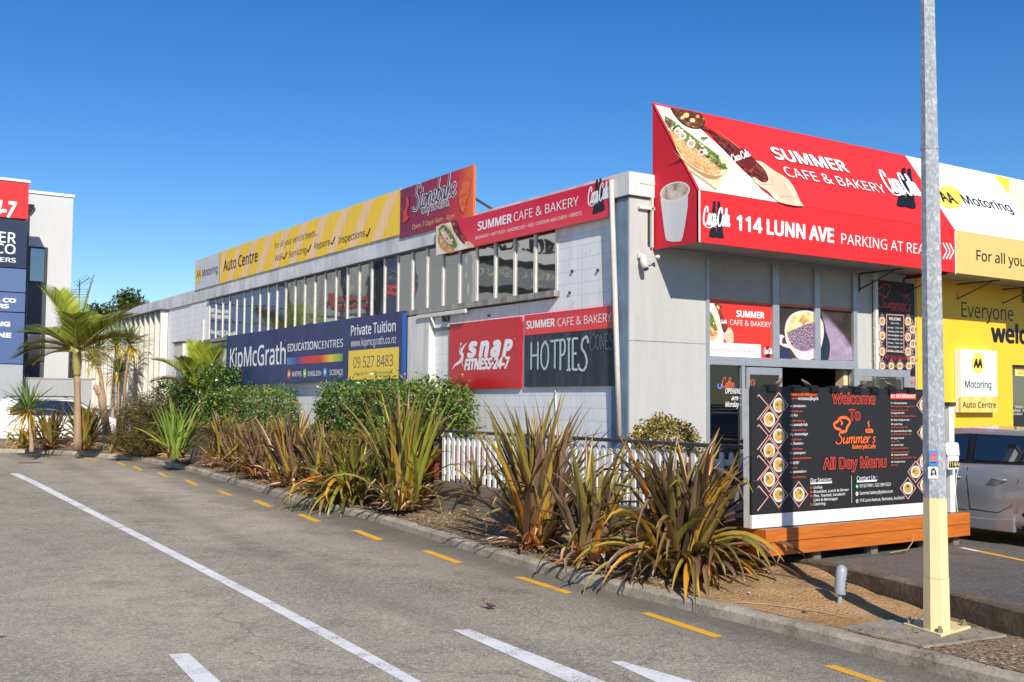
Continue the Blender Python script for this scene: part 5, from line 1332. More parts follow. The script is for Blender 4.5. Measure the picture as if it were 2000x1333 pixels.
# twig and pebbles on the bare soil
for pts, lb in (([(1440,1173),(1500,1178),(1560,1186),(1600,1192),(1668,1206)], 'thin dry twig lying across the bare soil near the kerb'), ([(1738,1080),(1772,1074),(1782,1060),(1785,1043)], 'bent dry stalk leaning on the deck planks above the dark car park')):
    m = MB(); P = [at_z(*p, .16) if pts[0][0] < 1500 else at_y(*p, YB-.2) for p in pts]; P = [Vector((p.x, p.y, bed_z(p.x, p.y)+.012)) if pts[0][0] < 1500 else p for p in P]
    m.tube(P, [.006]*(len(P)-1)+[.002], 5); tag(m.build('twig', CHIPS, origin=P[0]), lb, 'twig')
for px, py, r_, lb in ((1571,1197,.03,'dark round stone half buried in the bare soil'), (1463,1158,.02,'pale pebble on the soil right below the drooping flax leaves'), (1483,1163,.016,'smaller pale pebble on the soil beside its larger neighbour'), (1468,1095,.02,'small grey pebble by the car park edging under the deck')):
    q = on_bed(px, py); m = MB(); m.lathe([(r_*.3,-.6*r_),(r_,-.1*r_),(r_*.85,.35*r_),(r_*.3,.6*r_)], q, 9)
    m.v = [(v[0]+(v[1]-q.y)*.5, v[1], v[2]) for v in m.v]; tag(m.build('stone', paint('stone_%d' % (r_*1000), srgb(*((70,58,48) if r_ > .025 else (176,166,150))), .8), smooth=True, origin=q), lb, 'stone')
# ------------------------------------------------------------------ plants
rng = np.random.default_rng(42)
def blades(n, length, width, el, droop, seg=8, base=.12, az=None, power=2.1, vfold=.35, taper=1.0, lean=(0,0)):
    """n strap leaves as folded ribbons -> (V, F) about the origin. length, el, droop are (lo, hi)"""
    U = lambda r: rng.uniform(r[0], r[1], n)
    A = rng.uniform(0, 2*np.pi, n) if az is None else rng.uniform(az[0], az[1], n)
    L, E, D, W = U(length), U(el), U(droop), U(width)
    r0 = base*np.sqrt(rng.random(n)); a0 = rng.uniform(0, 2*np.pi, n)
    P = np.stack([r0*np.cos(a0), r0*np.sin(a0), np.zeros(n)], 1)
    tw = rng.uniform(-.9, .9, n); bend = rng.uniform(-.5, .5, n); kink = rng.uniform(.35, .95, n); kk = np.where(rng.random(n) < .16, rng.uniform(.6, 1.7, n), 0.0)
    V = np.zeros((n, seg+1, 3, 3))
    for k in range(seg+1):
        s = k/seg
        e = E-D*s**power-kk*(s > kink); a = A+bend*s
        d = np.stack([np.cos(e)*np.cos(a), np.cos(e)*np.sin(a), np.sin(e)], 1)
        side = np.stack([-np.sin(a), np.cos(a), np.zeros(n)], 1)
        up = np.cross(side, d)*-1
        t = tw*s; sd = side*np.cos(t)[:, None]+up*np.sin(t)[:, None]; nn = np.cross(d, sd)
        w = W*(.55+.45*min(1, s*4))*(1-s**2.6*taper)+.0015
        V[:, k, 0] = P-sd*w[:, None]/2+nn*(w*vfold)[:, None]
        V[:, k, 1] = P
        V[:, k, 2] = P+sd*w[:, None]/2+nn*(w*vfold)[:, None]
        P = P+d*(L/seg)[:, None]
    return ribbon_faces(V, n, seg)
def ribbon_faces(V, n, seg):
    b = (np.arange(n)*(seg+1)*3)[:, None, None]; k = (np.arange(seg)*3)[None, :, None]
    F = np.concatenate([np.stack([b+k+0*k, b+k+1, b+k+4, b+k+3], -1).reshape(-1, 4), np.stack([b+k+1, b+k+2, b+k+5, b+k+4], -1).reshape(-1, 4)])
    return V.reshape(-1, 3), F
def cat(parts):
    Vs, Fs, o = [], [], 0
    for V, F in parts: Vs.append(V); Fs.append(F+o); o += len(V)
    return np.concatenate(Vs), np.concatenate(Fs)
BR = lambda *a: srgb(*a)
FLAX_B = m_leaf('bronze_flax_leaf', [(0, BR(68,52,44)), (.16, BR(122,94,76)), (.34, BR(164,132,108)), (.44, BR(100,88,50)), (.58, BR(158,150,66)), (.68, BR(120,86,64)), (.8, BR(170,152,74)), (.91, BR(212,166,52)), (1, BR(206,110,42))], .24, .32)
FLAX_O = m_leaf('olive_flax_leaf', [(0, BR(66,56,38)), (.18, BR(122,124,50)), (.4, BR(168,172,70)), (.52, BR(116,88,64)), (.66, BR(138,144,58)), (.78, BR(156,122,92)), (.92, BR(222,182,56)), (1, BR(200,104,40))], .26, .32)
FLAX_G = m_leaf('green_flax_leaf', [(0, BR(84,112,48)), (.3, BR(128,158,66)), (.6, BR(164,184,88)), (.85, BR(120,140,70)), (1, BR(218,190,70))], .28, .4)
DEADL = m_leaf('dry_flax_leaf', [(0, BR(120,82,54)), (.3, BR(176,138,100)), (.6, BR(212,184,146)), (.8, BR(150,92,62)), (1, BR(214,130,50))], .1, .8)
def flax(px, py, top, label, n=120, mat=None, droop=(.2,1.5), wid=(.035,.065), el=(.75,1.5), spread=.16, dead=40, hk=1.0, extra=None, group='flax bushes along the kerb'):
    global rng
    rng = np.random.default_rng(int(px*7+3))
    q = on_bed(px, py)
    dep = (q-CAM).dot(F_); H = (py-top)*dep/FPX
    t = thing('flax_bush', label, 'flax bush', (q.x, q.y, q.z-.03), 0, group)
    m1 = int(n*.6)
    wid = (wid[0]*1.45, wid[1]*1.6); n = int(n*.88)
    P = [blades(m1, (H*.72, H*1.06*hk), wid, (max(el[0],1.12), el[1]), (droop[0]*.5, droop[0]+.55), base=spread), blades(n-m1, (H*.55, H*.98), wid, (el[0]*.8, el[1]*.93), (droop[0]+.35, droop[1]+.4), base=spread*1.15)]
    if extra: P += extra(H, wid, spread)
    V, F = cat(P); np_mesh('leaves', V+np.array([q.x, q.y, q.z-.03]), F, mat or FLAX_B, t)
    P = [blades(dead, (H*.2, H*.46), (wid[0]*.7, wid[1]*.8), (.0, 1.2), (.5, 2.0), base=spread*1.2)]
    V, F = cat(P); V[:, 2] = np.maximum(V[:, 2], .02); np_mesh('dry_leaves', V+np.array([q.x, q.y, q.z]), F, DEADL, t)
    return t
dr = lambda az, k, L=(.9,1.3), el=(.5,1.1), d=(1.7,2.6): (lambda H, w, s: [blades(k, (H*L[0], H*L[1]), w, el, d, seg=11, base=s*1.3, az=az, power=1.3)])
AZC = math.atan2(-F_.y, -F_.x)                    # towards the camera
flax(1338, 1118, 812, 'broad dark flax with long arching leaves right beside the black menu board', 200, FLAX_B, (.5,1.9), (.04,.07), (.6,1.5), .24, 60, .95, dr((AZC-1.5, AZC+1.6), 36, (.5,.88)))
flax(1150, 1098, 850, 'mid-height bronze flax squeezed between the two biggest flaxes in front of the pickets', 66, FLAX_B, (.15,1.1), (.04,.07), (.8,1.53), .15, 40, 1.05, dr((AZC-1.3, AZC+1.2), 8, (.5,.75)))
flax(1048, 1066, 770, 'tall upright fan of bronze flax rising above the fence rail below the chalkboard sign', 160, FLAX_B, (.06,.8), (.045,.07), (.85,1.54), .17, 60, 1.04)
flax(940, 1008, 868, 'small shaded dark flax at the far end of the picket fence', 60, FLAX_B, (.2,1.3), (.04,.06), (.7,1.5), .15, 20)
flax(784, 992, 756, 'large olive and bronze flax in front of the red-brown planter end', 170, FLAX_O, (.2,1.5), (.04,.07), (.7,1.52), .25, 70, 1.03)
flax(690, 976, 822, 'low sprawling olive flax whose long yellow-green leaves spill over the kerb', 100, FLAX_O, (.6,1.9), (.04,.07), (.5,1.4), .28, 60, 1.0, dr((AZC-1.5, AZC+1.5), 60, (.8,1.2), (.4,1.0)))
flax(626, 962, 812, 'short dry bronze flax wedged between the spiky one and the sprawling olive one', 80, FLAX_B, (.15,1.2), (.04,.065), (.6,1.5), .22, 90)
flax(472, 919, 802, 'ragged bronze flax with many fallen brown leaves in front of the ground cover', 80, FLAX_B, (.1,1.2), (.04,.07), (.6,1.5), .22, 90)
flax(566, 947, 780, 'spiky bronze flax with stiff upright leaves left of the sprawling olive one', 90, FLAX_B, (.05,1.0), (.045,.075), (.7,1.52), .2, 70, 1.0)
flax(505, 930, 808, 'short bronze flax thick with dry leaves in front of the grey timber wall', 100, FLAX_B, (.15,1.3), (.04,.065), (.6,1.5), .25, 90)
flax(432, 909, 796, 'brownish flax between the green flax and the short dry one', 100, FLAX_B, (.1,1.2), (.045,.07), (.6,1.52), .24, 70)
flax(345, 893, 782, 'pale green flax with upright blades right of the dark feathery shrub', 80, FLAX_G, (.05,.9), (.05,.085), (.85,1.52), .2, 30, 1.08)
flax(385, 895, 800, 'second green flax partly hidden behind the brown one', 60, FLAX_G, (.1,1.0), (.045,.08), (.8,1.5), .18, 30)
flax(236, 882, 838, 'low yellowing flax arching over the kerb at the foot of the cabbage trees', 70, FLAX_O, (.6,1.9), (.045,.08), (.3,1.3), .3, 40)
flax(163, 878, 778, 'olive fan-shaped flax at the foot of the nikau palm', 110, FLAX_O, (.1,1.0), (.05,.085), (.6,1.5), .14, 30, 1.0)
flax(95, 877, 786, 'bronze flax with a pale dry base between the small cabbage tree and the olive fan', 90, FLAX_B, (.1,1.1), (.05,.085), (.7,1.5), .14, 60, 1.0)
flax(50, 874, 822, 'ragged low flax under the small cabbage tree at the left end of the bed', 70, FLAX_O, (.4,1.7), (.045,.08), (.4,1.4), .2, 40)

BARK = m_render('pale_trunk_bark', srgb(176,146,118), srgb(112,84,62), .9)
PALMB = m_render('ringed_palm_trunk', srgb(168,140,112), srgb(104,84,58), .8)
CABB = m_leaf('cabbage_tree_leaf', [(0, BR(66,92,48)), (.4, BR(108,138,70)), (.75, BR(150,172,96)), (.93, BR(120,134,70)), (1, BR(216,190,70))], .25, .4)
CABY = m_leaf('yellow_cabbage_leaf', [(0, BR(190,160,40)), (.5, BR(228,200,60)), (.8, BR(206,140,50)), (1, BR(150,150,60))], .3, .5)
def tree_root(name, label, cat_, px, py, group='cabbage trees and palms in the bed'):
    q = on_bed(px, py); return thing(name, label, cat_, (q.x, q.y, q.z-.03), 0, group), q
def trunk(t, pts, rad, mat, name='trunk'):
    m = MB(); P = crom3(pts, 5); n = len(P); R = np.interp(np.linspace(0, 1, n), np.linspace(0, 1, len(rad)), rad)
    R = [r*(1+.05*math.sin(i*2.3)) for i, r in enumerate(R)]
    m.tube(P, R, 10); return m.build(name, mat, t, True)
def crom3(pts, n):
    P = [Vector(p) for p in pts]
    if len(P) < 3: return [P[0].lerp(P[1], k/n) for k in range(n+1)]
    P = [P[0]*2-P[1]]+P+[P[-1]*2-P[-2]]; out = []
    for i in range(1, len(P)-2):
        a, b, c, d = P[i-1:i+3]
        for k in range(n):
            s = k/n; out.append(.5*((2*b)+(c-a)*s+(2*a-5*b+4*c-d)*s*s+(3*b-a-3*c+d)*s**3))
    return out+[P[-2]]
def head(t, c, size, n=90, low=26, mat=CABB):
    V, F = cat([blades(n, (size*.7, size*1.1), (.028,.05), (-.1, 1.5), (.1, .7), seg=5, base=.05, vfold=.25)]); np_mesh('crown', V+np.array(c), F, mat, t)
    if low:
        V, F = cat([blades(low, (size*.7, size*1.1), (.03,.05), (-.9, .3), (.4, 1.3), seg=5, base=.06, vfold=.2)]); np_mesh('dead_crown', V+np.array([c[0], c[1], c[2]-.08]), F, CABY, t)
def ypx(px, py, q): return at_y(px, py, q.y)
# small cabbage tree far left
t, q = tree_root('cabbage_tree', 'small cabbage tree, one green head over hanging yellow leaves, leftmost in the bed', 'cabbage tree', 62, 877)
c = ypx(55, 800, q); trunk(t, [q+Vector((0,0,-.1)), ypx(61,850,q), c], [.07,.06,.055], BARK); head(t, c, 1.05, 110, 60)
# thick forked cabbage tree and slim ones
t, q = tree_root('cabbage_tree', 'thick forked cabbage tree with a broken stub behind the low yellowing flax', 'cabbage tree', 212, 872)
trunk(t, [q+Vector((0,0,-.1)), ypx(207,830,q), ypx(198,780,q), ypx(194,755,q)], [.19,.14,.12,.1], BARK); trunk(t, [ypx(204,810,q), ypx(200,760,q), ypx(193,715,q), ypx(191,690,q)], [.11,.08,.065,.055], BARK, 'limb'); trunk(t, [ypx(195,770,q), ypx(188,758,q), ypx(183,756,q)], [.12,.1,.085], BARK, 'limb')
trunk(t, [ypx(192,714,q), ypx(184,707,q)], [.06,.06], BARK, 'limb')
head(t, ypx(191,682,q), .95, 80, 20); head(t, ypx(180,706,q), .85, 70, 10)
for (bx, by, mx_, my, tx, ty, sz, lb) in ((219,868,221,760,228,672,1.1,'slim cabbage tree with the largest head just right of the nikau palm crown'), (230,868,231,770,233,727,.85,'short slim cabbage tree with a low yellow-skirted head between two taller stems'), (239,866,243,770,254,672,.95,'slim leaning cabbage tree whose head stands furthest right against the white fins')):
    t, q = tree_root('cabbage_tree', lb, 'cabbage tree', bx, by); c = ypx(tx, ty, q)
    trunk(t, [q+Vector((0,0,-.1)), ypx(mx_,my,q), c], [.075,.05,.045], BARK); head(t, c, sz, 95, 36)
# nikau palms
def frond(c, az, el, L, droop, nl=44, ll=.75, roll=0.0):
    """one feather leaf -> (V, F) of leaflets and the rib path"""
    seg = 24; P = np.array(c, float); path = []; dirs = []
    for k in range(seg+1):
        s = k/seg; e = el-droop*s**1.6; d = np.array([math.cos(e)*math.cos(az), math.cos(e)*math.sin(az), math.sin(e)])
        path.append(P.copy()); dirs.append(d); P = P+d*L/seg
    path = np.array(path); dirs = np.array(dirs); n = nl*2; sg = 4
    V = np.zeros((n, sg+1, 3, 3)); side0 = np.array([-math.sin(az), math.cos(az), 0])
    for i in range(nl):
        s = .12+.88*i/nl; k = s*seg; k0 = min(int(k), seg-1); b = path[k0]*(1-(k-k0))+path[k0+1]*(k-k0); d = dirs[k0]
        up = np.cross(d, side0); l = ll*math.sin(math.pi*min(1, .12+.84*s**.8))**.6*rng.uniform(.88,1.08)
        for j, sgn in enumerate((1, -1)):
            e = (.62+.5*s); out = side0*sgn*math.cos(roll)+up*(.35+math.sin(roll)*sgn)
            v = d*e+out; v /= np.linalg.norm(v); p = b.copy(); w0 = .036
            for q in range(sg+1):
                r = q/sg; vv = v+np.array([0,0,-.42*r*r]); vv /= np.linalg.norm(vv); wv = np.cross(vv, up); wv /= np.linalg.norm(wv)+1e-9
                w = w0*(1-r**2)*.5+.002
                V[i*2+j, q, 0] = p-wv*w; V[i*2+j, q, 1] = p+up*w*.25; V[i*2+j, q, 2] = p+wv*w; p = p+vv*l/sg
    return ribbon_faces(V, n, sg), path
PALM = m_leaf('palm_leaflet', [(0, BR(96,116,36)), (.4, BR(150,166,54)), (.75, BR(190,198,84)), (1, BR(160,140,60))], .4, .4)
PALMD = m_leaf('dull_palm_leaflet', [(0, BR(84,88,40)), (.4, BR(124,120,56)), (.8, BR(164,140,82)), (1, BR(190,150,70))], .3, .5)
PALMG = m_leaf('bright_palm_leaflet', [(0, BR(120,140,40)), (.4, BR(176,190,60)), (.75, BR(208,212,90)), (1, BR(150,160,60))], .45, .4)
RIB = paint('palm_rib', srgb(176,160,80), .5, .2)
def palm(t, c, fr):
    for az, el, L, dp, ll, mt in fr:
        (V, F), path = frond(c, AZR+az, el, L, dp, 46, ll); f_ = np_mesh('frond', V, F, mt, t)
        m = MB(); m.tube([tuple(p) for p in path[::3]], list(np.linspace(.035, .006, len(path[::3]))), 6); m.build('rib', RIB, f_, True)
AZR = math.atan2(R_.y, R_.x)                        # to the right in the picture
t, q = tree_root('nikau_palm', 'tall nikau palm with a ringed trunk and wide fronds before the far grey building', 'palm', 152, 872)
c = ypx(151, 678, q)
trunk(t, [q+Vector((0,0,-.1)), ypx(151.5,800,q), ypx(150.5,735,q)], [.13,.1,.095], PALMB); trunk(t, [ypx(150.5,735,q), ypx(150.5,710,q), ypx(151,690,q), c], [.1,.135,.125,.08], paint('crown_shaft', srgb(150,142,74), .45, .2, 5), 'crown_shaft')
cc = tuple(ypx(151, 688, q))
palm(t, cc, [(math.pi*.96, .62, 2.05, .9, .75, PALM), (math.pi*1.1, .2, 1.8, .9, .7, PALMD), (math.pi*.9, .75, 1.9, 1.1, .7, PALM), (math.pi*1.15, .45, 1.7, 1.2, .65, PALMD), (.05, .55, 2.0, 1.0, .7, PALMD), (math.pi*.86, .1, 2.0, .8, .6, PALMD), (math.pi*.8, 1.25, 2.2, .5, .9, PALMG), (math.pi*1.25, 1.2, 2.2, .5, .85, PALMG), (.15, .85, 2.5, .5, .85, PALMD), (-.25, .75, 2.2, .6, .75, PALM), (.5, .6, 1.9, .9, .7, PALMD), (-.7, .2, 1.3, 1.4, .6, PALMD), (-1.3, 1.0, 1.8, 1.0, .7, PALM), (1.4, 1.0, 2.0, .9, .7, PALM), (0.3, 1.45, 2.4, .15, .3, PALM)])
q = at_y(392, 800, 31.5); q = Vector((q.x, q.y, 1.1))
t = thing('nikau_palm', 'young nikau palm with bright yellow-green fronds rising from the hedge left of the navy banner', 'palm', q)
cc = tuple(at_y(392, 775, 31.5))
m = MB(); m.tube([q, Vector(cc)+Vector((0,0,.1))], [.12,.09], 10); m.build('trunk', PALMB, t, True)
palm(t, cc, [(math.pi*.95, .95, 2.0, .95, .6, PALM), (math.pi*1.05, .75, 1.6, 1.3, .5, PALMD), (math.pi*.75, 1.35, 1.75, .35, .6, PALMG), (.2, 1.3, 1.8, .4, .65, PALMG), (.0, .95, 1.9, .5, .6, PALM), (-.6, 1.2, 1.7, .5, .6, PALMG), (-1.2, 1.3, 1.7, .4, .6, PALMG), (-2.0, 1.15, 1.5, .8, .6, PALM), (.8, 1.1, 1.6, .8, .55, PALM)])
# leafy shrubs and hedges
def leafcloud(n, pts, size, asp=.45, jit=.9):
    """n leaf-shaped quads at random points -> V, F"""
    P = pts; n = len(P); az = rng.uniform(0, 2*np.pi, n); e = rng.uniform(-.6, 1.2, n); s = rng.uniform(size[0], size[1], n)
    d = np.stack([np.cos(e)*np.cos(az), np.cos(e)*np.sin(az), np.sin(e)], 1); h = rng.normal(size=(n, 3)); sd = np.cross(d, h); sd /= np.linalg.norm(sd, axis=1)[:, None]+1e-9
    nn = np.cross(sd, d)
    w = (s*asp/2)[:, None]; l = s[:, None]
    V = np.stack([P, P+d*l*.5+sd*w+nn*l*.08, P+d*l, P+d*l*.5-sd*w+nn*l*.08], 1).reshape(-1, 3)
    return V, np.arange(n*4).reshape(n, 4)
def box_cloud(n, x0, x1, y0, y1, z0, z1, lump=.22, shell=.75):
    """points in a lumpy clipped-hedge volume, denser near its skin"""
    k = np.stack([rng.uniform(-1, 1, n), rng.uniform(-1, 1, n), rng.uniform(-1, 1, n)], 1)
    r = (np.abs(k)**4).sum(1)**.25; sc = np.where(rng.random(n) < shell, rng.uniform(.84, 1.04, n), rng.uniform(.3, .9, n))/np.maximum(r, 1e-3)
    k = k*sc[:, None]
    c = np.array([(x0+x1)/2, (y0+y1)/2, (z0+z1)/2]); h = np.array([(x1-x0)/2, (y1-y0)/2, (z1-z0)/2])
    P = c+k*h
    f = np.sin(P[:, 1]*3.1+P[:, 2]*2)*.4+np.sin(P[:, 1]*6.7+P[:, 0]*5+1.3)*.35+np.sin(P[:, 2]*8+P[:, 1]*11)*.3
    g_ = np.sin(P[:, 1]*4.3+P[:, 2]*5.1)+np.sin(P[:, 0]*9+P[:, 1]*7.7+2)
    P = P+k*(f*lump)[:, None]; P[:, 2] += rng.random(n)**6*.22*(k[:, 2] > .5); P = P[(g_ > -1.35) | (rng.random(n) < .35)]
    return P
HEDGE = m_leaf('hedge_leaf', [(0, BR(36,62,24)), (.3, BR(68,104,40)), (.6, BR(104,142,58)), (.87, BR(142,172,80)), (.95, BR(184,194,108)), (.97, BR(200,160,60)), (1, BR(130,92,56))], .25, .3)
HEDGED = m_leaf('dark_hedge_leaf', [(0, BR(34,54,24)), (.4, BR(62,90,38)), (.75, BR(98,128,54)), (1, BR(150,168,80))], .22, .3)
TWIGM = paint('shrub_twig', srgb(124,98,72), .8, .2)
def hedge(label, px0, px1, top, n, mat, zb=1.15, x0=9.28, x1=10.18, size=(.035,.105), twigs=30, lump=.13):
    y1 = at_x(px0, 780, 9.6).y; y0 = at_x(px1, 780, 9.6).y; zt = at_x((px0+px1)/2, top, 9.6).z
    t = thing('hedge_shrub', label, 'hedge', ((x0+x1)/2, (y0+y1)/2, zb), 0, 'hedges along the cafe wall')
    V, F = leafcloud(n, box_cloud(n, x0, x1, y0, y1, zb, zt, lump), size); np_mesh('foliage', V, F, mat, t)
    m = MB()
    for k in range(twigs):
        yb_ = rng.uniform(y0+.2, y1-.2); xb_ = rng.uniform(x0+.2, x1-.2)
        m.tube([(xb_,yb_,zb-.1),(xb_+rng.uniform(-.2,.1),yb_+rng.uniform(-.3,.3),(zb+zt)/2),(xb_+rng.uniform(-.4,.2),yb_+rng.uniform(-.6,.6),zt-.02)], [.022,.014,.005], 5)
    m.build('stems', TWIGM, t)
    return t
hedge('clipped hedge below the left part of the navy banner', 405, 558, 764, 13000, HEDGE, lump=.1)
hedge('bushy hedge below the phone number end of the banner, reaching under the red gym sign', 634, 900, 754, 21000, HEDGE, x0=9.2, size=(.035,.12), twigs=80, lump=.16)
hedge('tall dark green shrub behind the young nikau palm', 352, 446, 722, 11000, HEDGED, .6, 9.4, 10.15, (.07,.13), 10, .25)
hedge('small dark green shrub against the end of the white fins left of the young palm', 306, 346, 748, 3800, HEDGED, .5, 9.5, 10.1, (.08,.14), 6, .25)
# feathery brown-green shrub
q = on_bed(287, 893)
t = thing('feathery_shrub', 'dark brown-green feathery shrub bulging over the kerb at the bend', 'shrub', q)
H = (893-770)*((q-CAM).dot(F_))/FPX; n = 15000
k = rng.normal(size=(n, 3)); k /= np.linalg.norm(k, axis=1)[:, None]; k *= (rng.random(n)**.35)[:, None]
w_ = .95*(1-.25*np.clip(k[:, 2], -1, 1)); P = np.stack([k[:, 0]*w_, k[:, 1]*w_, (k[:, 2]+1)*H/2], 1)
P *= (1+.12*np.sin(k[:, 0]*9+k[:, 2]*7)+.1*np.sin(k[:, 1]*13+k[:, 2]*5))[:, None]
V, F = leafcloud(n, P+np.array(q), (.06,.15), .16); np_mesh('foliage', V, F, m_leaf('feathery_leaf', [(0, BR(56,50,28)), (.4, BR(92,84,44)), (.7, BR(120,116,58)), (1, BR(140,106,62))], .2, .6), t)
m = MB()
for j in range(10): m.tube([q, q+Vector((rng.uniform(-.5,.5),rng.uniform(-.5,.5),H*.55)), q+Vector((rng.uniform(-.8,.8),rng.uniform(-.8,.8),H*.95))], [.03,.02,.006], 5)
m.build('stems', TWIGM, t)
# brownish ground cover spilling over the grey wall
GC = m_leaf('ground_cover_leaf', [(0, BR(92,80,34)), (.4, BR(142,124,54)), (.7, BR(170,150,70)), (1, BR(120,124,52))], .2, .6)
n = 26000; y = rng.uniform(16.8, 33.5, n); x = 9.02+rng.random(n)**1.4*.75
z = 1.27+.1*np.sin(y*2.3)*np.sin(y*.9+1)+rng.random(n)*.16-np.maximum(0, 9.14-x)*1.6*rng.random(n)*2
msk = (np.sin(y*1.9)+np.sin(y*.7+2)+.7) > rng.uniform(-1.2, .6, n)
V, F = leafcloud(0, np.stack([x, y, z], 1)[msk], (.05,.12), .2)
o = np_mesh('ground_cover', V, F, GC); o['kind'] = 'stuff'; o['label'] = 'brownish low ground cover creeping over the grey timber wall below the hedges'
# small strap-leaved tufts on the bed
for px, py, lb in ((455,868,'bright green strap-leaved tuft growing out of the brown ground cover left of the hedge gap'), (545,838,'bright green grassy tuft in the ground cover in front of the hedge gap')):
    c = at_x(px, py, 9.25); t = thing('grassy_tuft', lb, 'plant', (c.x, c.y, 1.25)); V, F = blades(90, (.3,.6), (.012,.025), (.4,1.4), (.4,1.6), seg=5, base=.2); np_mesh('leaves', V+np.array([c.x, c.y, 1.25]), F, FLAX_G, t)
# jade plant behind the fence
c = at_x(1298, 850, 10.0)
t = thing('jade_plant', 'rounded golden-green succulent bush in a pot behind the black fence rail by the cafe corner', 'shrub', (c.x, c.y, .7))
n = 5200; k = rng.normal(size=(n, 3)); k /= np.linalg.norm(k, axis=1)[:, None]; k *= rng.uniform(.72, 1.03, n)[:, None]*(1+.1*np.sin(k[:, 0]*11+k[:, 2]*9))[:, None]
P = k*np.array([.52,.52,.48])+np.array([c.x, c.y, 1.42])
V, F = leafcloud(n, P, (.035,.06), .75); np_mesh('foliage', V, F, m_leaf('jade_leaf', [(0, BR(96,92,34)), (.4, BR(146,134,56)), (.75, BR(178,160,76)), (1, BR(150,88,46))], .1, .35), t)
m = MB()
for j in range(7): m.tube([(c.x,c.y,.9),(c.x+rng.uniform(-.3,.3),c.y+rng.uniform(-.3,.3),1.35)], [.03,.015], 6)
m.build('stems', TWIGM, t)
m = MB(); m.lathe([(.2,.701),(.27,1.0),(.29,1.0),(.29,1.04),(.25,1.04),(.24,.98)], (c.x,c.y,0), 18); m.build('pot', paint('grey_pot', srgb(110,108,104), .7), t, True)
# trees
def big_tree(name, label, base, zc, rad, n, mat, seed, size=(.16,.32), group=None, tr=.25):
    global rng
    r_ = np.random.default_rng(seed); t = thing(name, label, 'tree', base, 0, group)
    nb = 26; cs = []
    for k in range(nb):
        d = r_.normal(size=3); d /= np.linalg.norm(d); cs.append(np.array([base[0], base[1], zc])+d*np.array(rad)*r_.uniform(.35, .85))
    P = []
    for c in cs:
        k = r_.normal(size=(n//nb, 3)); k /= np.linalg.norm(k, axis=1)[:, None]; P.append(c+k*np.array(rad)*(.34*r_.random(len(k))**.45)[:, None])
    V, F = leafcloud(0, np.concatenate(P), size, .5); np_mesh('crown', V, F, mat, t)
    m = MB(); b = Vector(base); m.tube([b, b+Vector((.1,.1,(zc-base[2])*.6)), Vector((base[0],base[1],zc))], [tr,tr*.7,tr*.4], 9)
    for c in cs[::2]: m.tube([Vector((base[0],base[1],base[2]+(zc-base[2])*.6)), (Vector((base[0],base[1],zc))+Vector(c))/2, Vector(c)], [tr*.45,tr*.25,.03], 6)
    m.build('trunk', BARK, t)
TREE = m_leaf('tree_leaf', [(0, BR(38,54,24)), (.4, BR(66,86,38)), (.75, BR(96,114,54)), (1, BR(132,144,74))], .22, .45)
b = at_y(252, 620, 62); big_tree('street_tree', 'dark leafy tree showing above the parapet of the fin-clad wing', (b.x, 62, .4), b.z-.3, (2.3,2.3,1.7), 9000, TREE, 3, (.14,.3))
b = at_y(205, 628, 66); big_tree('street_tree', 'lower part of a leafy tree beyond the roof, just right of the nikau fronds', (b.x, 66, .4), b.z-.8, (2.2,2.2,1.8), 6000, TREE, 4, (.14,.3))
# trees across the street behind the viewer: seen mirrored in the dark glass
for i, (x, y, z, r) in enumerate(((6,-34,5.0,3.6), (19,-38,5.4,4.0), (31,-36,4.8,3.6), (-12,-40,5.2,3.8), (44,-34,5.0,4.0))):
    big_tree('street_tree', ('round', 'wide', 'low', 'ragged', 'tall')[i]+' street tree across the road, mirrored in the shop windows', (x, y, -.1), z, (r, r, 3.0), 2600, TREE, 20+i, (.4,.8))
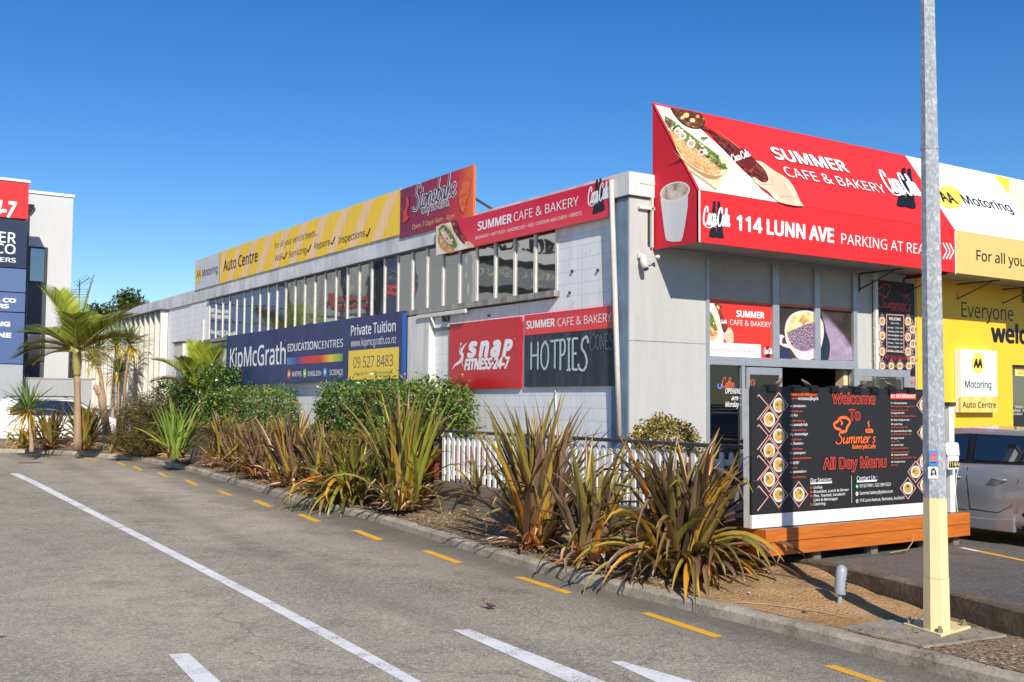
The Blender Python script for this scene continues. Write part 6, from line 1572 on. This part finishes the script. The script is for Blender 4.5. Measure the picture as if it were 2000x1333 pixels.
# ------------------------------------------------------------------ vehicles (built along +x = front, left side = +y)
TYRE = paint('tyre_rubber', srgb(30,30,31), .8, .2, 12); RIMM = paint('alloy_rim', srgb(168,170,172), .3, .1, 8, metal=.7)
CARGL = m_glass('car_glass', .16, (.012,.015,.02,1), 0); TRIM = paint('black_trim', srgb(22,22,24), .5, .1)
TAIL = paint('tail_lamp_red', srgb(190,16,20), .2, .1); LAMPW = paint('head_lamp_clear', srgb(220,224,228), .12, .1)
SEAT = paint('seat_cloth', srgb(44,42,42), .9, .2)
def car(name, label, loc, rz, body, L=4.4, W=1.76, H=1.46, belt=.92, wb=2.6, wr=.315, clear=.2, hood=.92, rear=.6, tail=1.0, plate='', suv=False, pillar=None):
    """hatchback or wagon body lofted over stations, wheels, windows and lamps"""
    t = thing(name, label, 'car', (0,0,0), 0, 'parked cars')
    xr, xf = -L/2, L/2; ax_r = -wb/2-.02; ax_f = ax_r+wb
    xw = xf-hood-.05                 # base of windscreen
    xwt = xw-.75                      # top of windscreen
    xrt = xr+rear; xrb = xr+(.12 if suv else .2)
    hw = W/2
    def top(x):                        # height of the body shell without the cabin
        pts = [(xr,tail*.88),(xr+.1,tail),(xrb+.3,belt+.06),(-.3,belt+.02),(.6,belt-.0),(xw,belt+.02),(xw+.35,belt-.03),(xf-.25,belt-.16),(xf-.05,belt-.3),(xf,belt-.42)]
        return float(np.interp(x, [p[0] for p in pts], [p[1] for p in pts]))
    def half(x):
        return hw*float(np.interp(x, [xr, xr+.12, xr+.6, -.2, .8, xf-.6, xf-.15, xf], [.80, .92, .985, 1.0, 1.0, .96, .86, .70]))
    xs = np.linspace(xr, xf, 45); m = MB(); ring = []
    for x in xs:
        h, zt_ = half(x), top(x); zc = clear+(.1 if x < xr+.3 or x > xf-.3 else 0)
        r = [(0,zc),(h*.9,zc),(h*.965,zc+.05),(h*.985,zc+.12),(h*.962,zc+.2),(h*.985,zc+.34),(h,zc+(zt_-zc)*.62),(h*.99,zt_-.13),(h*.955,zt_-.03),(h*.90,zt_),(h*.5,zt_+.035),(0,zt_+.045)]
        ring.append([(x,y,z) for y, z in r]+[(x,-y,z) for y, z in r[-2:0:-1]])
    n = len(ring[0])
    for r in ring: m.v += r
    for i in range(len(xs)-1):
        for k in range(n): a = i*n+k; b = i*n+(k+1)%n; m.f.append((a, b, b+n, a+n)); m.m.append(0)
    m.f += [tuple(range(n))[::-1], tuple(range((len(xs)-1)*n, len(xs)*n))]; m.m += [0, 0]
    bo = m.build('body', body, None, True)
    # wheel openings cut for real
    cuts = []
    for x in (ax_r, ax_f):
        c = MB(); c.lathe([(wr+.055,-W),(wr+.055,W)], (x,0,wr+.01), 28, 'y'); co = c.build('cut', body); cuts.append(co)
        md = bo.modifiers.new('cut', 'BOOLEAN'); md.object = co; md.operation = 'DIFFERENCE'; md.solver = 'EXACT'
    dg = bpy.context.evaluated_depsgraph_get(); me = bpy.data.meshes.new_from_object(bo.evaluated_get(dg)); me.name = 'body'
    bo.modifiers.clear(); bo.data = me
    for co in cuts: bpy.data.objects.remove(co)
    bo.parent = t
    # cabin
    zr = H; k_in = .30*(H-belt)/.55
    def side(x, z): return half(x)*.955-.015-k_in*max(0, (z-belt))/(H-belt)*.75
    prof = [(xrb+.02,belt-.02),(xrt-.12,zr-.14),(xrt,zr-.05),(xrt+.25,zr-.015),(-.2,zr),(xwt-.25,zr-.012),(xwt,zr-.06),(xw+.12,belt-.02)]
    m = MB(); N = len(prof); rows = []
    for x, z in prof: rows.append([(x,side(x,min(z,zr-.06)),min(z,zr-.05)),(x,side(x,z)-.09,z),(x,0,z+.025),(x,-side(x,z)+.09,z),(x,-side(x,min(z,zr-.06)),min(z,zr-.05))])
    for r in rows: m.v += r
    for i in range(N-1):
        for q in range(4): a = i*5+q; m.f.append((a, a+1, a+6, a+5)); m.m.append(0)
    for s in (0, 4): m.f.append(tuple(i*5+s for i in range(N)) if s == 0 else tuple(i*5+s for i in range(N))[::-1]); m.m.append(0)
    m.build('cabin', body, t, False, bevel=.02)
    def glass(pts, nm, mt=CARGL, o=.006):
        for s in (1, -1):
            g = MB(); g.add([(x,s*(side(x,z)+o),z) for x, z in pts], [tuple(range(len(pts)))]); g.build(nm, mt, t)
    xm = pillar if pillar is not None else -.02+(.08 if suv else 0)      # b pillar
    zt1 = zr-.115
    roofz = lambda x: float(np.interp(x, [p[0] for p in prof], [p[1] for p in prof]))-.105
    Q = [xm-.10, xm-.5, xrt+.42]
    # dark surround first, then the panes just proud of it
    glass([(xrt+.15,belt+.05),(xw-.02,belt+.03),(xw-.18,belt+.12),(xwt-.1,roofz(xwt-.1)+.03),(-.2,zt1+.045),(xrt+.5,roofz(xrt+.5)+.03),(xrt+.16,belt+.25)], 'window_surround', TRIM, .004)
    glass([(ax_r+.28,belt+.075),(xm-.06,belt+.07),(xm-.03,zt1+.015),(xm-.6,zt1+.01),(ax_r+.35,roofz(ax_r+.35)+.0),(ax_r+.12,belt+.32)], 'rear_side_window', CARGL, .009)
    glass([(xm+.05,belt+.07),(xw-.32,belt+.06),(xwt-.16,roofz(xwt-.16)),(xm+.08,zt1+.015)], 'front_side_window', CARGL, .009)
    glass([(xrt+.24,belt+.1),(ax_r+.16,belt+.08),(ax_r+.02,belt+.32),(xrt+.34,belt+.28)], 'quarter_window', CARGL, .009)
    for nm, (x0, z0), (x1, z1) in (('windscreen', (xw+.03,belt+.05), (xwt+.06,zr-.09)), ('rear_window', (xrb+.1,belt+.16), (xrt-.09,zr-.16))):
        s = 1 if nm == 'windscreen' else -1; y0, y1 = side(x0,belt+.05)-.1, side(x1,z1)-.08; off = .022
        g = MB(); g.quad((x0+s*off,-y0,z0+off),(x0+s*off,y0,z0+off),(x1+s*off,y1,z1+off),(x1+s*off,-y1,z1+off)); g.build(nm, CARGL, t)
    # door seams, handles, skirts, mirror, lamps
    def seam(pts, s):
        g = MB(); g.tube([(x,s*(half(x)*f+.002),z) for x, z, f in pts], .006, 5); return g
    for s in (1, -1):
        for nm, x0, x1 in (('front_door', xm, xw-.1), ('rear_door', ax_r+.36, xm)):
            zl = clear+.2; g = MB()
            pts = [(x1,belt-.02,.957),(x1,belt-.15,.992),(x1-.02,zl+.25,.996),(x1-.03,zl+.02,.966),(x0+.25,zl,.962),(x0+.06,zl+.1,.975),(x0-.0,zl+.3,.99),(x0-.05,belt-.15,.99),(x0-.06,belt-.02,.955)] if nm == 'rear_door' else [(x1,belt-.04,.955),(x1,zl+.3,.99),(x1-.05,zl+.02,.966),(x0+.02,zl,.963)]
            g.tube([(x,s*(half(x)*f+.001),z) for x, z, f in pts], .0055, 5)
            d_ = g.build(nm+'_seam', TRIM, t)
            hx = x0+.2 if nm == 'rear_door' else x0+.18
            g = MB(); g.tube([(hx-.1,s*(half(hx)*.985+.0),belt-.16),(hx-.07,s*(half(hx)+.028),belt-.158),(hx+.07,s*(half(hx)+.028),belt-.152),(hx+.1,s*(half(hx)*.985),belt-.15)], [.012,.018,.018,.012], 8); g.build('door_handle', body, t, True)
        g = MB(); g.prism([(ax_r+wr+.06,s*hw*.93,clear-.03),(ax_f-wr-.08,s*hw*.93,clear-.02),(ax_f-wr-.08,s*hw*.93,clear+.10),(ax_r+wr+.3,s*hw*.93,clear+.12),(ax_r+wr+.06,s*hw*.93,clear+.15)], (0,s*hw*.075,0)); g.build('side_skirt', body, t, bevel=.012)
        g = MB(); g.tube([(xw-.2,s*(hw*.93),belt+.1),(xw-.2,s*(hw+.1),belt+.13),(xw-.2,s*(hw+.2),belt+.13)], [.03,.075,.06], 10); g.build('wing_mirror', body, t, True)
        g = MB(); g.prism([(xr+.02,s*half(xr+.1)*.6,tail-.22),(xr+.26,s*(half(xr+.3)-.002),tail-.2),(xr+.32,s*(half(xr+.3)+.004),tail-.04),(xr+.06,s*half(xr+.1)*.6,tail-.02)], (-.07,s*.02,0)); g.build('tail_lamp', TAIL, t)
        g = MB(); g.prism([(xf-.06,s*half(xf-.1)*.55,belt-.36),(xf-.38,s*(half(xf-.4)-.004),belt-.3),(xf-.42,s*(half(xf-.4)+.002),belt-.2),(xf-.1,s*half(xf-.1)*.55,belt-.26)], (.045,s*.01,.0)); g.build('headlight', LAMPW, t)
        if suv:
            g = MB(); g.tube([(xrt+.15,s*.52*W*.8,zr-.0),(xrt+.3,s*.52*W*.8,zr+.06),(xwt-.2,s*.52*W*.8,zr+.06),(xwt,s*.52*W*.8,zr-.0)], .018, 6); g.build('roof_rail', TRIM, t)
    if suv:
        g = MB(); g.box((xr-.02,-hw*.86,.3),(xr+.25,hw*.86,.52)); g.build('rear_bumper', TRIM, t, bevel=.03)
    for x in (ax_r, ax_f):
        for s in (1, -1):
            g = MB(); y0 = s*(hw-.235); y1 = s*(hw-.03)
            pr = [(wr-.07,y0),(wr-.01,y0+s*.01),(wr,y0+s*.05),(wr,y1-s*.04),(wr-.012,y1-s*.008),(wr-.075,y1),(wr-.085,y1-s*.09),(.03,y1-s*.095)]
            g.lathe(pr, (x,0,wr), 26, 'y'); wh = g.build('wheel', TYRE, t, True)
            g = MB(); g.lathe([(wr-.07,y1-s*.02),(wr-.08,y1+s*.002),(wr-.1,y1-s*.05),(.05,y1-s*.06)], (x,0,wr), 22, 'y')
            for k in range(5):
                a = 2*math.pi*k/5+.3; ca, sa = math.cos(a), math.sin(a); px_, pz_ = -sa*.032, ca*.032
                g.prism([(x+ca*.03+px_,y1-s*.012,wr+sa*.03+pz_),(x+ca*(wr-.085)+px_*.8,y1-s*.004,wr+sa*(wr-.085)+pz_*.8),(x+ca*(wr-.085)-px_*.8,y1-s*.004,wr+sa*(wr-.085)-pz_*.8),(x+ca*.03-px_,y1-s*.012,wr+sa*.03-pz_)], (0,-s*.03,0))
            g.build('rim', RIMM, wh)
    t.location = loc; t.rotation_euler = (0,0,rz)
    return t
SILV = paint('silver_car_paint', srgb(142,144,148), .28, .04, 2, metal=.3, coat=.6)
WCAR = paint('white_car_paint', srgb(236,236,238), .2, .02, 2, coat=.6)
BCAR = paint('black_car_paint', srgb(32,33,38), .15, .1, 2, coat=.8)
# silver hatchback beside the deck, nose pointing away
car('parked_car', 'silver hatchback parked beside the deck on the dark car park, behind the lamp pole', (13.53, 8.70, .33), math.pi/2, SILV, 4.35, 1.74, 1.46, .98, 2.6, .315, .2, .95, .5, 1.0, pillar=-.3)
car('parked_car', 'dark car parked beyond the silver hatchback in front of the yellow wall', (17.6, 8.1, .33), math.pi/2, BCAR, 4.6, 1.8, 1.62, 1.02, 2.7, .34, .22, 1.0, .5, 1.05, suv=True)
zc = gz(41.5)
a = at_y(112, 800, 41.0)
car('parked_car', 'white sport utility car with dark windows half hidden behind the flaxes at the far left', (a.x, 41.2, zc), 0.0, WCAR, 4.7, 1.86, 1.72, 1.08, 2.7, .36, .24, 1.0, .55, 1.12, suv=True)
a = at_y(-14, 800, 44.5)
car('parked_car', 'second white car cut by the left picture edge behind the white sport utility car', (a.x-.5, 45.2, gz(45)), 0.0, WCAR, 4.4, 1.78, 1.66, 1.05, 2.65, .34, .22, 1.0, .5, 1.08, suv=True)
# things on the car interior stay dark behind the tinted glass
# ------------------------------------------------------------------ grey office building at the far left with its tenant boards
YO = 50.0
PO = wall_y(YO)
ob = thing('office_building', 'pale grey multi-storey office building with dark windows at the far left', 'building', (0, YO, gz(YO)))
xr_ = at_y(140, 500, YO).x; zt_ = at_y(140, 386, YO).z
LG = m_render('pale_grey_cladding', srgb(200,201,200), srgb(184,185,184), .35)
LG2 = m_render('grey_wall_paint', srgb(166,168,169), srgb(150,152,153), .35)
def pt(nm, mt, bx, par=ob, bevel=0.0):
    m = MB()
    for a, b in bx: m.box(a, b)
    return m.build(nm, mt, par, bevel=bevel)
wl, wr_ = at_y(55, 520, YO).x, at_y(92.5, 520, YO).x
zb2, zt2 = at_y(70, 553, YO).z, at_y(70, 482, YO).z
zl0, zl1 = at_y(70, 705, YO).z, at_y(70, 650, YO).z
pt('wall', LG, [((wr_,YO,0),(xr_,YO+14,zt_)), ((-34,YO,0),(wl-.001,YO+14,zt_)), ((wl,YO,zt2),(wr_,YO+14,zt_))])
pt('parapet_cap', WHITE, [((-34.1,YO-.06,zt_+.002),(xr_+.05,YO+14,zt_+.12))])
pt('dark_cladding', paint('slate_cladding', srgb(70,76,84), .5, .12), [((wl,YO+.04,0),(wr_,YO+.3,zb2))])
for z0, z1, nm in ((zb2, zt2, 'upper_window'), (zl0, zl1, 'lower_window')):
    f = pt(nm, CHARC, [((wl,YO-.02,z0),(wl+.08,YO+.2,z1)), ((wr_-.12,YO-.02,z0),(wr_,YO+.2,z1)), ((wl+.08,YO-.02,z1-.08),(wr_-.12,YO+.2,z1)), ((wl+.08,YO-.02,z0),(wr_-.12,YO+.2,z0+.08))])
    m = MB(); m.quad((wl+.08,YO+.03,z0+.08),(wr_-.12,YO+.03,z0+.08),(wr_-.12,YO+.03,z1-.08),(wl+.08,YO+.03,z1-.08)); m.build('pane', DARKGLASS, f)
    if nm == 'lower_window':
        m = MB()
        for k in range(9): x = wl+.15+k*(wr_-wl-.3)/9; m.box((x,YO-.0,z0+.1),(x+.03,YO+.025,z1-.1))
        m.build('blind', OFFWHITE, f)
m = MB(); x = at_y(52,500,YO-.1).x; m.tube([(x,YO-.12,0),(x,YO-.12,at_y(52,405,YO).z)], .06, 8); m.build('drainpipe', CHARC, ob)
m = MB(); a = at_y(58,400,YO-.2); m.lathe([(.08,-.3),(.22,0)], (a.x,YO-.15,a.z), 10); m.build('rain_head', CHARC, ob)
d0, d1 = at_y(130,700,YO+.5).x, at_y(142,700,YO+.5).x
pt('gap_shade_box', DARKGLASS, [((xr_+.05,YO+1.0,.4),(XW-.3,YO+1.1,at_y(135,675,YO+1).z))])  # dark glass box stands in for the shaded gap between office and fins
# low wall in front
zw = at_y(120, 741, 47.5).z
lw = thing('boundary_wall', 'low pale grey wall running behind the white parked cars', 'wall', (0, 47.5, .4))
m = MB(); m.box((-30,47.5,.2),(at_y(186,750,47.5).x,47.7,zw)); m.build('wall_face', LG2, lw); m = MB(); m.box((-30,47.47,zw+.002),(at_y(186,750,47.5).x,47.73,zw+.05)); m.build('coping', LG2, lw)
# tenant board tower
YT = 46.8; PT = wall_y(YT)
x1 = at_y(52, 500, YT).x; x1b = at_y(47, 600, YT).x; x0 = x1-5.2
T = lambda y: at_y(40, y, YT).z
tb = thing('tenant_sign', 'tall tenant sign tower in red, navy and slate blue cut by the left picture edge', 'sign', ((x0+x1)/2, YT+.3, gz(YT)))
for nm, za, zb_, c in (('red_panel', 357, 427, (236,44,44)), ('navy_panel', 431, 524, (34,46,74)), ('blue_panel', 526, 571, (86,108,150)), ('blue_panel', 573, 610, (82,104,148)), ('blue_panel', 612, 711, (80,102,146)), ('white_panel', 713, 790, (166,170,174))):
    m = MB(); m.box((x0,YT,T(zb_)),(x1,YT+.6,T(za))); m.build(nm, vinyl(*c, .4), tb)
m = MB(); m.box((x0-.05,YT-.05,T(356)),(x1+.05,YT+.65,T(351))); m.build('cap', WHITE, tb)
m = MB(); m.box((x0+.05,YT+.02,0),(x1-.05,YT+.58,T(791))); m.build('plinth', LG2, tb)
S = Sign(tb, PT, .01)
S.text('FITNESS 24-7', (-158,408), (33,409), (-158,377), VW, .03, .25)
S.text('LAWLER', (-82,467), (31,468), (-82,446), VW, .012); S.text('& CO', (-42,491.5), (30,492.5), (-42,473), VW, .012); S.rect((17,494), (30,495.5), VW, 'rule'); S.text('LAWYERS', (-52,507.5), (31,508.5), (-52,499), VW, .012)
S.text('LAWLER & CO', (-92,585), (31.5,586), (-92,577.5), VW, .04); S.text('BARRISTERS', (-92,597), (17.5,598), (-92,589.5), VW, .04)
S.text('ACCOUNTING', (-110,632.5), (20,633), (-110,624), VW, .04); S.text('MEDICINE', (-80,656), (22,656.5), (-80,647.5), VW, .04)
S.flush()
# TV aerial behind the palm
q = at_y(154, 600, 52); t = thing('tv_aerial', 'spiky rooftop television aerial on a thin mast right of the nikau palm', 'aerial', (q.x, 52, 5.45))
zt3 = at_y(154, 548, 52).z
m = MB(); m.tube([(q.x,52,3.0),(q.x,52,zt3)], .025, 6); m.build('mast', CHARC, t)
m = MB(); m.tube([(q.x-.1,52,zt3-.25),(q.x+.35,51.6,zt3+.1)], .015, 5)
for k in range(6):
    c = Vector((q.x-.1,52,zt3-.25)).lerp(Vector((q.x+.35,51.6,zt3+.1)), k/5); m.tube([c+Vector((-.2,-.2,.15)), c+Vector((.2,.2,-.15))], .01, 4)
for k in range(4): m.tube([(q.x-.45,52,zt3-.45-k*.12),(q.x+.45,52,zt3-.38-k*.12)], .01, 4)
m.build('elements', CHARC, t)
# the office front further left carries boards that the cafe's upper windows mirror
def refl(px, py):
    p = at_x(px, py, XW+.012); d = ray(px, py); d = Vector((-d.x, d.y, d.z)); return p+d*((YO-.1-p.y)/d.y)
def rbox(nm, a, b, mt, th=.25):
    A, B = refl(*a), refl(*b); x0_, x1_ = sorted((A.x, B.x)); z0_, z1_ = sorted((A.z, B.z)); m = MB(); m.box((x0_,YO-.1-th,z0_),(x1_,YO-.001,z1_)); return m.build(nm, mt, ob)
rbox('fascia_board', (1120,440), (905,512), vinyl(196,197,196), .1)
rbox('navy_board', (1120,517), (900,566), vinyl(104,109,114), .1)
rbox('lower_wall', (1120,568), (900,640), vinyl(150,152,150), .1)
rbox('silver_cladding', (708,500), (500,606), m_render('ribbed_silver', srgb(168,170,170), srgb(70,72,74), 1.0), .1)
rbox('white_base', (560,608), (478,650), vinyl(232,230,226), .12)
nb_ = rbox('navy_column', (787,470), (713,640), vinyl(40,50,92), 1.2)
rbox('red_strip', (783,562), (720,576), vinyl(214,40,48), 1.23)
rbox('red_square', (706,580), (655,602), vinyl(150,50,56), .2)
rbox('pale_panel', (880,490), (792,640), vinyl(150,153,153), .15)
S = Sign(ob, wall_y(YO-.1), .12)
class RP:  # text boxes given by mirrored pixels
    pass
def rtext(t, a, b, top, mt, wgt, y):
    A, B, C = refl(*a), refl(*b), refl(*top); V, F = text_mesh(t, wgt); x0_, x1_ = V[:, 0].min(), V[:, 0].max(); kx = (B.x-A.x)/(x1_-x0_); ky = (C.z-A.z)/CAPH
    m = MB(); m.add([(A.x+(v[0]-x0_)*kx, y, A.z+v[1]*ky) for v in V], F); m.build('lettering', mt, ob)
rtext('MEDICAL CARE', (1130,500), (905,500), (1130,478), vinyl(40,40,60), .03, YO-.22)
rtext('LAWLER & CO', (1082,548), (955,548), (1082,534), vinyl(196,186,150), .0, YO-.22); rtext('LAWYERS', (1055,560), (1003,560), (1055,554), vinyl(196,186,150), .0, YO-.22)
rtext('White Cross', (783,541), (724,541), (783,533), VW, .02, YO-1.32); rtext('Lunn Ave', (783,552), (735,552), (783,545), vinyl(150,150,150), .0, YO-1.32); rtext('Urgent Care Clinic', (783,573), (722,573), (783,566), VW, .02, YO-1.35)
rtext('place', (556,635), (500,635), (556,620), VK, -.01, YO-.24); rtext('snap', (700,594), (668,594), (700,585), VW, .05, YO-.32)
# ------------------------------------------------------------------ sparrows
SP = NT('sparrow_plumage'); SP.col(SP.ramp(SP.noise(60, 4), [(.35, srgb(84,62,44)), (.55, srgb(150,122,92)), (.7, srgb(196,178,150))])); SP.p(Roughness=.9); SP = SP.mat
BEAK = paint('sparrow_beak', srgb(60,52,46), .5)
def sparrow(label, p, rz, k=1.0):
    t = thing('sparrow', label, 'bird', p, rz, 'sparrows')
    t.scale = (k, k, k); o = Vector((0, 0, 0))
    pr = [(-.085,.012,.038),(-.06,.016,.044),(-.035,.028,.055),(-.01,.036,.064),(.02,.036,.075),(.04,.027,.092),(.05,.022,.105),(.062,.022,.116),(.074,.014,.12),(.08,.004,.119)]
    vs = []
    for x, r, z in pr:
        for a in range(10):
            q = 2*math.pi*a/10; fl = .45 if x < -.05 else 1.0
            vs.append((x, r*math.cos(q), z+r*math.sin(q)*fl))
    fs = [(i*10+a, i*10+(a+1)%10, i*10+10+(a+1)%10, i*10+10+a) for i in range(len(pr)-1) for a in range(10)]+[tuple(range(10))[::-1], tuple(range(len(vs)-10, len(vs)))]
    def loc(nm, vs, fs, mt, sm=True):
        me = bpy.data.meshes.new(nm); me.from_pydata(vs, [], fs); me.materials.append(mt); me.polygons.foreach_set('use_smooth', [sm]*len(me.polygons)); ob_ = bpy.data.objects.new(nm, me); COL.objects.link(ob_); ob_.parent = t
    loc('body', vs, fs, SP)
    m = MB(); m.tube([(.078,0,.119),(.094,0,.116)], [.007,.001], 6); loc('beak', m.v, m.f, BEAK)
    for s in (1, -1):
        m = MB(); m.tube([(.0,s*.014,.035),(.004,s*.016,.012),(.0,s*.016,.002),(.022,s*.018,.002)], [.006,.004,.003,.003], 5); loc('leg', m.v, m.f, BEAK)
        m = MB(); m.tube([(.035,s*.028,.082),(.0,s*.037,.07),(-.045,s*.024,.052),(-.08,s*.01,.042)], [.012,.02,.014,.003], 8); loc('wing', m.v, m.f, paint('sparrow_wing', srgb(96,68,48), .9, .4, 60))
        m = MB(); m.tube([(.066,s*.02,.121),(.066,s*.0225,.121)], [.004,.002], 6); loc('eye', m.v, m.f, BLACK)
zt4 = zt+.0 if False else 2.287
for px, rz, lb in ((1521, .15, 'sparrow at the left end of the menu board top, beak pointing right'), (1574, 1.9, 'sparrow perched on the menu board in front of the dark doorway'), (1685, -.9, 'sparrow perched upright on the menu board before the folded door glass'), (1737, 2.6, 'sparrow leaning down on the menu board nearest the lamp pole')):
    sparrow(lb, Vector((at_y(px, 756, YB+.012).x, YB+.012, 2.287)), rz, .68)
p = at_x(1452, 864, 9.06); sparrow('lone sparrow sitting on the black fence rail beside the menu board', Vector((9.06, p.y, 1.612)), .4, .7)
sparrow('lone sparrow standing on the open drive between the white line and the yellow dashes', at_g(956, 1191, .0), 2.6, .8)
